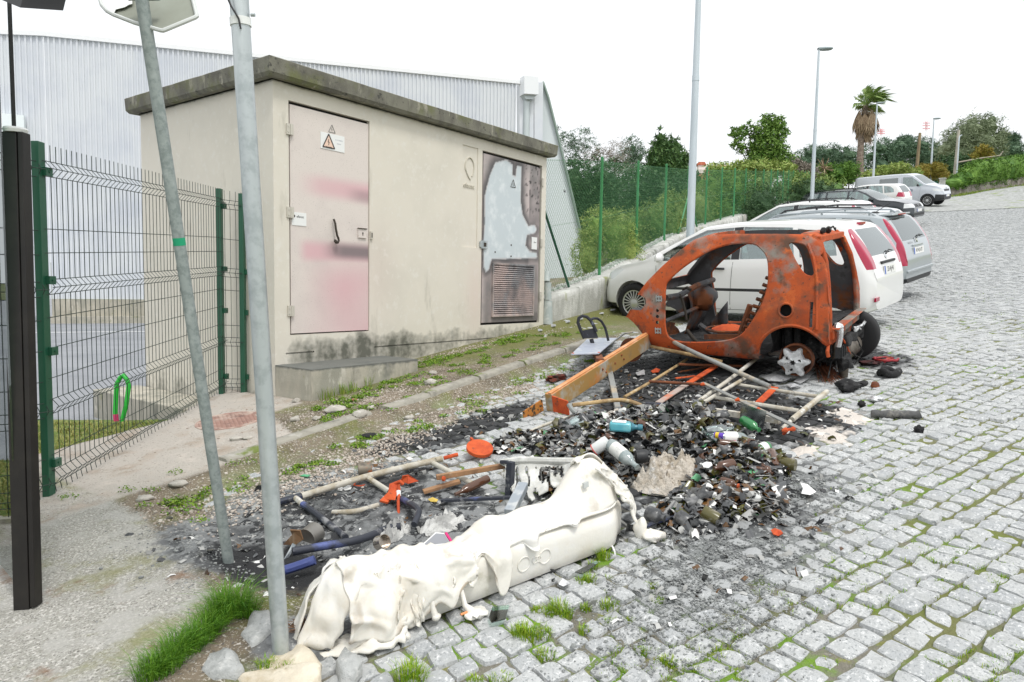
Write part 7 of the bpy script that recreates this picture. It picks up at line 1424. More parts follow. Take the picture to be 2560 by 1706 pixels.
for k in range(46):
    a = rp.uniform(0, 2*PI); e = rp.uniform(-.25, 1.25); d = Vector((math.cos(a)*math.cos(e), math.sin(a)*math.cos(e), math.sin(e))); pl_ = rp.uniform(.5, 1.0); o = top_ + d*pl_ + wind*.25*pl_; mb.tube([top_, o], [.03, .02], 4, cap=False); fan(mb, o, d + wind*.5, rp.uniform(.8, 1.15), 2.2, 15, .18 if e > .3 else .4, wind)
mb.build('fronds', leafmat('palm_leaf', (.11, .22, .045), (.34, .42, .14)), pm_, smooth=False)
for k in range(150):
    t = rp.random(); a = rp.uniform(0, 2*PI); z0 = top_ + Vector((0, 0, -.1 - 2.3*t)); r = .28 + .55*math.sin(PI*min(1, t*1.1 + .12)) ; o = z0 + Vector((math.cos(a)*r, math.sin(a)*r, -.3)); mb2.tube([z0, o], [.03, .02], 4, cap=False); fan(mb2, o, Vector((math.cos(a)*.25, math.sin(a)*.25, -1)), rp.uniform(.6, 1.1), .9, 6, .1, wind*.2)
mb2.build('dead_skirt', deadm, pm_, smooth=False)
yu = dist(2061, 422, 44); yt = thing('yucca', 'spiky dead yucca in front of the pines left of the palm', 'plant', (yu.x, yu.y, hill(yu.x, yu.y))); yo = Vector((yu.x, yu.y, hill(yu.x, yu.y))); mb = MB(); mb.tube([(0, 0, 0), yu - yo], .07, 6); mb.build('trunk', barkm, yt); mb = MB()
for k in range(26):
    a = rp.uniform(0, 2*PI); e = rp.uniform(-1.3, 1.2); d = Vector((math.cos(a)*math.cos(e), math.sin(a)*math.cos(e), math.sin(e))); mb.bar(yu - yo, yu - yo + d*rp.uniform(.4, .75), .05, .02)
mb.build('leaves', deadm, yt, smooth=False)
# hedge on its rubble wall across the far end
stonew = mat('rubble_stone', (.34, .31, .27), .95, layers=[((.2, .18, .15), 2.2, .45, .6, 6), ((.46, .43, .38), 3, .56, .7, 5), ((.12, .14, .05), 1.4, .6, .72, 5), ((.08, .07, .06), 6, .6, .68)], bump=(5, 1, .1))
WA, WB, WC = dist(2377, 497, 52), dist(2470, 482, 53), dist(2600, 462, 56); wa_t = 28*52/F
mb = MB(); P_ = []
for (a, b) in ((WA, WB), (WB, WC)):
    for k in range(12):
        p = a.lerp(b, k/12); P_.append(p)
mb.grid([[p + Vector((0, 0, -1)), p + Vector((.05*N(p.y, 1), 0, wa_t*.5)), p + Vector((.05*N(p.y, 2), 0, wa_t*(1 + .12*N(p.y*.9, 4)))), p + Vector((.5, .1, wa_t)), p + Vector((.5, .1, -1))] for p in P_]); n = 5; mb.f.append((0, 1, 2, 3, 4)); mb.m.append(0); rwl = mb.build('rubble_wall', stonew, loc=WA, sharp=60); tag(rwl, 'brown rubble stone wall under the hedge at the far right', 'wall')
hd = thing('hedge', 'long dense green hedge growing over the rubble wall at the right edge', 'hedge', WA + Vector((.3, 0, wa_t))); mb = MB(); E = []
for p in P_:
    f = (P_.index(p))/len(P_); hgt = 66*52/F*(1 - .55*(1 - smooth(0, .35, f))) ; E.append((p + Vector((.5, .1, wa_t*.85 + hgt*.45)) - WA - Vector((.3, 0, wa_t)), (.75, .75, hgt*.52)))
leaves(mb, E, 15000, .16, .22, .6, .1, 61, .85)
for i, (c, rr) in enumerate(E): mb.lump(c, tuple(q*.86 for q in rr), 0, .1, i, 10, 8)
mb.build('foliage', LM['hedge'], hd, smooth=False)
mb = MB()
for p in P_:
    for _ in range(26): q = p + Vector((-rnd.random()*1.6, rnd.uniform(-.4, .4), -.05 - rnd.random()*.12)); blades(mb, q.x, q.y, q.z, 7, .22, .12, .012, .5)
tag(mb.build('verge_grass', bladem, smooth=False, loc=WA), kind='stuff')
mb = MB(); a, b = dist(2349, 466, 52), dist(2362, 466, 52); mb.bar((a + b)/2 + Vector((0, 0, -1.2)), (a + b)/2 + Vector((0, 0, .5)), .36, .36); mb.box((a+b)/2 + Vector((0, 0, .54)), (.46, .46, .08)); tag(mb.build('gate_post', lich, loc=(a + b)/2 + Vector((0, 0, -1.2)), smooth=False, bevel=.02), 'square stone gate post beside the nose of the van', 'gate post')
ga, gb = dist(2318, 462, 54), dist(2345, 462, 54); gt = thing('gate', 'dark green gate panels behind the nose of the van', 'gate', ga); mb = MB(); 
mb.bar(ga*0 + Vector((0, 0, -.2)), gb - ga + Vector((0, 0, -.2)), .04, .9, up=(0, 0, 1)); ga2, gb2 = dist(2363, 464, 53), dist(2380, 464, 53); mb.bar(ga2 - ga + Vector((0, 0, -.2)), gb2 - ga + Vector((0, 0, -.2)), .04, .9); mb.build('gate_panel', greenp, gt, smooth=False)
# poles at the far end
def farpole(x0, y0, x1, y1, d, r, name, lab, m, cat='pole', grp=None):
    a, b = dist(x0, y0, d), dist(x1, y1, d); z = min(a.z, hill(a.x, a.y)); mb = MB(); mb.tube([(a.x, a.y, a.z - 2.5), a, b], [r*1.1, r, r*.8], 8); o = mb.build(name, m, loc=(a.x, a.y, a.z - 2.5)); return tag(o, lab, cat, grp)
farpole(2291, 437, 2300, 333, 64, .15, 'wooden_pole', 'plain brown wooden pole rising from the ochre bush', mat('pole_wood', (.27, .21, .12), .9, layers=[((.18, .14, .09), 3, .45, .6, 5, (1, 1, .2))]))
farpole(2388, 428, 2397, 326, 61, .14, 'concrete_pole', 'grey concrete utility pole in front of the spreading tree', conc)
cl2 = thing('street_lamp', 'thin pale street lamp with a curved arm against the spreading tree', 'street lamp', dist(2392, 430, 60.5), 'street lamps along the fence'); o_ = dist(2392, 430, 60.5); mb = MB(); mb.tube([(0, 0, -2.5), (0, 0, 0), dist(2398, 345, 60.5) - o_, dist(2400, 340, 60.5) - o_, dist(2405, 338, 60.5) - o_], [.07, .06, .05, .05, .04], 8); mb.build('pole', lampg, cl2)
mb = MB(); mb.tube([dist(2440 - 44, 406, 60) - dist(2396, 406, 60), dist(2450, 396, 60) - dist(2396, 406, 60), dist(2500, 389, 60) - dist(2396, 406, 60), dist(2508, 378, 60) - dist(2396, 406, 60)], [.06, .05, .04, .02], 6); o = mb.build('bare_branch', mat('bare_wood', (.42, .36, .3), .9)); o.location = dist(2396, 406, 60); tag(o, 'long bare branch lying across the top of the hedge', 'branch')
# power pylons on the skyline
pym = mat('pylon_red', (.75, .25, .27), .7); pyw = mat('pylon_white', (.8, .78, .8), .7)
for i, (x, y0, y1, lb) in enumerate(((2203, 350, 322, 'small red and white pylon top just right of the palm on the skyline'), (2316, 345, 303, 'taller red and white pylon top left of the third street lamp'))):
    d = 420; o_ = dist(x, y0 + 30, d); t = thing('power_pylon', lb, 'pylon', o_, 'pylons on the skyline'); mb = MB(); q = lambda a, b: dist(x + a, b, d) - o_
    H_ = y0 - y1
    for s in (-1, 1): mb.tube([q(s*4, y0 + 30), q(s*1.2, y0 - H_*.5), q(0, y1)], .14, 4)
    mb.build('mast', pyw, t, smooth=False); mb = MB()
    for k in (.55, .72, .88): w_ = 10 - 6*abs(k - .65); mb.tube([q(-w_, y0 - H_*k), q(w_, y0 - H_*k)], .22, 4); mb.tube([q(-3, y0 - H_*k + 4), q(3, y0 - H_*k - 4)], .14, 4); mb.tube([q(3, y0 - H_*k + 4), q(-3, y0 - H_*k - 4)], .14, 4)
    mb.build('cross_arms', pym, t, smooth=False)
# white house with a red roof behind the lamp post
tile = mat('roof_tile', (.48, .13, .07), .8, layers=[((.6, .25, .15), 3, .5, .66)]); hw = mat('house_wall', (.8, .78, .74), .8); d = 56; ho = dist(1790, 520, d); hz = hill(ho.x, ho.y); ht = thing('white_house', 'white house with a red tiled roof half hidden behind the tall lamp post', 'house', (ho.x, ho.y, hz)); HO = Vector((ho.x, ho.y, hz))
q = lambda x, y, dd=0: dist(x, y, d + dd) - HO
mb = MB(); mb.prism([q(1742, 560), q(1850, 560), q(1850, 440), q(1790, 434), q(1742, 444)], _fw*6); mb.build('wall', hw, ht, smooth=False)
mb = MB(); mb.prism([q(1735, 446, -.5), q(1790, 430, -.5), q(1855, 440, -.5), q(1855, 448, -.5), q(1735, 452, -.5)], _fw*.3); mb.add([q(1735, 446, -.5), q(1790, 430, -.5), q(1800, 412, 3), q(1755, 426, 3)], [(0, 1, 2, 3)]); mb.add([q(1790, 430, -.5), q(1855, 440, -.5), q(1840, 418, 3), q(1800, 412, 3)], [(0, 1, 2, 3)]); rf = mb.build('roof', tile, ht, smooth=False)
mb = MB(); mb.prism([q(1746, 434, 1), q(1762, 434, 1), q(1762, 410, 1), q(1746, 410, 1)], _fw*.5); ch_ = mb.build('chimney', hw, rf, smooth=False); mb = MB(); mb.prism([q(1743, 412, .9), q(1766, 412, .9), q(1762, 405, .9), q(1747, 405, .9)], _fw*.7); mb.build('chimney_cap', tile, rf, smooth=False)
for x in (1752, 1768, 1784): mb = MB(); mb.prism([q(x, 470, -.05), q(x + 8, 470, -.05), q(x + 8, 455, -.05), q(x, 455, -.05)], _fw*.04); mb.build('window', dglass, ht, smooth=False)
mb = MB(); d2_ = 40; o_ = dist(1585, 500, d2_); mb.prism([dist(1574, 520, d2_) - o_, dist(1600, 520, d2_) - o_, dist(1600, 458, d2_) - o_, dist(1588, 452, d2_) - o_, dist(1574, 462, d2_) - o_], _fw*3); o = mb.build('white_shed', hw, smooth=False); o.location = o_; tag(o, 'small white building glimpsed among the trees behind the fence', 'building')
c = dist(1411, 478, 6.9); mb = MB()
for k in range(7): mb.add([c + Vector((rnd.gauss(0, .02), rnd.gauss(0, .004), rnd.gauss(0, .012))) for _ in range(3)], [(0, 1, 2)])
tag(mb.build('plastic_scrap', blackp, loc=c, smooth=False), 'scrap of dark plastic caught in the netting beside the hut', 'scrap')

# ------------------------------------------------------------------ bottles and other litter, each a thing of its own
clearg = glassmat('clear_bottle_glass', (.80, .86, .84), .22, .08); greeng = mat('green_bottle', (.03, .20, .06), .12, spec=.6, coat=.4); brown = mat('brown_bottle', (.09, .035, .015), .2, spec=.6, coat=.3, layers=[((.22, .16, .12), 12, .56, .68)])
olive = mat('olive_bottle', (.10, .09, .03), .25, spec=.5, layers=[((.25, .23, .18), 10, .52, .66)]); sooty = mat('sooty_bottle', (.05, .052, .055), .3, spec=.6, layers=[((.18, .18, .18), 9, .52, .66)]); greyg = mat('grey_bottle_glass', (.26, .31, .31), .12, spec=.6, coat=.5, layers=[((.42, .46, .45), 12, .52, .66)])
labelw = mat('paper_label', (.74, .74, .70), .7, layers=[((.5, .5, .48), 20, .55, .66)]); pinkl = mat('pink_label', (.65, .02, .18), .5); paperw = mat('white_paper', (.85, .85, .84), .8); teal = mat('teal_plastic', (.10, .42, .50), .25, coat=.4, layers=[((.2, .55, .6), 6, .5, .7)])
def lie(px, py, h, px2, py2, h2, crop):     # start and end of a lying object
    f = A6 if crop == 6 else A7
    return f(px, py, h), f(px2, py2, h2)
def bottle(name, label, a, b, r, m, neck=True, lab=None, cap=None, group=None, cat='bottle'):
    a = Vector(a); b = Vector(b); d = b - a; L = d.length; t = thing(name, label, cat, a, group); x = d.normalized(); n = 20
    if neck: pr = [(0, r*.5), (.0, r*.9), (.02*L/.2, r), (.62*L, r), (.70*L, r*.9), (.78*L, r*.55), (.83*L, r*.40), (.97*L, r*.36), (.97*L, r*.45), (L, r*.45), (L, r*.3)]
    else: pr = [(0, r*.5), (0, r*.93), (.02, r), (L*.94, r), (L*.97, r*.96), (L, r*.96), (L, r*.84), (L*.5, r*.8), (.02, r*.8), (.02, 0)]
    mb = MB(); mb.lathe((0, 0, 0), x, pr, n); mb.build('glass' if 'glass' in m.name or 'bottle' in m.name else 'shell', m, t)
    if lab: mb = MB(); mb.lathe((0, 0, 0), x, [(L*.15, r*1.012), (L*.52, r*1.012)], n); mb.build('paper_label', lab, t)
    if cap: mb = MB(); mb.lathe((0, 0, 0), x, [(L*.94, r*.5), (L*1.02, r*.5), (L*1.02, 0)], 14); mb.build('cap', cap, t)
    return t
BS = [('bottle', 'clear grey glass bottle lying beside the hump of the white container', (530, 850, .20), (690, 985, .12), .042, greyg, 1, labelw, None), ('bottle', 'green bottle lying tilted at the right end of the heap under the bluish plate', (1310, 730, .10), (1405, 790, .07), .036, greeng, 1, None, None), ('bottle', 'green bottle without a neck at the right side of the heap', (1455, 890, .07), (1370, 925, .06), .038, greeng, 0, labelw, None),
    ('bottle', 'brown bottle with a bright pink label in the heap', (1168, 868, .12), (1335, 890, .09), .028, brown, 1, None, None), ('bottle', 'brown bottle standing askew at the right edge of the heap', (1500, 1020, .02), (1475, 925, .06), .034, brown, 0, None, None), ('bottle', 'squat olive glass bottle piece at the right edge of the heap', (1620, 1000, .03), (1530, 985, .03), .038, olive, 0, None, None),
    ('bottle', 'brown bottle lying just below the askew brown bottle', (1395, 1005, .05), (1490, 1052, .03), .030, brown, 1, None, None), ('bottle', 'dark brown bottle lying below the green necked one in the middle of the heap', (1255, 990, .09), (1140, 1022, .08), .032, brown, 1, None, None), ('bottle', 'brown beer bottle lying with a red ring at the lower side of the heap', (1180, 1095, .04), (1285, 1125, .03), .028, brown, 1, None, rustred),
    ('bottle', 'amber bottle base lying at the bottom of the heap', (1165, 1325, .02), (1075, 1275, .05), .034, olive, 0, None, None), ('bottle', 'sooty grey bottle lying behind the foot of the melted container', (745, 1285, .03), (850, 1320, .02), .040, sooty, 1, None, None), ('bottle', 'sooty bottle end facing the camera left of the amber base', (935, 1300, .04), (990, 1345, .02), .036, sooty, 0, None, None),
    ('bottle', 'sooty bottle piece lying right of the white lid', (1050, 1215, .04), (965, 1240, .04), .032, sooty, 0, None, None), ('jar', 'clear glass jar lying at the left end of the heap, its bottom towards the camera', (268, 770, .08), (345, 735, .09), .048, clearg, 0, None, None), ('jar', 'second clear glass jar lying lower right of the first one', (330, 790, .07), (370, 760, .08), .042, clearg, 0, None, None),
    ('bottle', 'large clear plastic bottle with a paper label lying on the heap', (1160, 840, .12), (1375, 845, .10), .045, clearg, 1, labelw, None), ('bottle', 'smaller clear bottle crossing behind the large clear plastic bottle', (1085, 800, .14), (1250, 780, .13), .036, clearg, 1, None, None), ('bottle', 'crumpled clear bottle end left of the small purple capped tube', (1180, 860, .09), (1080, 815, .1), .042, clearg, 0, None, None), ('cup', 'black plastic cup lying behind the grey bottle neck', (680, 950, .11), (745, 945, .11), .042, blkpl, 0, None, None), ('bottle', 'crushed sooty bottle half buried by the left frame bars', (330, 800, .05), (250, 860, .03), .036, sooty, 0, None, None),
    ('tube', 'small purple tube with a yellow band lying on the clear bottles', (1145, 795, .17), (1200, 803, .17), .020, mat('purple_cap', (.12, .05, .42), .35), 0, mat('yellow_band', (.75, .5, .03), .4), None), ('jar', 'tall white plastic jar with a red rim leaning on the container hump', (515, 830, .22), (435, 885, .16), .038, whitep, 0, None, None)]
for nm, lb, a, b, r, m, nk, lab, cap in BS:
    up_ = EZ*(.028 if a[2] < .16 else 0); t = bottle(nm, lb, A6(*a) + up_, A6(*b) + up_, r, m, bool(nk), lab, cap, None, nm)
    if 'pink' in lb:
        d = (A6(*b) - A6(*a)); L = d.length; mb = MB(); mb.lathe((0, 0, 0), d, [(L*.52, r*1.02), (L*.66, r*1.0)], 18); mb.build('pink_label', pinkl, t)
    if 'red rim' in lb:
        d = (A6(*b) - A6(*a)); L = d.length; mb = MB(); mb.lathe((0, 0, 0), d, [(L*.93, r*1.04), (L*.98, r*1.05), (L*1.0, r*.9)], 18); mb.build('red_rim', mat('red_plastic', (.6, .05, .03), .5), t)
# teal flat bottle
ta, tb = A6(525, 760, .21), A6(660, 770, .20); x = (tb - ta).normalized(); y = Vector((-x.y, x.x, 0)).normalized(); z = x.cross(y); t = thing('bottle', 'flat teal plastic bottle with a white label lying on top of the heap', 'bottle', ta); R = basis(x, y, z)
mb = MB(); mb.box((tb-ta)*.48 + y*.02 + z*.02, ((tb-ta).length*.95, .10, .062), 0, R); mb.build('shell', teal, t, bevel=.014); mb = MB(); c = (tb-ta)*.97 + y*.02 + z*.02; mb.lathe(c, x, [(0, .03), (.02, .018), (.04, .017), (.04, .022), (.07, .021), (.072, 0)], 14); mb.build('neck', mat('dark_teal', (.05, .2, .26), .2), t); mb = MB(); mb.box((tb-ta)*.42 + y*.02 + z*.0525, ((tb-ta).length*.6, .085, .003), 0, R); lb_ = mb.build('paper_label', paperw, t, smooth=False)
text('T5', .07, mat('grey_print', (.45, .45, .45), .6), 'lettering', t, M4(x, y, z, (tb-ta)*.42 + y*.02 + z*.0545), .0004)
# broken bottle pieces: several that nothing tells apart
GP = 'broken bottle pieces in the charred heap'; r9 = random.Random(9); k = 0
protos = {}
while k < 70:
    u, v = r9.uniform(-1.3, 1.0), r9.uniform(-4.9, -2.9); h = hh(u, v)
    if h < .05: continue
    mi = r9.choice((0, 0, 0, 1, 2, 3)); m = (sooty, sooty, brown, olive)[mi]; q = r9.choice((0, 1)); key = (m.name, q)
    if key not in protos:
        mb = MB(); n = 9; a0 = 3.6 if q else 5.2; R_ = []
        for j in range(5):
            l = -.045 + .09*j/4; rr = .034 if j < 3 or q else .034 - .009*(j-2); R_.append([(rr*math.cos(a0*i/(n-1)), l + (.02*math.sin(i*1.7) if j == 4 else .012*math.sin(i*2.3) if j == 0 else 0), rr*math.sin(a0*i/(n-1))) for i in range(n)])
        mb.grid(R_); o = mb.build('broken_bottle', m, solid=.003); protos[key] = o
    else:
        o = protos[key].copy(); COL.objects.link(o)
    o.location = (u, v, ground(u, v) + h + .012); o.rotation_euler = (r9.gauss(0, .5), r9.gauss(0, .6), r9.uniform(0, 6.28)); k += 1
    tag(o, {'sooty_bottle': 'broken piece of soot blackened bottle in the charred glass heap', 'brown_bottle': 'broken piece of brown bottle in the charred glass heap', 'olive_bottle': 'broken piece of olive bottle in the charred glass heap'}[m.name], 'broken glass', GP)
# flat things
def flat(name, label, cat, pts, m, th=.003, curl=.0):
    o_ = sum(pts, Vector())/len(pts); mb = MB(); n = len(pts); c = o_ + EZ*curl
    vs = [p for p in pts] + [c]; mb.v = [tuple(p) for p in vs]; mb.f = [(i, (i+1) % n, n) for i in range(n)]; mb.m = [0]*n
    o = mb.build(name, m, smooth=False, loc=o_, solid=th); return tag(o, label, cat)
f6 = lambda L, h=.02: [A6(x, y, h + (.012 if i % 2 else 0)) for i, (x, y) in enumerate(L)]; f7 = lambda L, h=.02: [A7(x, y, h + (.01 if i % 2 else 0)) for i, (x, y) in enumerate(L)]
flat('paper', 'torn white paper lying on the setts at the right edge of the heap', 'paper', f6([(1648, 1075), (1690, 1085), (1742, 1130), (1705, 1148), (1655, 1140), (1665, 1110)]), paperw, .002, .01)
flat('paper', 'square white card leaning on the fibre clump', 'paper', [A6(898, 1160, .10), A6(965, 1165, .10), A6(962, 1220, .03), A6(905, 1212, .03)], paperw, .002)
flat('lid', 'small white oval lid lying in the middle of the heap', 'lid', f6([(1070, 965), (1095, 953), (1125, 957), (1132, 972), (1110, 988), (1080, 985)], .12), paperw, .003)
flat('plastic_scrap', 'small orange and black plastic scrap on the setts below the heap', 'scrap', f6([(1475, 1355), (1500, 1345), (1535, 1358), (1548, 1375), (1520, 1390), (1490, 1380)], .01), rustred, .004, .01)
bluep = glassmat('bluish_plastic', (.72, .80, .84), .25, .25); pl_ = thing('plastic_plate', 'bluish clear plastic plate propped among the pipes behind the heap', 'plate', A6(1360, 700)); po_ = A6(1360, 700); mb = MB(); mb.prism([A6(1290, 735, .03) - po_, A6(1430, 765, .03) - po_, A6(1450, 660, .20) - po_, A6(1300, 610, .24) - po_], (0, 0, .004)); mb.build('plate', bluep, pl_, smooth=False)
tabl = thing('panel', 'grey panel with a white frame and pink edge stuck behind the white container', 'panel', A7(1045, 660)); to = A7(1045, 660); P4 = [A7(955, 690, .10) - to, A7(1135, 668, .12) - to, A7(1100, 612, .15) - to, A7(1045, 608, .15) - to]; mb = MB(); mb.prism(P4, EZ*.006); mb.build('frame', paperw, tabl, smooth=False); cc = sum(P4, Vector())/4; mb = MB(); mb.prism([p.lerp(cc, .2) + EZ*.0065 for p in P4], EZ*.001); mb.build('grey_face', mat('grey_screen', (.33, .34, .37), .35), tabl, smooth=False); mb = MB(); mb.bar(P4[1] + EZ*.007, P4[2] + EZ*.007, .012, .006); mb.build('pink_edge', pinkl, tabl, smooth=False)
flat('foil', 'crumpled silver foil lying on the setts in front of the container', 'foil', f7([(1690, 840), (1715, 845), (1755, 865), (1765, 875), (1730, 892), (1705, 880)], .01), meltal, .002, .015)
for lb, L, cr_ in (('greenish pane of broken glass on the setts by the big grass tuft', [(1330, 1060), (1350, 1000), (1440, 992), (1420, 1065), (1345, 1085)], 7), ('narrow greenish glass sliver on the setts beside the container end', [(1790, 815), (1905, 755), (1915, 765), (1830, 825)], 7)): flat('broken_glass', lb, 'glass', [A7(x, y, .018) for x, y in L], glassmat('pale_green_glass', (.70, .85, .78), .12, .03) if 'pale_green_glass' not in MATS else MATS['pale_green_glass'], .004)
mb = MB(); a, b = A7(1180, 1042, .03), A7(1215, 1028, .03); mb.tube([a, b], .005, 8); o = mb.build('cigarette_end', mat('orange_filter', (.75, .3, .12), .8), loc=a); tag(o, 'orange cigarette end on the melted drip of the container', 'cigarette')
# red lid, pin, cans, washer
rl = A7(1280, 200, .0); zn = Vector((-.25, -.35, 1)).normalized(); t = thing('metal_disc', 'bright orange red round metal disc lying on the dark glass', 'disc', rl); mb = MB(); mb.lathe(EZ*.05, zn, [(0, .085), (.002, .092), (.024, .092), (.026, .088), (.027, 0)], 32); mb.build('disc', rustred, t)
pn = A7(1232, 165); mb = MB(); mb.tube([pn, pn + EZ*.075], .004, 6); mb.lathe(pn + EZ*.072, (.2, -.5, .6), [(0, .006), (.012, .016), (.02, .017), (.02, 0)], 10); tag(mb.build('pin', rustred, loc=pn), 'rusty pin with a red head standing left of the round lid', 'pin')
def can(label, a, b, r, m, cat='can', name='tin_can'):
    d = b - a; L = d.length; mb = MB(); mb.lathe(a, d, [(.004, 0), (.004, r*.92), (0, r*.95), (0, r), (.006, r), (.012, r*.975), (L-.012, r*.975), (L-.006, r), (L, r), (L, r*.94), (L-.03, r*.9), (L-.03, 0)], 22); return tag(mb.build(name, m, loc=a), label, cat)
can('rusty open tin can lying on the gravel behind the pipe frame', A7(705, 262, .04), A7(632, 268, .045), .047, mat('dull_can', (.22, .19, .15), .6, .5, layers=[((.5, .14, .04), 7, .58, .66), ((.1, .09, .08), 12, .52, .66)]))
can('ribbed grey tin can lying in the ash beside the bent orange sheet', A7(350, 640, .05), A7(405, 600, .05), .055, mat('ribbed_can', (.26, .25, .23), .45, .7))
can('shiny open tin on the crust behind the container', A7(742, 660, .09), A7(775, 650, .11), .035, mat('shiny_can', (.5, .45, .4), .25, .9))
c = A7(640, 348, .012); mb = MB(); mb.tube([c + Vector((.034*math.cos(a), .034*math.sin(a), 0)) for a in np.linspace(0, 2*PI, 20)], .008, 6, cap=False); mb.lathe(c - EZ*.004, EZ, [(0, .03), (.004, .03)], 18); tag(mb.build('ring_lid', rustred, loc=c), 'small orange rusty ring shaped lid lying by the long pipe', 'lid')
flat('metal_sheet', 'bent orange brown metal sheet beside the ribbed can', 'metal sheet', [A7(232, 668, .03), A7(290, 640, .05), A7(268, 588, .14), A7(322, 590, .16), A7(338, 640, .10), A7(300, 668, .06)], woodc, .004, .03)
flat('metal_strip', 'blue grey metal strip leaning from the bent orange sheet to the near pole', 'metal strip', [A7(235, 745, .02), A7(260, 735, .02), A7(300, 670, .08), A7(282, 660, .08)], MATS['blued_steel'], .004)
flat('metal_sheet', 'curved orange metal flap behind the orange clamp', 'metal sheet', [A7(860, 330, .03), A7(900, 342, .03), A7(955, 328, .02), A7(905, 298, .07), A7(868, 300, .07)], rustred, .004, .03)
flat('plastic_scrap', 'crumpled yellow scrap beside the brown bars', 'scrap', f7([(1005, 425), (1030, 415), (1060, 428), (1050, 440), (1020, 438)], .02), mat('yellow_scrap', (.7, .5, .1), .6), .003, .01)
for lb, L in (('pale broken tile shard lying beside the ring shaped lid', [(505, 375), (535, 355), (552, 365), (545, 380)]), ('larger pale tile shard just right of the first', [(548, 368), (575, 352), (605, 350), (590, 372), (560, 378)]), ('green plastic flake on the gravel left of the pipes', [(318, 300), (340, 292), (378, 296), (360, 305)])): flat('shard', lb, 'shard', f7(L, .012), mat('green_flake', (.1, .4, .2), .6) if 'green' in lb else paperw, .004)
bt = bottle('bottle', 'ash coated brown bottle lying across the brown bars', A7(1325, 315, .07), A7(1150, 400, .05), .026, brown, True)
# things round the burnt car
def lumpthing(name, label, cat, c, r, m, seed, amp=.3): mb = MB(); mb.lump(c + EZ*r[2]*.4, r, 0, amp, seed, 16, 10, 2.2); return tag(mb.build(name, m, loc=c, sharp=80), label, cat)
lumpthing('charred_lump', 'big black charred lump right of the pipe frame corner', 'charred lump', A6(1930, 525), (.15, .09, .06), char, 3); lumpthing('charred_lump', 'long black charred lump joined to the right of the big one', 'charred lump', A6(2010, 505), (.12, .04, .03), char, 7); lumpthing('knob', 'round brown knob lying on the setts beyond the charred lumps', 'knob', A6(2088, 512), (.035, .035, .035), rustbr, 5, .06)
lumpthing('charred_lump', 'small black cinder on the setts right of the white patch', 'cinder', A6(2010, 622), (.035, .03, .03), char, 9); lumpthing('charred_lump', 'black cinder alone near the right end of the charred board', 'cinder', A6(2345, 775), (.04, .03, .03), char, 11); lumpthing('melted_lump', 'grey melted lump on the edge of the white patch', 'melted lump', A6(2095, 590), (.07, .05, .025), meltal, 4)
c = A6(2172, 445); mb = MB(); mb.tube([c + Vector((.12*math.cos(a) + .01*N(a, 1), .075*math.sin(a), .03 + .015*math.sin(3*a))) for a in np.linspace(0, 2*PI, 26)], .032, 8, cap=False); mb.lump(c + EZ*.015, (.10, .06, .02), 0, .3, 2, 12, 8); tag(mb.build('burnt_coil', char, loc=c, sharp=80), 'coil of burnt black rubber lying on the setts', 'coil')
c = A6(2150, 362); redh = mat('red_hose', (.32, .02, .03), .6, layers=[((.5, .1, .04), 9, .52, .66), ((.06, .02, .02), 14, .55, .68)]); mb = MB(); mb.tube([c + Vector((.17*math.cos(a)*(1 + .15*N(a, 3)), .11*math.sin(a), .02 + .02*abs(N(a*2, 5)))) for a in np.linspace(-.4, 5.2, 30)], .012, 7); mb.tube([c + Vector((.05, -.1, .01)), c + Vector((-.05, -.02, .03)), c + Vector((-.18, -.02, .01))], .012, 6); tag(mb.build('burnt_hose', redh, loc=c), 'tangle of scorched red hose behind the black coil', 'hose'); c2 = A6(2060, 372); lumpthing('charred_lump', 'dark red charred mat between the muffler and the red hose', 'charred lump', c2, (.16, .10, .02), mat('dark_red_char', (.07, .018, .018), .9, layers=[((.015, .012, .012), 10, .45, .6)]), 6)
a, b = A6(2065, 688, .0), A6(2353, 695, .0); mb = MB(); P_ = [a.lerp(b, t/14) + EZ*(.022 + .012*N(t*.9, 2)) for t in range(15)]; mb.tube(P_, [.02 + .014*abs(N(t*.7, 5)) + .008 for t in range(15)], 8); tag(mb.build('charred_board', mat('charred_board', (.10, .10, .10), .9, layers=[((.22, .21, .19), 12, .5, .64), ((.03, .03, .03), 16, .56, .68)], bump=(40, .8, .01)), loc=a, sharp=80), 'long charred board lying on the setts right of the white patch', 'board')
a, b = A6(700, 1345, .015), A6(905, 1280, .03); mb = MB(); mb.tube([a, a.lerp(b, .5) + EZ*.006, b], .012, 8); tag(mb.build('burnt_pipe', BLUEP, loc=a), 'black burnt pipe poking out by the foot of the container', 'pipe')
ob = A6(1760, 400, .0); mb = MB(); r8 = random.Random(4)
for k in range(150):
    s_ = A6(1700 + r8.uniform(-12, 40), 355 + r8.uniform(-15, 20), r8.uniform(.02, .10)); e_ = A6(1810 + r8.gauss(25, 38), 455 + r8.gauss(0, 22), r8.uniform(0, .02)); m_ = s_.lerp(e_, .5) + Vector((r8.gauss(0, .02), r8.gauss(0, .02), .02 + r8.random()*.03)); mb.tube([s_, m_, e_], .0022, 4, cap=False)
tag(mb.build('wire_bundle', rustbr, loc=ob), 'frayed bundle of rusty tyre wire fanning out beside the melted wheel', 'wire')
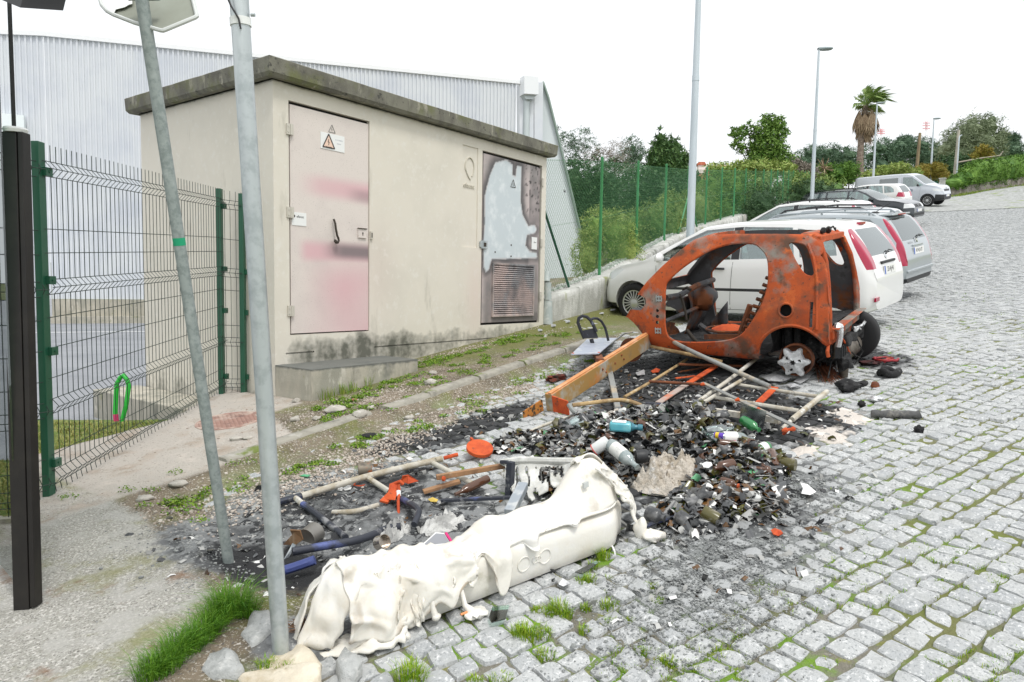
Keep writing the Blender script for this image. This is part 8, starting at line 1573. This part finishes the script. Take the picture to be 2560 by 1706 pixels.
for i, (L, lb) in enumerate((([(1420, 455), (1480, 435), (1560, 445), (1600, 460), (1540, 480), (1460, 475)], 'white melted metal sheet below the melted wheel'), ([(1610, 480), (1680, 430), (1740, 418), (1700, 460), (1650, 492)], 'folded white metal strip right of the melted wheel'), ([(1560, 500), (1640, 495), (1650, 505), (1590, 515)], 'small white ash flake below the folded strip'), ([(680, 430), (730, 410), (735, 440), (690, 445)], 'pale star shaped scrap lying under the pipe frame'))): flat('melted_scrap', lb, 'scrap', [A6(x, y, .012 + .02*(j % 2)) for j, (x, y) in enumerate(L)], meltal, .006, .02)
flat('rust_scrap', 'small orange rust flake under the pipe frame', 'scrap', f6([(770, 420), (800, 402), (825, 410), (815, 425), (780, 430)], .015), rustred, .006, .015)
lumpthing('red_debris', 'heap of dark red burnt debris beside the beam on the kerb', 'debris', A6(215, 470), (.16, .06, .035), mat('red_debris', (.16, .035, .02), .95, layers=[((.05, .03, .025), 9, .45, .6), ((.4, .1, .05), 14, .6, .7)]), 8, .4)
# near pole: pale rock, slabs and the burnt nest
rockm = mat('ochre_rock', (.60, .54, .43), .95, layers=[((.7, .64, .52), 6, .45, .62), ((.45, .38, .26), 9, .55, .68)], bump=(26, .7, .015)); slabm = mat('broken_cement', (.43, .44, .43), .95, layers=[((.3, .31, .3), 12, .48, .64), ((.58, .58, .56), 22, .56, .68)], bump=(40, .9, .015))
def rock(label, pts, h, m, seed, name='rock', amp=.02):
    P_ = [G(x, y, 0, -.04) for x, y in pts]; c = sum(P_, Vector())/len(P_); mb = MB(); n = len(P_); R_ = []
    for q, z in ((1.04, -.04), (1.0, h*.45), (.9, h*.85), (.6, h), (.25, h*1.05), (.02, h*1.05)):
        ring = []
        for i in range(n):
            for t in (0, .33, .66):
                p = P_[i].lerp(P_[(i+1) % n], t); p = c + (p - c)*q; nn = Vector((N(p.x*9, p.y*9, seed), N(p.x*9, p.y*9, seed+4), 0))*amp; ring.append(p + nn*(q < 1.02) + EZ*(z + amp*N(p.x*14, p.y*14, seed+8)))
        R_.append(ring)
    mb.grid(R_, closed=True); return tag(mb.build(name, m, loc=c, sharp=70), label, 'rock')
rock('pale ochre rock that holds the foot of the near pole', [(598, 1706), (625, 1660), (665, 1612), (700, 1597), (740, 1604), (775, 1628), (800, 1655), (800, 1700), (740, 1760), (640, 1770)], .012, rockm, 2, amp=.03)
rock('broken grey cement slab left of the near pole foot', [(602, 1610), (640, 1560), (682, 1545), (690, 1600), (660, 1625), (630, 1640)], .06, slabm, 5, 'cement_slab', .03); rock('lower broken cement slab at the bottom edge beside the grass', [(500, 1706), (520, 1665), (560, 1640), (600, 1660), (612, 1690), (590, 1706), (540, 1720)], .05, slabm, 8, 'cement_slab', .03); rock('flat crusted cement piece in front of the melted container end', [(840, 1655), (862, 1630), (890, 1640), (905, 1662), (880, 1690), (850, 1690)], .02, slabm, 11, 'cement_slab', .025); rock('small cement piece between the two slabs by the grass', [(555, 1620), (585, 1612), (600, 1630), (575, 1645)], .035, slabm, 14, 'cement_slab', .02)
c = G(755, 1585, 0, -.05); mb = MB(); r8 = random.Random(6)
for k in range(260): a_ = r8.uniform(0, 6.28); r_ = .06*math.sqrt(r8.random()); p = c + Vector((r_*math.cos(a_), r_*math.sin(a_)*.7, .01 + .03*r8.random())); d = Vector((r8.gauss(0, 1), r8.gauss(0, 1), r8.gauss(0, .4))).normalized()*r8.uniform(.015, .04); mb.tube([p - d, p + Vector((0, 0, .006)), p + d], .0014, 3, cap=False)
tag(mb.build('burnt_nest', mat('burnt_wire_nest', (.16, .09, .05), .9), loc=c), 'matted brown nest of burnt wire beside the pole foot', 'wire')
# man hole cover in the path
c = G(575, 1052, .0, 0); mb = MB(); mb.lathe(Vector((c.x, c.y, gsheet(c.x, c.y) - .002)), NRM, [(0, .27), (.010, .27), (.012, .255), (.008, .25), (.008, 0)], 40); hatch = mb; 
for k in range(-6, 7):
    for j in range(-6, 7):
        x_, y_ = k*.036 + (.018 if j % 2 else 0), j*.036
        if math.hypot(x_, y_) < .235: p = Vector((c.x + x_, c.y + y_, gsheet(c.x, c.y) + .118*x_ + .006)); mb.box(p, (.026, .018, .005))
tag(mb.build('manhole_cover', mat('rusty_cover', (.36, .22, .18), .85, layers=[((.5, .40, .34), 5, .5, .65), ((.22, .14, .12), 14, .52, .66)]), loc=c, smooth=False), 'round rusty manhole cover in the concrete path', 'manhole cover')
# ------------------------------------------------------------------ weeds and grass
mb = MB(); tuft = mb
T7 = [(1540, 1150, .075, .07), (1500, 1140, .05, .06), (1610, 1145, .05, .05), (1700, 1010, .05, .07), (1740, 1040, .04, .06), (1660, 1020, .05, .04), (900, 1370, .07, .09), (940, 1390, .05, .08), (1960, 990, .04, .05), (1870, 850, .04, .05), (1830, 860, .04, .04), (1945, 730, .04, .08), (1890, 780, .03, .05), (1630, 1250, .05, .04), (1850, 1000, .03, .04), (2200, 880, .04, .03), (2230, 960, .04, .03), (1400, 1380, .06, .03), (2150, 1230, .04, .03), (1980, 1070, .03, .03), (240, 1365, .05, .06), (140, 1375, .04, .05), (1590, 1010, .04, .03), (1840, 1120, .03, .04), (2290, 1290, .04, .04), (1260, 1390, .04, .04)]
for x, y, s_, h in T7: p = A7(x, y); blades(mb, p.x, p.y, ground(p.x, p.y) - .012, int(170*s_/.05), h*.75, s_*.75, .0016, .6)
gs_ = MB()
for x, y, s_, h in ((410, 1690, .06, .08), (440, 1660, .06, .09), (475, 1635, .06, .09), (510, 1610, .055, .09), (540, 1580, .05, .09), (560, 1555, .05, .10), (590, 1545, .055, .12), (560, 1540, .05, .10), (380, 1705, .06, .08), (620, 1550, .04, .07)):
    p = G(x, y, 0, -.02); blades(gs_, p.x, p.y, gsheet(p.x, p.y), 330, h*1.15, s_*.95, .0014, .95)
tag(gs_.build('grass_strip', mat('deep_grass', (.04, .15, .006), .6, rand=((.15, .30, .02), .9), spec=.3), smooth=False, loc=G(500, 1620)), kind='stuff')
r7 = random.Random(12)
for _ in range(900):       # moss and short grass in the joints, lower right
    x, y = r7.uniform(1500, 2560), r7.uniform(1180, 1706); p = G(x, y)
    if n2(p.x, p.y, 1.6, 6) < .02 + (.2 if y < 1350 else 0) or msum(ASH, p.x, p.y) > .3: continue
    blades(mb, p.x, p.y, ground(p.x, p.y) - .012, 16, .016, .02, .0014, .9)
for _ in range(700):
    u, v = r7.uniform(-1.5, 12), r7.uniform(-6.3, -4.6) if r7.random() < .8 else r7.uniform(-5, -1)
    if u < 3.5 and v > -4.8: continue
    if n2(u, v, .9, 6) < .12: continue
    blades(mb, u, v, ground(u, v) - .012, 10, .018, .025, .002, .9)
tag(mb.build('grass_tufts', mat('bright_grass', (.12, .30, .012), .6, rand=((.36, .42, .03), .9), spec=.3), smooth=False, loc=A7(1540, 1150)), kind='stuff')
weedm = mat('weed_leaf', (.09, .22, .015), .6, rand=((.25, .34, .04), .9), spec=.3); mb = MB()
def weed(mb, u, v, z, n, s_, h, lf=.012):
    for _ in range(n):
        a = r7.uniform(0, 6.28); q = s_*math.sqrt(r7.random()); p = Vector((u + q*math.cos(a), v + q*math.sin(a), z + h*r7.random()*(1 - q/s_*.6))); d = Vector((r7.gauss(0, 1), r7.gauss(0, 1), r7.gauss(.2, .6))).normalized()*lf*r7.uniform(.6, 1.3); b = d.cross(Vector((r7.gauss(0, 1), r7.gauss(0, 1), 1))).normalized()*lf*.45; mb.add([p, p + d*.5 + b, p + d, p + d*.5 - b], [(0, 1, 2, 3)])
for (u, v, ru, rv, k) in ((1.2, -.95, 1.0, .2, 26), (2.6, -.9, .9, .2, 20), (.6, -1.75, .6, .15, 12), (1.75, -.35, .4, .16, 26), (3.0, -.35, .7, .14, 30), (4.1, -.55, .4, .2, 16), (.15, -.85, .3, .14, 16), (-.1, -1.1, .4, .16, 12), (-.75, -1.75, .3, .12, 9), (.05, -1.75, .4, .14, 10), (-1.5, -1.65, .25, .1, 8), (-1.9, -1.75, .15, .1, 5), (1.9, -1.7, .5, .1, 8), (2.9, -1.75, .4, .12, 8), (.9, -.65, .4, .05, 10), (-.4, -1.75, .2, .08, 6), (3.6, -.25, .5, .1, 14)):
    for _ in range(k):
        x, y = r7.gauss(u, ru*.6), r7.gauss(v, rv*.6)
        if y > -.05 or (-.05 < x < 1.38 and y > -.57): continue
        weed(mb, x, y, gsheet(x, y), r7.randint(30, 90), r7.uniform(.035, .09), r7.uniform(.01, .05), .017)
for px, py in ((498, 1290), (585, 1165), (440, 1190), (318, 1237), (362, 1275), (170, 1255), (380, 1235), (620, 1155), (450, 1235)): p = G(px, py, 0, -.02); weed(mb, p.x, p.y, gsheet(p.x, p.y), 60, .055, .035, .012)
tag(mb.build('weeds', weedm, smooth=False, loc=(1.5, -.6, .7)), kind='stuff')
mb = MB()
for (u, s_, n) in ((.18, .05, 30), (.33, .06, 60), (.45, .05, 30), (.62, .05, 20), (.1, .05, 30)): blades(mb, u, -.60, gsheet(u, -.6), n, .12, s_, .0025, .4)
tag(mb.build('step_grass', bladem, smooth=False, loc=(.3, -.6, .55)), kind='stuff')
